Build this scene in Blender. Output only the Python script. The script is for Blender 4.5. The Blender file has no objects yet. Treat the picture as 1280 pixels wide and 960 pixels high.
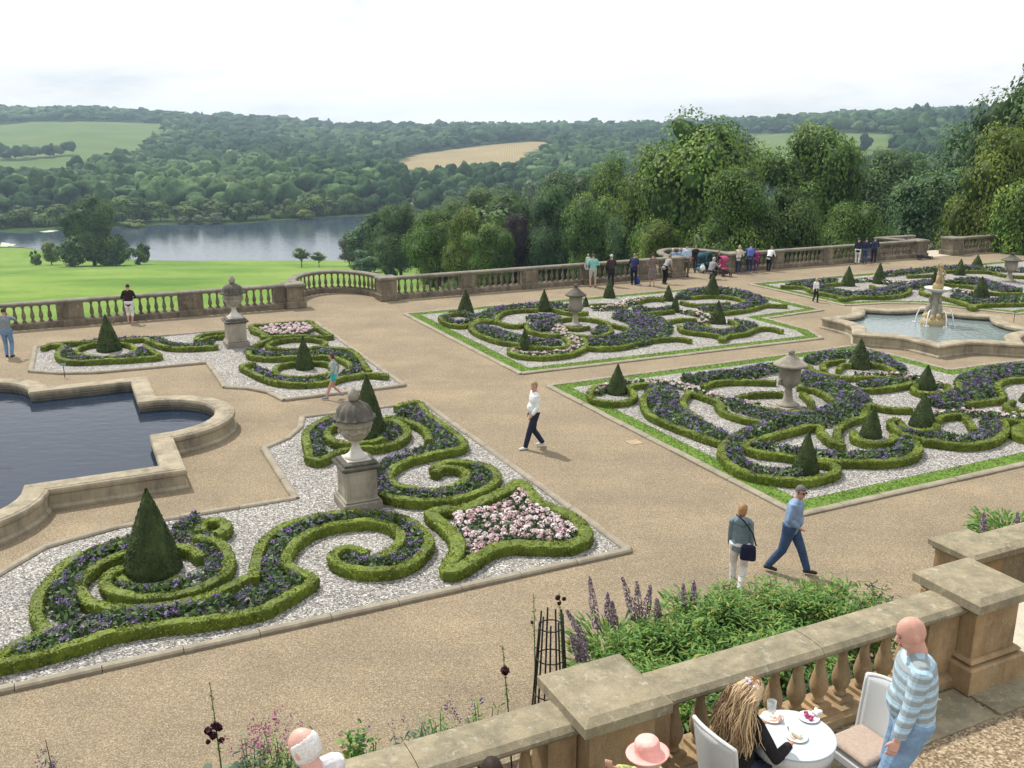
EXPOSURE = -0.04
HAZE = 0.00021
import bpy, bmesh, math, random
import numpy as np
from mathutils import Vector, Matrix
S = bpy.context.scene
COL = S.collection
rng = np.random.default_rng(7)
random.seed(7)
R = math.radians
# ------------------------------------------------------------------ camera
F, PITCH, H = 1170.0, R(15.3), 7.7
CP, SP = math.cos(PITCH), math.sin(PITCH)
def ray(px, py):
    a, b = (px - 640) / F, (py - 480) / F
    return np.array([a, CP - SP * b, -(CP * b + SP)])
def U(px, py, z=0.0):
    """ground point seen at a pixel of the photograph, on the level z"""
    w = ray(px, py); t = (H - z) / -w[2]
    return np.array([w[0] * t, w[1] * t])
def U3(px, py, z=0.0):
    p = U(px, py, z); return Vector((p[0], p[1], z))
def height_over(xy, py):
    """z of the point above xy that projects on image row py"""
    b = (py - 480) / F
    return H - xy[1] * (CP * b + SP) / (CP - SP * b)
def proj(x, y, z):
    d = y * CP - (z - H) * SP
    u = -(z - H) * CP - y * SP
    return 640 + F * x / d, 480 + F * u / d
cam = bpy.data.cameras.new('camera'); co = bpy.data.objects.new('camera', cam); COL.objects.link(co)
co.location = (0, 0, H); co.rotation_euler = (math.pi / 2 - PITCH, 0, 0)
cam.sensor_width = 36; cam.lens = 36 * F / 1280; cam.clip_end = 9000; cam.clip_start = 0.05
S.camera = co
YAW = math.atan2(0.434, 0.9)                    # the garden's axis
BV = np.array([math.cos(YAW), math.sin(YAW)]); AV = np.array([-BV[1], BV[0]])
# ------------------------------------------------------------------ materials
def new_mat(name):
    m = bpy.data.materials.new(name); m.use_nodes = True
    nt = m.node_tree; b = nt.nodes['Principled BSDF']
    return m, nt, b
def N(nt, t, **kw):
    n = nt.nodes.new(t)
    for k, v in kw.items():
        if k in n.inputs: n.inputs[k].default_value = v
        else: setattr(n, k, v)
    return n
def L(nt, a, b): nt.links.new(a, b)
def ramp(nt, fac, stops, interp='LINEAR'):
    r = nt.nodes.new('ShaderNodeValToRGB'); r.color_ramp.interpolation = interp
    e = r.color_ramp.elements
    while len(e) < len(stops): e.new(0.5)
    for i, (p, c) in enumerate(stops):
        e[i].position = p; e[i].color = (*c, 1) if len(c) == 3 else c
    L(nt, fac, r.inputs[0]); return r.outputs[0]
def noise(nt, scale, detail=4, rough=0.55, coord=None, dim='3D'):
    n = N(nt, 'ShaderNodeTexNoise', Scale=scale, Detail=detail, Roughness=rough)
    if coord is not None: L(nt, coord, n.inputs['Vector'])
    return n.outputs['Fac']
def geo_pos(nt): return N(nt, 'ShaderNodeNewGeometry').outputs['Position']
def obj_co(nt): return N(nt, 'ShaderNodeTexCoord').outputs['Object']
def mixc(nt, fac, a, b, mode='MIX'):
    m = N(nt, 'ShaderNodeMix', data_type='RGBA', blend_type=mode)
    for sock, v in ((m.inputs[0], fac), (m.inputs[6], a), (m.inputs[7], b)):
        if hasattr(v, 'is_output'): L(nt, v, sock)
        else: sock.default_value = v if not isinstance(v, tuple) or len(v) == 4 else (*v, 1)
    return m.outputs[2]
def bump(nt, b, fac, strength=0.4, dist=0.02):
    n = N(nt, 'ShaderNodeBump', Strength=strength, Distance=dist)
    L(nt, fac, n.inputs['Height']); L(nt, n.outputs[0], b.inputs['Normal']); return n
def plain(name, c, rough=0.7, spec=0.3, nscale=None, namp=0.25, metal=0.0, bumps=0.0):
    m, nt, b = new_mat(name)
    b.inputs['Roughness'].default_value = rough; b.inputs['Specular IOR Level'].default_value = spec
    b.inputs['Metallic'].default_value = metal
    if nscale:
        f = noise(nt, nscale, 5, 0.6, obj_co(nt))
        lo = tuple(x * (1 - namp) for x in c); hi = tuple(min(1, x * (1 + namp)) for x in c)
        L(nt, ramp(nt, f, [(0.3, lo), (0.7, hi)]), b.inputs['Base Color'])
        if bumps: bump(nt, b, f, bumps, 0.01)
    else: b.inputs['Base Color'].default_value = (*c, 1)
    return m
def leafy(name, stops, transl=0.25, rough=0.6, nscale=1.2, namp=0.35, spec=0.25):
    """foliage: a colour for every leaf from its own 'tint', gently varied through the plant"""
    m, nt, b = new_mat(name)
    at = N(nt, 'ShaderNodeAttribute', attribute_name='tint')
    col = ramp(nt, at.outputs['Fac'], stops)
    f = noise(nt, nscale, 3, 0.6, geo_pos(nt))
    g = ramp(nt, f, [(0.3, (1 - namp,) * 3), (0.7, (1 + namp,) * 3)])
    col = mixc(nt, 1.0, col, g, 'MULTIPLY')
    L(nt, col, b.inputs['Base Color']); b.inputs['Roughness'].default_value = rough
    b.inputs['Specular IOR Level'].default_value = spec
    if transl:
        t = N(nt, 'ShaderNodeBsdfTranslucent'); L(nt, col, t.inputs['Color'])
        x = N(nt, 'ShaderNodeMixShader', Fac=transl)
        L(nt, b.outputs[0], x.inputs[1]); L(nt, t.outputs[0], x.inputs[2])
        L(nt, x.outputs[0], nt.nodes['Material Output'].inputs['Surface'])
    return m
def gravel(name, stops, scale, big=((0.93, 0.93, 0.93), (1.06, 1.05, 1.03)), bstr=0.5, bigscale=0.5):
    m, nt, b = new_mat(name); p = geo_pos(nt)
    v = N(nt, 'ShaderNodeTexVoronoi', Scale=scale); L(nt, p, v.inputs['Vector'])
    sep = N(nt, 'ShaderNodeSeparateColor'); L(nt, v.outputs['Color'], sep.inputs[0])
    c = ramp(nt, sep.outputs[0], stops)
    n1 = noise(nt, bigscale, 6, 0.65, p)
    c = mixc(nt, 1.0, c, ramp(nt, n1, [(0.3, big[0]), (0.7, big[1])]), 'MULTIPLY')
    mpw = N(nt, 'ShaderNodeMapping'); L(nt, p, mpw.inputs[0]); mpw.inputs['Rotation'].default_value = (0, 0, -YAW); mpw.inputs['Scale'].default_value = (0.16, 1.1, 1)
    c = mixc(nt, 1.0, c, ramp(nt, noise(nt, 0.9, 5, 0.6, mpw.outputs[0]), [(0.35, (0.93, 0.93, 0.94)), (0.65, (1.06, 1.05, 1.03))]), 'MULTIPLY')
    n2 = noise(nt, scale * 0.35, 3, 0.6, p)
    c = mixc(nt, 1.0, c, ramp(nt, n2, [(0.35, (0.86,) * 3), (0.65, (1.1,) * 3)]), 'MULTIPLY')
    L(nt, c, b.inputs['Base Color']); b.inputs['Roughness'].default_value = 0.9
    b.inputs['Specular IOR Level'].default_value = 0.15
    bump(nt, b, v.outputs['Distance'], bstr, 0.6 / scale); return m
def stone(name, c1, c2, dirt, lichen=(0.34, 0.33, 0.22), amt=0.5, sc=1.0):
    """weathered sandstone: warm grain, dark weather stains with their own shape, pale lichen"""
    m, nt, b = new_mat(name); p = geo_pos(nt)
    c = ramp(nt, noise(nt, 2.3 * sc, 6, 0.65, p), [(0.3, c1), (0.7, c2)])
    mps = N(nt, 'ShaderNodeMapping'); L(nt, p, mps.inputs[0]); mps.inputs['Scale'].default_value = (1.5, 1.5, 0.4)
    st = ramp(nt, noise(nt, 1.3 * sc, 8, 0.74, mps.outputs[0]), [(0.48 - amt * 0.1, (0, 0, 0)), (0.72 - amt * 0.1, (amt,) * 3)])
    c = mixc(nt, st, c, dirt)
    li = ramp(nt, noise(nt, 5.5 * sc, 6, 0.68, p), [(0.56, (0, 0, 0)), (0.70, (0.7,) * 3)])
    c = mixc(nt, li, c, lichen)
    g = noise(nt, 70, 3, 0.7, p)
    c = mixc(nt, 1.0, c, ramp(nt, g, [(0.3, (0.84,) * 3), (0.7, (1.12,) * 3)]), 'MULTIPLY')
    L(nt, c, b.inputs['Base Color']); b.inputs['Roughness'].default_value = 0.85
    b.inputs['Specular IOR Level'].default_value = 0.2
    mx = N(nt, 'ShaderNodeMath', operation='ADD'); L(nt, g, mx.inputs[0]); L(nt, noise(nt, 14, 5, 0.6, p), mx.inputs[1])
    bump(nt, b, mx.outputs[0], 0.35, 0.012); return m
def watermat(name, c, wscale, strength, rough=0.03, dist=0.05, alpha=1.0, stretch=(1, 1, 1)):
    m, nt, b = new_mat(name)
    mp = N(nt, 'ShaderNodeMapping'); L(nt, geo_pos(nt), mp.inputs[0]); mp.inputs['Scale'].default_value = stretch
    mp.inputs['Rotation'].default_value = (0, 0, YAW)
    f = noise(nt, wscale, 3, 0.5, mp.outputs[0])
    b.inputs['Base Color'].default_value = (*c, 1); b.inputs['Roughness'].default_value = rough
    b.inputs['IOR'].default_value = 1.33; b.inputs['Specular IOR Level'].default_value = 0.5
    bump(nt, b, f, strength, dist); return m
M = {}
M['path'] = gravel('tan_gravel', [(0.0, (0.165, 0.130, 0.084)), (0.3, (0.228, 0.183, 0.122)), (0.75, (0.285, 0.232, 0.158)), (1.0, (0.41, 0.35, 0.26))], 72, big=((0.80, 0.81, 0.83), (1.12, 1.10, 1.07)), bstr=0.6)
M['cafe_gravel'] = gravel('brown_gravel', [(0.0, (0.13, 0.095, 0.06)), (0.5, (0.25, 0.19, 0.12)), (1.0, (0.46, 0.38, 0.27))], 45)
M['white_gravel'] = gravel('white_gravel', [(0.0, (0.08, 0.076, 0.07)), (0.35, (0.215, 0.205, 0.19)), (0.75, (0.36, 0.35, 0.33)), (1.0, (0.68, 0.67, 0.65))], 40, bstr=1.0)
M['soil'] = plain('soil', (0.07, 0.05, 0.035), 0.95, 0.1, 12, 0.4)
M['kerb'] = stone('kerb_stone', (0.25, 0.215, 0.16), (0.34, 0.305, 0.24), (0.13, 0.115, 0.09))
M['rim'] = stone('pool_stone', (0.31, 0.26, 0.18), (0.42, 0.37, 0.27), (0.10, 0.09, 0.075), amt=0.7)
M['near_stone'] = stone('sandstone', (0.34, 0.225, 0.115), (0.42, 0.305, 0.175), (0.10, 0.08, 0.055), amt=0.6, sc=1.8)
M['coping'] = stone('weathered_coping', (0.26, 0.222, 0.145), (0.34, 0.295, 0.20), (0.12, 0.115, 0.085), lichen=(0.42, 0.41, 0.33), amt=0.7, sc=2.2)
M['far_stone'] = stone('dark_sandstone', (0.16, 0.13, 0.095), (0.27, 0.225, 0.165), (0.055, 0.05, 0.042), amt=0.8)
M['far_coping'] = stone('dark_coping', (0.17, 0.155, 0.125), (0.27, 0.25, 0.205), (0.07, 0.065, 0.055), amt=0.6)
M['urn_stone'] = stone('urn_stone', (0.33, 0.29, 0.22), (0.46, 0.43, 0.36), (0.09, 0.08, 0.07), amt=0.65)
M['urn_white'] = stone('urn_foot_stone', (0.55, 0.53, 0.48), (0.66, 0.64, 0.60), (0.22, 0.2, 0.17), amt=0.3)
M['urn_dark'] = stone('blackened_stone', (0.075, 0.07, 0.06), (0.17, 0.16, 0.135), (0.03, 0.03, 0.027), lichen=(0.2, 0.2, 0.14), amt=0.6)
M['urn_grey'] = stone('grey_urn_stone', (0.25, 0.225, 0.18), (0.37, 0.34, 0.28), (0.10, 0.09, 0.075), amt=0.6)
M['pale_stone'] = stone('pale_stone', (0.42, 0.38, 0.30), (0.52, 0.48, 0.39), (0.26, 0.22, 0.16), amt=0.3)
M['fount'] = stone('fountain_stone', (0.36, 0.27, 0.13), (0.56, 0.46, 0.27), (0.16, 0.12, 0.07), amt=0.55)
M['hedge'] = leafy('box_leaves', [(0, (0.06, 0.092, 0.012)), (0.5, (0.145, 0.195, 0.024)), (1, (0.29, 0.33, 0.05))], 0.2, nscale=1.3, namp=0.38)
M['yew'] = leafy('yew_needles', [(0, (0.022, 0.04, 0.012)), (0.6, (0.056, 0.085, 0.024)), (1, (0.115, 0.14, 0.038))], 0.12, nscale=3, namp=0.35)
M['bed_leaf'] = leafy('bedding_leaves', [(0, (0.035, 0.065, 0.028)), (0.6, (0.075, 0.13, 0.05)), (1, (0.16, 0.24, 0.08))], 0.2)
M['purple'] = leafy('purple_petals', [(0, (0.07, 0.045, 0.125)), (0.6, (0.165, 0.105, 0.29)), (1, (0.32, 0.20, 0.54))], 0.2)
M['pink'] = leafy('pink_petals', [(0, (0.66, 0.40, 0.45)), (0.4, (0.82, 0.63, 0.66)), (1, (0.90, 0.82, 0.82))], 0.25, namp=0.1)
M['grass'] = leafy('turf_blades', [(0, (0.09, 0.15, 0.03)), (0.5, (0.15, 0.235, 0.05)), (1, (0.23, 0.31, 0.09))], 0.25, nscale=0.8, namp=0.25)
def turf(name, c1, c2):
    m, nt, b = new_mat(name); p = geo_pos(nt)
    c = ramp(nt, noise(nt, 1.3, 8, 0.7, p), [(0.3, c1), (0.7, c2)])
    c = mixc(nt, 1.0, c, ramp(nt, noise(nt, 45, 3, 0.7, p), [(0.3, (0.7,) * 3), (0.7, (1.25,) * 3)]), 'MULTIPLY')
    L(nt, c, b.inputs['Base Color']); b.inputs['Roughness'].default_value = 0.95; b.inputs['Specular IOR Level'].default_value = 0.1
    return m
M['turf'] = turf('turf', (0.10, 0.19, 0.03), (0.17, 0.275, 0.05))
M['lake'] = watermat('lake_water', (0.045, 0.065, 0.095), 0.6, 0.22, 0.05, 0.3, stretch=(1, 1, 1))
M['pool'] = watermat('pool_water', (0.016, 0.027, 0.048), 2.0, 0.32, 0.03, 0.03, stretch=(1, 2.0, 1))
M['fpool'] = watermat('fountain_water', (0.15, 0.195, 0.195), 5, 0.5, 0.05, 0.04)
M['splash'] = plain('water_spray', (0.85, 0.88, 0.9), 0.15, 0.5)
M['iron'] = plain('black_iron', (0.012, 0.012, 0.013), 0.45, 0.4)
M['bronze'] = plain('dark_bronze', (0.02, 0.024, 0.026), 0.4, 0.5, 6, 0.4)
M['green_label'] = plain('green_plate', (0.02, 0.10, 0.06), 0.5)
# ------------------------------------------------------------------ object helpers
def tag(o, label=None, cat=None, group=None, kind=None):
    for k, v in (('label', label), ('category', cat), ('group', group), ('kind', kind)):
        if v: o[k] = v
    return o
def empty(name, loc=(0, 0, 0), rz=0.0, label=None, cat=None, group=None):
    o = bpy.data.objects.new(name, None); COL.objects.link(o); o.empty_display_size = 0.2
    o.location = loc; o.rotation_euler = (0, 0, rz); return tag(o, label, cat, group)
def link(name, me, parent=None, loc=None, rz=None):
    o = bpy.data.objects.new(name, me); COL.objects.link(o)
    if parent: o.parent = parent
    if loc is not None: o.location = loc
    if rz is not None: o.rotation_euler = (0, 0, rz)
    return o
def copy_tree(o, parent=None):
    c = o.copy(); COL.objects.link(c); c.parent = parent
    for ch in list(o.children): copy_tree(ch, c)
    return c
class MB:
    """collects vertices, faces, material indices and tints; build() makes ONE mesh object"""
    def __init__(s): s.v = []; s.f = []; s.mi = []; s.t = []; s.n = 0; s.sm = []
    def add(s, v, f, mi=0, tint=None, smooth=False):
        v = np.asarray(v, float).reshape(-1, 3)
        s.v.append(v); k = s.n
        for q in f: s.f.append([i + k for i in q])
        s.mi += [mi] * len(f); s.sm += [smooth] * len(f)
        s.t += list(tint) if tint is not None else [0.5] * len(f)
        s.n += len(v)
    def quads(s, v, mi=0, tint=None, per=4):
        """v: (n,per,3) loose faces"""
        n = len(v)
        if not n: return
        f = (np.arange(n * per).reshape(n, per)).tolist()
        s.add(v.reshape(-1, 3), f, mi, tint if tint is not None else rng.random(n))
    def mesh(s, name, mats):
        me = bpy.data.meshes.new(name)
        V = np.concatenate(s.v) if s.v else np.zeros((0, 3))
        ls = np.fromiter((len(f) for f in s.f), int, len(s.f)); st = np.concatenate([[0], np.cumsum(ls)[:-1]]) if len(ls) else ls
        li = np.fromiter((i for f in s.f for i in f), int, int(ls.sum()))
        me.vertices.add(len(V)); me.vertices.foreach_set('co', V.ravel())
        me.loops.add(len(li)); me.loops.foreach_set('vertex_index', li)
        me.polygons.add(len(ls)); me.polygons.foreach_set('loop_start', st)
        for m in (mats if isinstance(mats, (list, tuple)) else [mats]): me.materials.append(m)
        me.polygons.foreach_set('material_index', s.mi)
        me.update(calc_edges=True)
        me.polygons.foreach_set('use_smooth', s.sm)
        a = me.attributes.new('tint', 'FLOAT', 'FACE'); a.data.foreach_set('value', np.asarray(s.t, float))
        me.validate(); return me
    def build(s, name, mats, parent=None, loc=None, rz=None):
        return link(name, s.mesh(name, mats), parent, loc, rz)
    # shapes
    def box(s, c, size, rz=0.0, bevel=0.0, mi=0, taper=1.0, M4=None):
        x, y, z = [k / 2 for k in size]; e = min(bevel, x * .9, y * .9, z * .9)
        if e <= 0:
            v = [(-x, -y, -z), (x, -y, -z), (x, y, -z), (-x, y, -z), (-x * taper, -y * taper, z), (x * taper, -y * taper, z), (x * taper, y * taper, z), (-x * taper, y * taper, z)]
            f = [(3, 2, 1, 0), (4, 5, 6, 7), (0, 1, 5, 4), (1, 2, 6, 5), (2, 3, 7, 6), (3, 0, 4, 7)]
        else:
            v = []; f = []
            rings = [(-z, e), (-z + e, 0), (z - e, 0), (z, e)]
            for zz, i in rings:
                k = taper if zz > 0 else 1
                v += [((-x + i + (e if False else 0)) * k, (-y + i) * k, zz), ((x - i) * k, (-y + i) * k, zz), ((x - i) * k, (y - i) * k, zz), ((-x + i) * k, (y - i) * k, zz)]
            for r in range(3):
                for j in range(4):
                    f.append((r * 4 + j, r * 4 + (j + 1) % 4, r * 4 + 4 + (j + 1) % 4, r * 4 + 4 + j))
            f += [(3, 2, 1, 0), (12, 13, 14, 15)]
        v = np.array(v, float); cs, sn = math.cos(rz), math.sin(rz)
        v = np.stack([v[:, 0] * cs - v[:, 1] * sn, v[:, 0] * sn + v[:, 1] * cs, v[:, 2]], 1)
        if M4 is not None: v = np.array([(M4 @ Vector(p))[:] for p in v])
        s.add(v + np.array(c), f, mi)
    def lathe(s, prof, seg=16, c=(0, 0, 0), mi=0, smooth=True, flute=0.0, nf=0):
        v = []; f = []
        for r, z in prof:
            for k in range(seg):
                a = 2 * math.pi * k / seg
                rr = r * (1 + flute * math.cos(nf * a)) if nf else r
                v.append((c[0] + rr * math.cos(a), c[1] + rr * math.sin(a), c[2] + z))
        for i in range(len(prof) - 1):
            for k in range(seg):
                f.append((i * seg + k, i * seg + (k + 1) % seg, (i + 1) * seg + (k + 1) % seg, (i + 1) * seg + k))
        f.append(tuple(range(seg))[::-1]); n = (len(prof) - 1) * seg; f.append(tuple(range(n, n + seg)))
        s.add(v, f, mi, smooth=smooth)
    def tube(s, pts, rad, seg=8, mi=0, smooth=True, squash=1.0, axis=None):
        """swept round (or oval) tube with closed, rounded ends"""
        P = np.array(pts, float); n = len(P)
        rad = np.array(rad if hasattr(rad, '__len__') else [rad] * n, float)
        T = np.gradient(P, axis=0); T /= np.linalg.norm(T, axis=1)[:, None] + 1e-9
        ref = np.array(axis if axis is not None else ((0, 0, 1) if abs(T[0][2]) < 0.8 else (1, 0, 0)), float)
        rings = []
        for i in range(n):
            t = T[i]; u = ref - t * (ref @ t); u /= np.linalg.norm(u) + 1e-9; w = np.cross(t, u); ref = u if axis is None else ref
            a = np.arange(seg) * 2 * math.pi / seg
            rings.append(P[i] + rad[i] * (np.outer(np.cos(a), w) + squash * np.outer(np.sin(a), u)))
        c0 = P[0] - T[0] * rad[0] * 0.5; c1 = P[-1] + T[-1] * rad[-1] * 0.5
        V = np.concatenate(rings + [c0[None], c1[None]])
        f = []
        for i in range(n - 1):
            for k in range(seg):
                f.append((i * seg + k, i * seg + (k + 1) % seg, (i + 1) * seg + (k + 1) % seg, (i + 1) * seg + k))
        for k in range(seg):
            f.append((n * seg, (k + 1) % seg, k)); f.append((n * seg + 1, (n - 1) * seg + k, (n - 1) * seg + (k + 1) % seg))
        s.add(V, f, mi, smooth=smooth)
    def ball(s, c, r, seg=12, rings=8, mi=0, rot=None):
        r = r if hasattr(r, '__len__') else (r, r, r)
        v = [(0, 0, -1)]; f = []
        for i in range(1, rings):
            b = -math.pi / 2 + math.pi * i / rings
            for k in range(seg):
                a = 2 * math.pi * k / seg; v.append((math.cos(b) * math.cos(a), math.cos(b) * math.sin(a), math.sin(b)))
        v.append((0, 0, 1)); e = len(v) - 1
        for k in range(seg): f.append((0, 1 + (k + 1) % seg, 1 + k)); f.append((e, 1 + (rings - 2) * seg + k, 1 + (rings - 2) * seg + (k + 1) % seg))
        for i in range(rings - 2):
            for k in range(seg):
                f.append((1 + i * seg + k, 1 + i * seg + (k + 1) % seg, 1 + (i + 1) * seg + (k + 1) % seg, 1 + (i + 1) * seg + k))
        v = np.array(v) * np.array(r)
        if rot is not None: v = np.array([(rot @ Vector(p))[:] for p in v])
        s.add(v + np.array(c), f, mi, smooth=True)
    def sweep(s, path, prof, closed=False, mi=0, z=0.0, smooth=False, caps=True, wob=0.0):
        """profile (u right of travel, v up) along a level path, mitred"""
        P = np.array(path, float)[:, :2]; n = len(P); V = []
        for i in range(n):
            a = P[i] - P[i - 1] if (i > 0 or closed) else P[1] - P[0]
            b = P[(i + 1) % n] - P[i] if (i < n - 1 or closed) else P[-1] - P[-2]
            a = a / (np.linalg.norm(a) + 1e-9); b = b / (np.linalg.norm(b) + 1e-9)
            na = np.array([a[1], -a[0]]); nb = np.array([b[1], -b[0]]); m = na + nb
            m = m / max(np.linalg.norm(m), 1e-6); k = 1 / max(0.35, m @ na)
            zz = z if not hasattr(z, '__len__') else z[i]
            for (u, w) in prof:
                V.append((P[i][0] + m[0] * u * k, P[i][1] + m[1] * u * k, zz + w + (rng.normal() * wob if wob else 0)))
        k = len(prof); f = []
        for i in range(n if closed else n - 1):
            j = (i + 1) % n
            for q in range(k):
                f.append((i * k + q, i * k + (q + 1) % k, j * k + (q + 1) % k, j * k + q))
        if caps and not closed:
            f.append(tuple(range(k))[::-1]); f.append(tuple(range((n - 1) * k, n * k)))
        s.add(V, f, mi, smooth=smooth)
def leaf_quads(c, nrm, size, aspect=1.6, jit=0.5, bend=0.0):
    """one small diamond-ish leaf for every centre, facing roughly along nrm"""
    n = len(c); size = np.broadcast_to(np.asarray(size, float), (n,))
    nn = nrm + rng.normal(size=(n, 3)) * jit; nn /= np.linalg.norm(nn, axis=1)[:, None] + 1e-9
    r = rng.normal(size=(n, 3)); u = np.cross(nn, r); u /= np.linalg.norm(u, axis=1)[:, None] + 1e-9
    w = np.cross(nn, u); a = (size * aspect / 2)[:, None] * u; b = (size / 2)[:, None] * w
    return np.stack([c - a, c + b * 1.0 - a * 0.1, c + a, c - b * 1.0 - a * 0.1], 1)
def smooth_path(pts, step, closed=False):
    P = np.array(pts, float); n = len(P); out = []
    if n == 2: Q = P
    else:
        Q = []
        for i in range(n if closed else n - 1):
            p0 = P[(i - 1) % n] if (closed or i > 0) else 2 * P[0] - P[1]
            p1, p2 = P[i], P[(i + 1) % n]
            p3 = P[(i + 2) % n] if (closed or i < n - 2) else 2 * P[-1] - P[-2]
            for t in np.linspace(0, 1, 12, endpoint=False):
                Q.append(0.5 * ((2 * p1) + (-p0 + p2) * t + (2 * p0 - 5 * p1 + 4 * p2 - p3) * t * t + (-p0 + 3 * p1 - 3 * p2 + p3) * t ** 3))
        Q.append(P[0] if closed else P[-1]); Q = np.array(Q)
    d = np.concatenate([[0], np.cumsum(np.linalg.norm(np.diff(Q, axis=0), axis=1))])
    k = max(2, int(d[-1] / step) + 1); t = np.linspace(0, d[-1], k)
    o = np.stack([np.interp(t, d, Q[:, j]) for j in range(Q.shape[1])], 1)
    return o[:-1] if closed else o
def offset_poly(P, d):
    """inset a closed polygon by d to its inner side"""
    P = np.array(P, float); n = len(P)
    area = 0.5 * sum(P[i][0] * P[(i + 1) % n][1] - P[(i + 1) % n][0] * P[i][1] for i in range(n))
    sg = 1 if area > 0 else -1; out = []
    for i in range(n):
        a = P[i] - P[i - 1]; b = P[(i + 1) % n] - P[i]; a /= np.linalg.norm(a); b /= np.linalg.norm(b)
        na = np.array([-a[1], a[0]]) * sg; nb = np.array([-b[1], b[0]]) * sg; m = na + nb
        m = m / max(np.linalg.norm(m), 1e-6); out.append(P[i] + m * d / max(0.4, m @ na))
    return np.array(out)
def in_poly(x, y, P):
    x = np.asarray(x, float); y = np.asarray(y, float); r = np.zeros(x.shape, bool); n = len(P)
    for i in range(n):
        x1, y1 = P[i]; x2, y2 = P[(i + 1) % n]
        c = ((y1 > y) != (y2 > y)) & (x < (x2 - x1) * (y - y1) / ((y2 - y1) if y2 != y1 else 1e-9) + x1); r ^= c
    return r
def sheet(name, P, z, mat, kind='structure', hole=None):
    bm = bmesh.new()
    def loop(Q):
        vs = [bm.verts.new((p[0], p[1], z)) for p in Q]
        return [bm.edges.new((vs[i], vs[(i + 1) % len(vs)])) for i in range(len(vs))]
    P = [p for i, p in enumerate(P) if math.hypot(p[0] - P[i - 1][0], p[1] - P[i - 1][1]) > .01]
    if not hole:
        bm.faces.new([bm.verts.new((p[0], p[1], z)) for p in P]); bm.normal_update(); bmesh.ops.triangulate(bm, faces=bm.faces[:], ngon_method='EAR_CLIP'); es = []
    else: es = loop(P)
    for h in (hole or []): es += loop(h)
    if es: bmesh.ops.triangle_fill(bm, use_beauty=True, use_dissolve=False, edges=es)
    for f in bm.faces:
        if f.normal.z < 0: f.normal_flip()
    me = bpy.data.meshes.new(name); bm.to_mesh(me); bm.free(); me.materials.append(mat)
    o = link(name, me); tag(o, kind=kind); return o
def PX(pts, z=0.0): return np.array([U(a, b, z) for a, b in pts])
def scatter_poly(P, n):
    P = np.array(P); lo, hi = P.min(0), P.max(0); out = []
    k = 0
    while k < n:
        q = lo + rng.random((max(64, n * 3), 2)) * (hi - lo); q = q[in_poly(q[:, 0], q[:, 1], P)]
        out.append(q); k += len(q)
    return np.concatenate(out)[:n]
# ------------------------------------------------------------------ light and sky
SUN = Vector((-0.84, 0.93, 1.75)).normalized()            # towards the sun
sl = bpy.data.lights.new('sun', 'SUN'); sl.energy = 4.7; sl.angle = R(1.2); sl.color = (1.0, 0.95, 0.87)
so = bpy.data.objects.new('sun', sl); COL.objects.link(so); so.location = (-60, 60, 120)
so.rotation_euler = SUN.to_track_quat('Z', 'Y').to_euler()
W = bpy.data.worlds.new('World'); S.world = W; W.use_nodes = True
wn = W.node_tree; bg = wn.nodes['Background']; bg.inputs[1].default_value = 0.1
sky = N(wn, 'ShaderNodeTexSky', sky_type='NISHITA', sun_disc=False)
sky.sun_elevation = math.asin(SUN.z); sky.sun_rotation = math.atan2(SUN.x, SUN.y)
sky.air_density = 1.0; sky.dust_density = 1.5
tc = N(wn, 'ShaderNodeTexCoord')
mp = N(wn, 'ShaderNodeMapping'); mp.inputs['Scale'].default_value = (1.0, 1.0, 3.6); L(wn, tc.outputs['Generated'], mp.inputs[0])
cl = noise(wn, 1.9, 7, 0.6, mp.outputs[0])
cover = ramp(wn, cl, [(0.30, (0.72,) * 3), (0.56, (1,) * 3)])
mp2 = N(wn, 'ShaderNodeMapping'); mp2.inputs['Scale'].default_value = (1.0, 1.0, 5.0); mp2.inputs['Location'].default_value = (3.1, 1.7, 0.4); L(wn, tc.outputs['Generated'], mp2.inputs[0])
sh = noise(wn, 2.6, 8, 0.62, mp2.outputs[0])
ccol = ramp(wn, sh, [(0.33, (8.9, 9.5, 10.1)), (0.40, (10.6, 10.8, 10.9)), (0.52, (12.4, 12.4, 12.4))])
L(wn, mixc(wn, cover, sky.outputs[0], ccol), bg.inputs[0])
S.view_settings.view_transform = 'Standard'; S.view_settings.look = 'None'; S.view_settings.gamma = 1
S.view_settings.exposure = EXPOSURE; S.view_settings.use_curve_mapping = False
S.render.film_transparent = False
S.cycles.max_bounces = 6; S.cycles.diffuse_bounces = 2; S.cycles.glossy_bounces = 2; S.cycles.transmission_bounces = 4; S.cycles.transparent_max_bounces = 4
S.cycles.volume_bounces = 0; S.cycles.caustics_reflective = False; S.cycles.caustics_refractive = False
S.cycles.sample_clamp_indirect = 4
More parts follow.
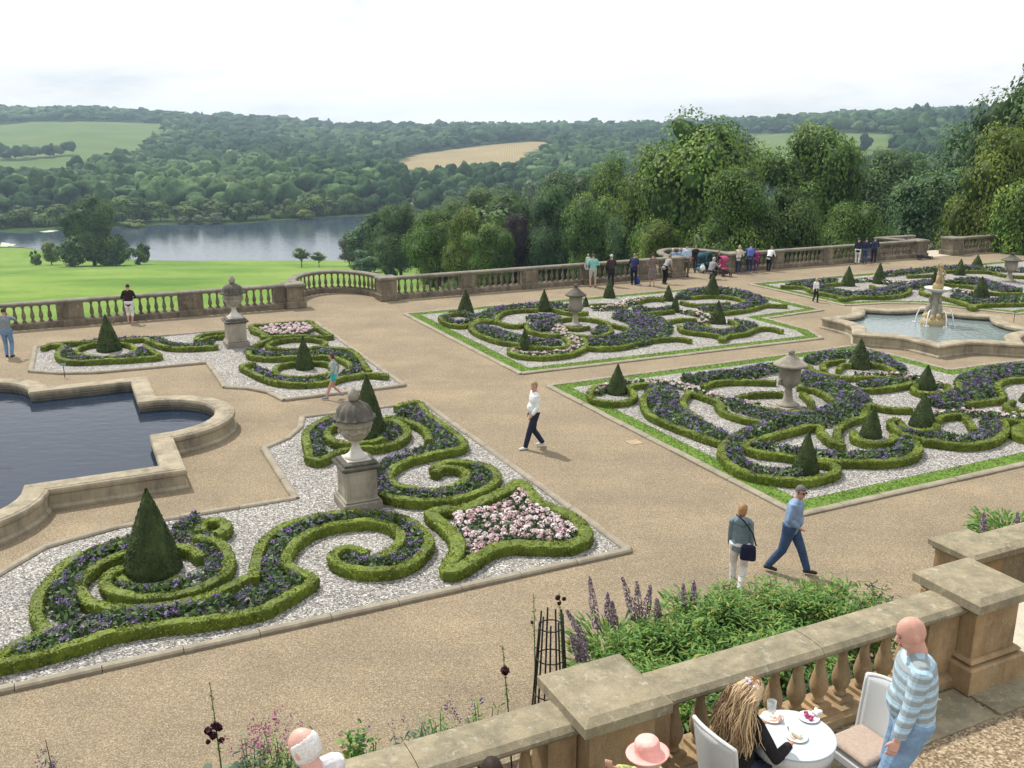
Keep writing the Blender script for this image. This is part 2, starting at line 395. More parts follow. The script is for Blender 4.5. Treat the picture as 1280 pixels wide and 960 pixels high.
# ------------------------------------------------------------------ the land beyond the terrace
LZ = -36.0
lake_px = [(-260, 318), (-120, 311), (0, 309), (40, 311), (62, 317), (110, 320), (185, 326), (300, 326.5), (430, 326), (470, 321), (505, 308), (535, 288),
           (530, 270), (500, 268), (420, 271), (380, 274), (330, 277), (290, 280), (240, 280), (190, 281), (150, 284), (110, 288), (84, 284), (60, 288), (30, 291), (0, 290), (-120, 291), (-260, 300)]
LAKE = smooth_path(PX(lake_px, LZ), 5.0, closed=True)
TX = np.array([-4000, 0, 100, 210, 350, 430, 520, 600, 660, 800, 950, 1050, 1150, 1280, 5200.])
TY = np.array([510, 700, 900, 1150, 1400, 1700.])
TP = np.array([[258, 228, 205, 178, 157, 143], [258, 228, 205, 176, 155, 143], [258, 228, 202, 168, 151, 143], [258, 228, 204, 175, 159, 149],
               [258, 225, 205, 185, 169, 155], [258, 225, 207, 190, 176, 163], [258, 228, 210, 188, 173, 164], [258, 228, 208, 184, 170, 163],
               [258, 228, 207, 182, 171, 163], [256, 225, 205, 182, 171, 162], [250, 216, 195, 175, 163, 156], [246, 205, 178, 160, 153, 151],
               [246, 200, 172, 153, 148, 147], [246, 200, 172, 151, 146, 144], [246, 200, 172, 151, 146, 144]], float)
def yrow_to_z(Y, py):
    b = (py - 480) / F
    return H - Y * (CP * b + SP) / (CP - SP * b)
TZ = yrow_to_z(TY[None, :], TP)
def seg_dist(x, y, P):
    d = np.full(x.shape, 1e9); n = len(P)
    for i in range(n):
        a, b = P[i], P[(i + 1) % n]; ab = b - a
        t = np.clip(((x - a[0]) * ab[0] + (y - a[1]) * ab[1]) / (ab @ ab + 1e-9), 0, 1)
        d = np.minimum(d, np.hypot(x - a[0] - t * ab[0], y - a[1] - t * ab[1]))
    return d
def land_z(x, y):
    x = np.atleast_1d(np.asarray(x, float)); y = np.atleast_1d(np.asarray(y, float))
    xh = 640 + F * x / y / CP
    near = np.interp(y, [0, 38, 60, 100, 200, 300, 321, 480, 510], [-3.5, -3.5, -5.5, -11, -23.5, -33.5, -35.6, -35.6, -35.4])
    far = np.zeros_like(x)
    fi = np.clip(np.searchsorted(TX, xh) - 1, 0, len(TX) - 2); t = np.clip((xh - TX[fi]) / (TX[fi + 1] - TX[fi]), 0, 1)
    t = t * t * (3 - 2 * t) if False else t
    yi = np.clip(np.searchsorted(TY, y) - 1, 0, len(TY) - 2); s = np.clip((y - TY[yi]) / (TY[yi + 1] - TY[yi]), 0, 1)
    far = (TZ[fi, yi] * (1 - t) + TZ[fi + 1, yi] * t) * (1 - s) + (TZ[fi, yi + 1] * (1 - t) + TZ[fi + 1, yi + 1] * t) * s
    z = np.where(y < 510, near, far)
    z = np.where(y > 1700, z - (y - 1700) * 0.008, z)
    und = (np.sin(x * 0.031 + y * 0.017) + np.sin(x * 0.013 - y * 0.027 + 1.3)) * 0.35
    z = z + np.where(y > 60, und * np.clip((y - 60) / 60, 0, 1), 0)
    m = (y > 250) & (y < 560)
    if m.any():
        d = seg_dist(x[m], y[m], LAKE); ins = in_poly(x[m], y[m], LAKE)
        zz = z[m]; zz = np.where(ins, LZ - 0.1 - np.minimum(d * 0.1, 2), np.maximum(np.minimum(zz, LZ + 0.25 + d * 0.12), LZ + 0.12)); z[m] = zz
    return z
fields = {  # outlines of the open fields on the far hillsides, found on the hill itself
    'green': [[(-30, 158), (40, 152), (130, 152), (212, 155), (205, 166), (188, 172), (185, 186), (120, 196), (95, 206), (88, 214), (40, 210), (-30, 212)],
              [(930, 168), (1000, 166), (1050, 166), (1112, 168), (1125, 190), (1060, 204), (1000, 204), (940, 196)]],
    'tan': [[(478, 210), (520, 193), (600, 182), (662, 177), (700, 178), (662, 190), (655, 207), (600, 208), (550, 214)], [(508, 230), (523, 233), (529, 258), (507, 256)]]}
def field_at(x, y, z, drop=0.0):
    px, py = proj(x, y, z + drop); r = np.zeros(px.shape, int)
    far = y > 520
    for k, c in ((1, 'green'), (2, 'tan')):
        for P in fields[c]: r[in_poly(px, py, P) & far] = k
    return r
xs = np.unique(np.concatenate([np.linspace(-2600, -120, 34), np.arange(-120, 580, 8), np.arange(580, 1420, 12), np.linspace(1420, 3900, 34)]))
ys = np.unique(np.concatenate([np.linspace(20, 290, 80), np.arange(290, 520, 3.0), np.linspace(520, 1750, 180), np.linspace(1750, 2600, 8)]))
GX, GY = np.meshgrid(xs, ys); gx = (GX - 640) / F * GY * CP
gz = land_z(gx.ravel(), GY.ravel())
V = np.stack([gx.ravel(), GY.ravel(), gz], 1); nx, ny = len(xs), len(ys)
ii = (np.arange(ny - 1)[:, None] * nx + np.arange(nx - 1)[None]).ravel()
Fq = np.stack([ii, ii + 1, ii + 1 + nx, ii + nx], 1)
land = MB(); land.add(V, Fq.tolist(), smooth=True)
m, nt, b = new_mat('parkland'); p = geo_pos(nt)
ka = N(nt, 'ShaderNodeAttribute', attribute_name='field')
lawn = ramp(nt, noise(nt, 0.035, 8, 0.7, p), [(0.3, (0.105, 0.19, 0.036)), (0.5, (0.165, 0.255, 0.055)), (0.72, (0.215, 0.285, 0.085))])
lawn = mixc(nt, 1.0, lawn, ramp(nt, noise(nt, 0.5, 6, 0.7, p), [(0.3, (0.8,) * 3), (0.7, (1.15,) * 3)]), 'MULTIPLY')
lawn = mixc(nt, 1.0, lawn, ramp(nt, noise(nt, 0.018, 4, 0.6, p), [(0.35, (0.72, 0.82, 0.8)), (0.6, (1.06, 1.04, 1.0))]), 'MULTIPLY')
wav = N(nt, 'ShaderNodeTexWave', Scale=0.12, Distortion=1.5, Detail=2); L(nt, p, wav.inputs['Vector'])
hay = ramp(nt, wav.outputs['Fac'], [(0.0, (0.25, 0.20, 0.105)), (1.0, (0.31, 0.25, 0.135))])
hay = mixc(nt, 1.0, hay, ramp(nt, noise(nt, 0.02, 6, 0.7, p), [(0.3, (0.85,) * 3), (0.7, (1.15,) * 3)]), 'MULTIPLY')
grn = ramp(nt, noise(nt, 0.015, 6, 0.65, p), [(0.3, (0.085, 0.135, 0.042)), (0.7, (0.135, 0.175, 0.062))])
flr = ramp(nt, noise(nt, 0.2, 5, 0.6, p), [(0.3, (0.025, 0.05, 0.015)), (0.7, (0.05, 0.085, 0.025))])
sepc = N(nt, 'ShaderNodeSeparateColor'); L(nt, ka.outputs['Color'], sepc.inputs[0])
c = mixc(nt, sepc.outputs[0], flr, lawn); c = mixc(nt, sepc.outputs[1], c, grn); c = mixc(nt, sepc.outputs[2], c, hay)
L(nt, c, b.inputs['Base Color']); b.inputs['Roughness'].default_value = 1; b.inputs['Specular IOR Level'].default_value = 0.05
me = land.mesh('parkland', m)
fa = field_at(V[:, 0], V[:, 1], V[:, 2]); xh_all = 640 + F * V[:, 0] / V[:, 1] / CP
lawn_m = (V[:, 1] < 350) & (xh_all < 545)
ca = me.attributes.new('field', 'FLOAT_COLOR', 'POINT')
ca.data.foreach_set('color', np.stack([lawn_m * 1.0, (fa == 1) * 1.0, (fa == 2) * 1.0, np.ones(len(V))], 1).ravel())
tag(link('parkland', me), kind='structure')
bm = bmesh.new()
for q in [(-900, 250), (900, 250), (900, 600), (-900, 600)]: bm.verts.new((q[0], q[1], LZ))
bm.verts.ensure_lookup_table(); bm.faces.new(bm.verts[:])
me = bpy.data.meshes.new('lake_water'); bm.to_mesh(me); bm.free(); me.materials.append(M['lake'])
tag(link('lake_water', me), kind='structure')
# pale weed mats in the shallow corner of the lake
wd = MB()
for (a, b_, w, h_) in ((8, 306, 9, 2.4), (56, 289, 16, 1.1), (228, 279.5, 9, 0.8)):
    c0 = U(a, b_, LZ); e = U(a + w, b_, LZ) - c0; d = U(a, b_ - h_, LZ) - c0
    t = np.linspace(0, 2 * math.pi, 28, endpoint=False); rr = 1 + 0.25 * np.sin(3 * t + a) + 0.12 * np.sin(7 * t)
    P = c0 + np.outer(np.cos(t) * rr, e) + np.outer(np.sin(t) * rr, d)
    wd.add([(x, y, LZ + 0.03) for x, y in P], [list(range(28))[::-1] if False else list(range(28))])
tag(wd.build('pond_weed', plain('weed', (0.42, 0.47, 0.33), 0.8, 0.2, 0.6, 0.3)), 'pale weed floating in the shallow corner of the lake', kind='stuff')
# ------------------------------------------------------------------ trees
pal = {
 'dark': [(0, (0.012, 0.034, 0.009)), (0.5, (0.044, 0.094, 0.021)), (1, (0.13, 0.20, 0.042))],
 'mid': [(0, (0.018, 0.046, 0.010)), (0.5, (0.066, 0.136, 0.023)), (1, (0.21, 0.29, 0.055))],
 'light': [(0, (0.028, 0.065, 0.018)), (0.55, (0.075, 0.135, 0.035)), (1, (0.15, 0.21, 0.06))],
 'blue': [(0, (0.018, 0.050, 0.020)), (0.55, (0.052, 0.115, 0.042)), (1, (0.12, 0.195, 0.07))],
 'olive': [(0, (0.032, 0.062, 0.010)), (0.55, (0.095, 0.145, 0.022)), (1, (0.20, 0.245, 0.042))],
 'purple': [(0, (0.012, 0.010, 0.014)), (0.55, (0.036, 0.026, 0.036)), (1, (0.075, 0.05, 0.06))],
 'silver': [(0, (0.06, 0.10, 0.06)), (0.55, (0.13, 0.18, 0.12)), (1, (0.22, 0.27, 0.19))],
 'grey': [(0, (0.04, 0.05, 0.03)), (0.55, (0.09, 0.10, 0.065)), (1, (0.14, 0.15, 0.10))]}
pal = {k: [(p_, tuple(x * (1.0 if p_ == 0 else 1.38 if p_ < 1 else 1.25) * w_ for x, w_ in zip(c_, (1.04, 1.0, .88)))) for p_, c_ in v] for k, v in pal.items()}
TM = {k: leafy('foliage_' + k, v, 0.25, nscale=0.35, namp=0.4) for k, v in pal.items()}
BARK = plain('bark', (0.06, 0.048, 0.036), 0.95, 0.1, 6, 0.4)
def crown_mesh(name, seed, lobes, leaves, size, shape=(0.40, 0.52, 0.46), low=0.10):
    """unit-height crown: leaf clumps on many lobes over an uneven egg; tint rises a little towards each clump's outer leaves"""
    global rng
    keep = rng; rng = np.random.default_rng(seed)
    rx, cz, rz = shape; C = []; Rr = []
    while len(C) < lobes:
        d = rng.uniform(-1, 1, 3); m_ = (abs(d[0]) ** 2.3 + abs(d[1]) ** 2.3) ** (2.6 / 2.3) + abs(d[2]) ** 2.6
        if m_ > 1 or m_ < 0.18: continue
        bulge = 1 + 0.22 * math.sin(3 * math.atan2(d[1], d[0]) + seed) * (d[2] < .6) + 0.14 * math.sin(5.0 * d[2] + seed * 1.7)
        rl = rng.uniform(0.10, 0.19) * (1.15 - 0.3 * abs(d[2]))
        C.append([d[0] * (rx - .06) * bulge, d[1] * (rx - .06) * bulge, cz + d[2] * (rz - .09)]); Rr.append(rl)
    C = np.array(C); Rr = np.array(Rr)
    pick = rng.choice(lobes, leaves, p=Rr ** 2 / (Rr ** 2).sum())
    d = rng.normal(size=(leaves, 3)); d[:, 2] += 0.35; d /= np.linalg.norm(d, axis=1)[:, None]
    rad = rng.uniform(0.8, 1.14, leaves)
    sq = np.array([1.15, 1.15, 0.78])
    pos = C[pick] + d * (Rr[pick] * rad)[:, None] * sq
    pos[:, 2] = np.maximum(pos[:, 2], low * rng.uniform(0.4, 1.4, leaves))
    out = pos - np.array([0, 0, cz - 0.1]); out /= np.linalg.norm(out, axis=1)[:, None] + 1e-9
    q = leaf_quads(pos, d * 0.8 + out * 0.5 + np.array([0, 0, 0.35]), size * rng.uniform(0.7, 1.35, leaves), 1.5, 0.38)
    base = rng.uniform(0.25, 0.75, lobes)[pick]
    t = np.clip(base + rng.normal(size=leaves) * 0.16, 0, 1)
    b = MB(); b.quads(q, 0, t)
    for i in range(lobes):                      # solid core of every clump, shade between leaves painted in as dark tint
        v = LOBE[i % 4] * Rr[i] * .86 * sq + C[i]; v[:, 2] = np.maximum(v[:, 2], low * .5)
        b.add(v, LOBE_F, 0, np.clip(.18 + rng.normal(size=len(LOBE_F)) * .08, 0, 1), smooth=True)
    me = b.mesh(name, TM['mid']); rng = keep; return me, C
def trunk_mesh(C, seed, r=0.022):
    b = MB(); rg = random.Random(seed)
    b.tube([(0, 0, -0.03), (0.004, 0, 0.12), (-0.004, 0.003, 0.32), (0.003, 0, 0.6)], [r * 1.5, r, r * 0.75, r * 0.3], 8)
    for k in rg.sample(range(len(C)), min(12, len(C))):
        e = C[k]; z0 = rg.uniform(0.14, 0.42)
        b.tube([(0, 0, z0), (e[0] * 0.4, e[1] * 0.4, z0 + (e[2] - z0) * 0.55), tuple(e)], [r * 0.45, r * 0.28, r * 0.1], 5)
    return b.mesh('trunk', BARK)
def ico(n):
    bm = bmesh.new(); bmesh.ops.create_icosphere(bm, subdivisions=n, radius=1)
    v = np.array([q.co[:] for q in bm.verts]); f = np.array([[q.index for q in fc.verts] for fc in bm.faces]); bm.free(); return v, f
def lump(v, seed):
    g = np.random.default_rng(seed); o = np.ones(len(v))
    for _ in range(16):
        d = g.normal(size=3); d /= np.linalg.norm(d); o += 0.28 * np.exp(-((1 - v @ d) / 0.10)) - 0.035
    return v * (o + g.normal(size=len(v)) * 0.05)[:, None]
PROTO = {}
LOBE = [lump(ico(2)[0], 300 + k) for k in range(4)]; LOBE_F = ico(2)[1].tolist()
def proto(kind, seed, lobes, leaves, size, shape, low):
    me, C = crown_mesh('crown', seed, lobes, leaves, size, shape, low)
    PROTO.setdefault(kind, []).append((me, trunk_mesh(C, seed)))
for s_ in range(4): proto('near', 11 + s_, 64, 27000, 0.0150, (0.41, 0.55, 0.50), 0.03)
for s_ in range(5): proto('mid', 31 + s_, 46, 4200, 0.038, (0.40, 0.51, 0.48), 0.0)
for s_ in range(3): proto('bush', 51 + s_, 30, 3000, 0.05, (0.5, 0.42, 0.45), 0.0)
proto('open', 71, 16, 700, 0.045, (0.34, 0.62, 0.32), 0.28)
def tree(x, y, z, h, w, mat, kind, var, label, group=None, name='broadleaf_tree'):
    t = empty(name, (x, y, z), random.uniform(0, 6.28), label, 'bush' if kind == 'bush' else 'tree', group)
    cm, tm = PROTO[kind][var % len(PROTO[kind])]
    base_w = {'near': 0.86, 'mid': 0.9, 'bush': 1.15, 'open': 0.8}[kind]
    sx = w / base_w
    c = link('crown', cm, t); c.scale = (sx, sx, h); c.material_slots[0].link = 'OBJECT'; c.material_slots[0].material = TM[mat]
    if kind != 'bush':
        k = link('trunk', tm, t); k.scale = (h * 0.9 if kind == 'open' else h * 0.9, h * 0.9, h)
    return t
def tree_px(px, ptop, Y, wpx, mat, kind, var, label, group=None, name='broadleaf_tree'):
    """a tree whose trunk stands on the land at forward distance Y, its top reaching row ptop"""
    # px is given at mid-crown height
    b = (ptop + 40 - 480) / F; x = (px - 640) / F * Y / (CP - SP * b)
    z = float(land_z(x, Y)[0]); top = height_over((x, Y), ptop)
    h = max(1.5, top - z); D = Y * CP + SP * (H - (z + top) / 2)
    return tree(x, Y, z, h, wpx / F * D, mat, kind, var, label, group, name)
T = tree_px
T(878, 143, 84, 150, 'mid', 'near', 0, 'broad dark green tree, largest of those beyond the balustrade, behind the stroller group')
T(835, 178, 92, 95, 'olive', 'near', 1, 'yellowish green tree leaning out on the left of the largest broad tree')
T(925, 215, 70, 90, 'mid', 'near', 2, 'lower bushy tree in front of the largest broad tree, above the crowd at the wall')
T(1020, 147, 88, 116, 'mid', 'near', 3, 'tall domed tree standing just right of the largest broad tree')
T(1062, 252, 74, 78, 'mid', 'near', 1, 'low full tree behind the group leaning on the right hand balustrade')
T(985, 236, 72, 84, 'dark', 'near', 0, 'dark low tree between the two big domed trees')
T(1112, 193, 150, 108, 'dark', 'near', 2, 'very dark flat topped tree below the hillside pasture')
T(1185, 205, 96, 120, 'blue', 'near', 3, 'blue green tree sloping up to the right edge')
T(1228, 150, 116, 110, 'blue', 'near', 1, 'tall blue green tree behind the sloping one near the right edge')
T(1312, 66, 80, 165, 'dark', 'near', 0, 'very tall dark tree cut by the right edge, highest in view')
T(1345, 80, 92, 170, 'dark', 'near', 2, 'dark tree mostly beyond the right edge behind the tallest one')
T(1252, 166, 68, 105, 'olive', 'near', 2, 'bright green bushy tree at the right edge under the tallest dark tree')
T(1300, 215, 60, 90, 'mid', 'near', 3, 'green tree low at the right edge behind the far wall')
T(1176, 283, 66, 58, 'grey', 'bush', 0, 'rounded grey green shrub behind the opening in the wall', name='shrub')
T(1218, 297, 68, 46, 'grey', 'bush', 1, 'greyish shrub just right of the opening in the wall', name='shrub')
T(1098, 294, 58, 46, 'olive', 'bush', 2, 'olive shrub showing over the balustrade beside the projecting bay', name='shrub')
T(1025, 303, 56, 40, 'mid', 'bush', 1, 'small green shrub just over the balustrade below the domed tree', name='shrub')
T(768, 193, 122, 62, 'mid', 'near', 0, 'rounded tree rising on the left of the yellowish green one')
T(706, 213, 190, 90, 'dark', 'near', 1, 'dark spreading tree high in the middle of the wood')
T(692, 238, 118, 62, 'blue', 'near', 2, 'blue green tree just right of the purple leaved one')
T(740, 237, 112, 72, 'mid', 'near', 3, 'big green tree above the man in the teal shirt')
T(790, 263, 98, 56, 'blue', 'near', 0, 'low blue green tree above the navy dressed visitor')
T(824, 280, 74, 60, 'olive', 'near', 2, 'yellow green tree low behind the curved bay')
T(646, 267, 120, 42, 'purple', 'near', 1, 'dark purple leaved beech in the wood behind the balustrade')
T(614, 276, 110, 54, 'mid', 'near', 3, 'green tree touching the purple beech on its left')
T(642, 237, 165, 58, 'dark', 'near', 0, 'dark tree rising behind the purple beech')
T(545, 261, 125, 66, 'mid', 'near', 1, 'tall rounded green tree left of centre in the wood')
T(583, 264, 118, 50, 'olive', 'near', 2, 'olive tree between the rounded one and the purple beech')
T(600, 230, 200, 66, 'light', 'near', 3, 'light green tree above the olive one in the wood')
T(500, 258, 190, 58, 'dark', 'near', 2, 'dark tree at the right end of the lake')
T(458, 272, 240, 46, 'blue', 'mid', 3, 'blue green tree at the right corner of the lake')
T(478, 262, 225, 40, 'dark', 'mid', 1, 'dark tall tree behind the corner of the lake')
T(437, 293, 262, 24, 'grey', 'mid', 2, 'small pale tree at the very edge of the lake, right of the water')
T(459, 306, 215, 44, 'blue', 'bush', 0, 'rounded bush at the right edge of the grass by the lake trees', name='shrub')
T(489, 309, 190, 26, 'blue', 'bush', 1, 'smaller rounded bush right of the one by the lake trees', name='shrub')
T(664, 222, 290, 50, 'silver', 'mid', 0, 'pale silvery tree high in the middle of the wood')
T(113, 244, 268, 56, 'dark', 'near', 0, 'tallest dark tree of the clump on the lawn by the lake')
T(93, 286, 262, 50, 'dark', 'bush', 1, 'lower left dark tree of the clump on the lawn by the lake')
T(140, 282, 266, 46, 'dark', 'bush', 2, 'lower right dark tree of the clump on the lawn by the lake')
T(178, 297, 272, 25, 'dark', 'bush', 1, 'small dark tree standing alone right of the lawn clump')
T(66, 301, 275, 20, 'olive', 'mid', 2, 'small yellowish tree left of the lawn clump')
T(48, 309, 275, 14, 'mid', 'bush', 0, 'tiny bush at the left of the lawn clump', name='shrub')
T(378, 307, 250, 24, 'light', 'open', 0, 'thin young tree on the grass, left of the pair')
T(400, 313, 252, 19, 'light', 'open', 0, 'thin young tree on the grass, right of the pair')
T(560, 336, 52, 40, 'light', 'bush', 1, 'low light green bush just over the middle balustrade', name='shrub')
T(595, 340, 50, 30, 'light', 'bush', 2, 'low leafy bush behind the middle balustrade, second from its left', name='shrub')
T(745, 338, 50, 60, 'light', 'bush', 0, 'low leafy bush showing through the balusters behind the teal shirt', name='shrub')
T(680, 338, 52, 70, 'light', 'bush', 1, 'low leafy bush showing through the balusters in the middle', name='shrub')
T(262, 368, 42, 44, 'mid', 'bush', 1, 'green bush pressed against the balustrade behind the far left urn', name='shrub')
T(208, 374, 43, 22, 'mid', 'bush', 0, 'small green bush behind the left balustrade next to the man in brown', name='shrub')
# the wood sloping down to the lake: each tree its own thing
kinds = [('mid', 'green tree among the wood between lake and big trees'), ('dark', 'dark green tree among the wood between lake and big trees'), ('blue', 'bluish green tree among the wood between lake and big trees'), ('light', 'light green tree among the wood between lake and big trees'), ('olive', 'olive green tree among the wood between lake and big trees')]
placed = []
tries = 0
while len(placed) < 150 and tries < 6000:
    tries += 1
    Y = 130 + 380 * rng.random() ** 0.8; xh = rng.uniform(425 if Y > 300 else 500, 1120); x = (xh - 640) / F * Y * CP
    if bool(in_poly(np.array([x]), np.array([Y]), offset_poly(LAKE, -6))[0]): continue
    if xh < 545 and Y < 330: continue
    zt = float(land_z(x, Y)[0])
    pxx, pyy = proj(x, Y, zt + 7)
    if in_poly(np.array([pxx]), np.array([pyy]), [(505, 226), (525, 226), (532, 262), (504, 262)])[0]: continue
    if any((x - a) ** 2 + (Y - b_) ** 2 < (9.0 + Y * 0.008) ** 2 for a, b_ in placed): continue
    placed.append((x, Y)); k = rng.choice(5, p=[.3, .22, .2, .18, .1]); h = rng.uniform(10, 15)
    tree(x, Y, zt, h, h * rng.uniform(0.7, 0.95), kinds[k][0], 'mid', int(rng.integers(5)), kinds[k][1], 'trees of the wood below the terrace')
# the front row on the far bank
i = 0
bank = np.concatenate([bank_ for bank_ in [smooth_path(PX([(-20, 288), (60, 284), (120, 284), (150, 282), (190, 279), (240, 278), (290, 278), (330, 275), (380, 272), (420, 269), (500, 266)], LZ), 7.0)]])
for q in bank:
    k = int(rng.integers(4)); kk = ['mid', 'light', 'blue', 'dark'][k]
    x, y = q[0] + rng.normal() * 1.5, q[1] + 2.5 + rng.random() * 7
    h = rng.uniform(7, 13)
    tree(x, y, float(land_z(x, y)[0]) - .4, h, h * rng.uniform(.95, 1.3), kk, 'bush' if rng.random() < .65 else 'mid', int(rng.integers(5)), ['green tree', 'light green tree', 'bluish tree', 'dark tree'][k] + ' in the front row along the far bank of the lake', 'trees along the far bank')
for (px, pt, w) in ((383, 258, 26), (272, 262, 20), (250, 266, 16), (170, 272, 30), (232, 268, 16)):
    T(px, pt, {383: 470, 272: 446, 250: 446, 170: 432, 232: 446}[px], w, 'olive' if w > 22 else 'silver', 'bush', w, f'{"yellowish" if w > 22 else "pale grey green"} willow bush at the waterline of the far bank', 'willow bushes at the far waterline', name='shrub')
# far woods, one mass for every hillside
iv3, if3 = ico(3); iv2, if2 = ico(2)
big = [lump(iv3, s) for s in range(6)]; small = [lump(iv2, s + 20) for s in range(6)]
woods = {'left': [], 'middle': [], 'right': []}
def wood_tree(key, x, y, z, h, w, tint, lod):
    woods[key].append((x, y, z, h, w, tint, lod))
ridge = []
Yc = 503.0
while Yc < 1740:
    sp = 9.6 + (Yc - 500) * 0.0085
    lo, hi = (-420 - 640) / F * Yc * CP, (1400 - 640) / F * Yc * CP
    for x in np.arange(lo, hi, sp):
        xx = x + rng.uniform(-.45, .45) * sp; yy = Yc + rng.uniform(-.45, .45) * sp
        (None if not (1130 < 640 + F * xx / yy / CP < 1290 and 1000 < yy < 1190 and rng.random() < .3) else ridge.append((xx, yy))); woods['left' if x < (430 - 640) / F * Yc else 'middle' if x < (900 - 640) / F * Yc else 'right'].append((xx, yy, sp))
    Yc += sp * 1.0
wm = leafy('far_foliage', [(0, (0.013, 0.034, 0.016)), (0.5, (0.044, 0.086, 0.032)), (0.8, (0.085, 0.14, 0.05)), (1, (0.14, 0.19, 0.09))], 0.0, rough=0.9, nscale=0.09, namp=0.35, spec=0.05)
WL = {'left': 'dense far wood on the hillside beyond the lake', 'middle': 'far wood round the tan field up to the skyline', 'right': 'far wood on the hill above the right hand pasture'}
for key, lst in woods.items():
    A = np.array(lst); x, y, sp = A.T
    z = land_z(x, y)
    inl = in_poly(x, y, offset_poly(LAKE, -5))
    ok = ~inl
    for drop in (0, 6, 11): ok &= field_at(x, y, z, drop) == 0
    xh = 640 + F * x / y / CP
    x, y, z, sp = x[ok], y[ok], z[ok], sp[ok]
    if key == 'left':   # copses standing in the pasture
        ex = [((px - 640) / F * Yd * CP, Yd) for px, Yd in [(6, 930), (14, 925), (22, 930), (30, 925), (38, 935), (46, 940), (53, 935), (60, 940), (68, 945), (83, 950), (194, 1010), (204, 1000), (0, 940), (26, 945)]]
    elif key == 'right':
        ex = [((px - 640) / F * Yd * CP, Yd) for px, Yd in [(1083, 800), (1122, 780), (1130, 770), (1150, 770), (1010, 760)]]
    else: ex = []
    if ex:
        e = np.array(ex); x = np.r_[x, e[:, 0]]; y = np.r_[y, e[:, 1]]; z = np.r_[z, land_z(e[:, 0], e[:, 1])]; sp = np.r_[sp, np.full(len(e), 11.)]
    if key == 'right' and ridge: e = np.array(ridge); x = np.r_[x, e[:, 0]]; y = np.r_[y, e[:, 1]]; z = np.r_[z, land_z(e[:, 0], e[:, 1])]; sp = np.r_[sp, np.full(len(e), 21.)]
    n = len(x); hh = rng.uniform(7.5, 16.5, n) + sp * 0.12 + (rng.random(n) < .06) * rng.uniform(2, 6, n); ww = sp * rng.uniform(0.5, 0.98, n)
    if key == 'right' and ridge: k_ = len(ridge); hh[-k_:] = rng.uniform(17, 25, k_); ww[-k_:] = rng.uniform(6, 10, k_)
    patch = np.sin(x * 0.012 + 1.1) * np.sin(y * 0.009 + x * 0.004) * 0.2 + np.sin(x * 0.027 + y * .011) * .09
    tt = np.clip(0.42 + patch + rng.normal(size=n) * 0.17, 0.02, 0.98)
    b = MB(); Vs, Fs, Ts, off = [], [], [], 0
    for i in range(n):
        near = y[i] < 820
        tv, tf = (big, if3) if near else (small, if2)
        v = tv[int(rng.integers(6))]; a = rng.uniform(0, 6.28); ca_, sa_ = math.cos(a), math.sin(a)
        con = rng.random() < (0.25 if key != 'left' else 0.12)
        vz = v[:, 2]; k = np.where(vz > 0, 1 - vz * 0.55, 1.0) if con else 1.0
        vx = (v[:, 0] * ca_ - v[:, 1] * sa_) * ww[i] * k * (0.7 if con else 1); vy = (v[:, 0] * sa_ + v[:, 1] * ca_) * ww[i] * k * (0.7 if con else 1)
        Vs.append(np.stack([x[i] + vx, y[i] + vy, z[i] + hh[i] * 0.52 + vz * hh[i] * (0.54 if con else 0.48)], 1)); Fs.append(tf + off); off += len(v)
        Ts.append(np.clip(tt[i] - (0.15 if con else 0) + rng.normal(size=len(tf)) * 0.09, 0, 1))
    Vv = np.concatenate(Vs); Ff = np.concatenate(Fs); Tt = np.concatenate(Ts)
    me = bpy.data.meshes.new('far_woodland'); me.vertices.add(len(Vv)); me.vertices.foreach_set('co', Vv.ravel())
    me.loops.add(len(Ff) * 3); me.loops.foreach_set('vertex_index', Ff.ravel().astype(np.int32))
    me.polygons.add(len(Ff)); me.polygons.foreach_set('loop_start', np.arange(len(Ff), dtype=np.int32) * 3)
    me.materials.append(wm); me.update(calc_edges=True); me.polygons.foreach_set('use_smooth', np.ones(len(Ff), bool))
    at = me.attributes.new('tint', 'FLOAT', 'FACE'); at.data.foreach_set('value', Tt)
    tag(link('far_woodland', me), WL[key], kind='stuff')
if HAZE:
    zlo, zhi = float(gz.min()) - 1.5, 62.0
    b = MB(); xm = float(np.abs(gx).max()) + 20; b.box((0, 1270, (zlo + zhi) / 2), (2 * xm, 2760, zhi - zlo))
    m, nt, pb = new_mat('haze'); nt.nodes.remove(pb)
    v = N(nt, 'ShaderNodeVolumePrincipled'); v.inputs['Density'].default_value = HAZE; v.inputs['Color'].default_value = (0.60, 0.79, 0.98, 1); v.inputs['Anisotropy'].default_value = 0.3
    L(nt, v.outputs[0], nt.nodes['Material Output'].inputs['Volume'])
    hz = b.build('haze', m); tag(hz, kind='stuff')
def st(s, t): return BV * s + AV * t
def STP(pts): return np.array([st(a, b) for a, b in pts])
def arc(cs, ct, r, a0, a1, n=14): return [(cs + r * math.cos(R(a)), ct + r * math.sin(R(a))) for a in np.linspace(a0, a1, n)]
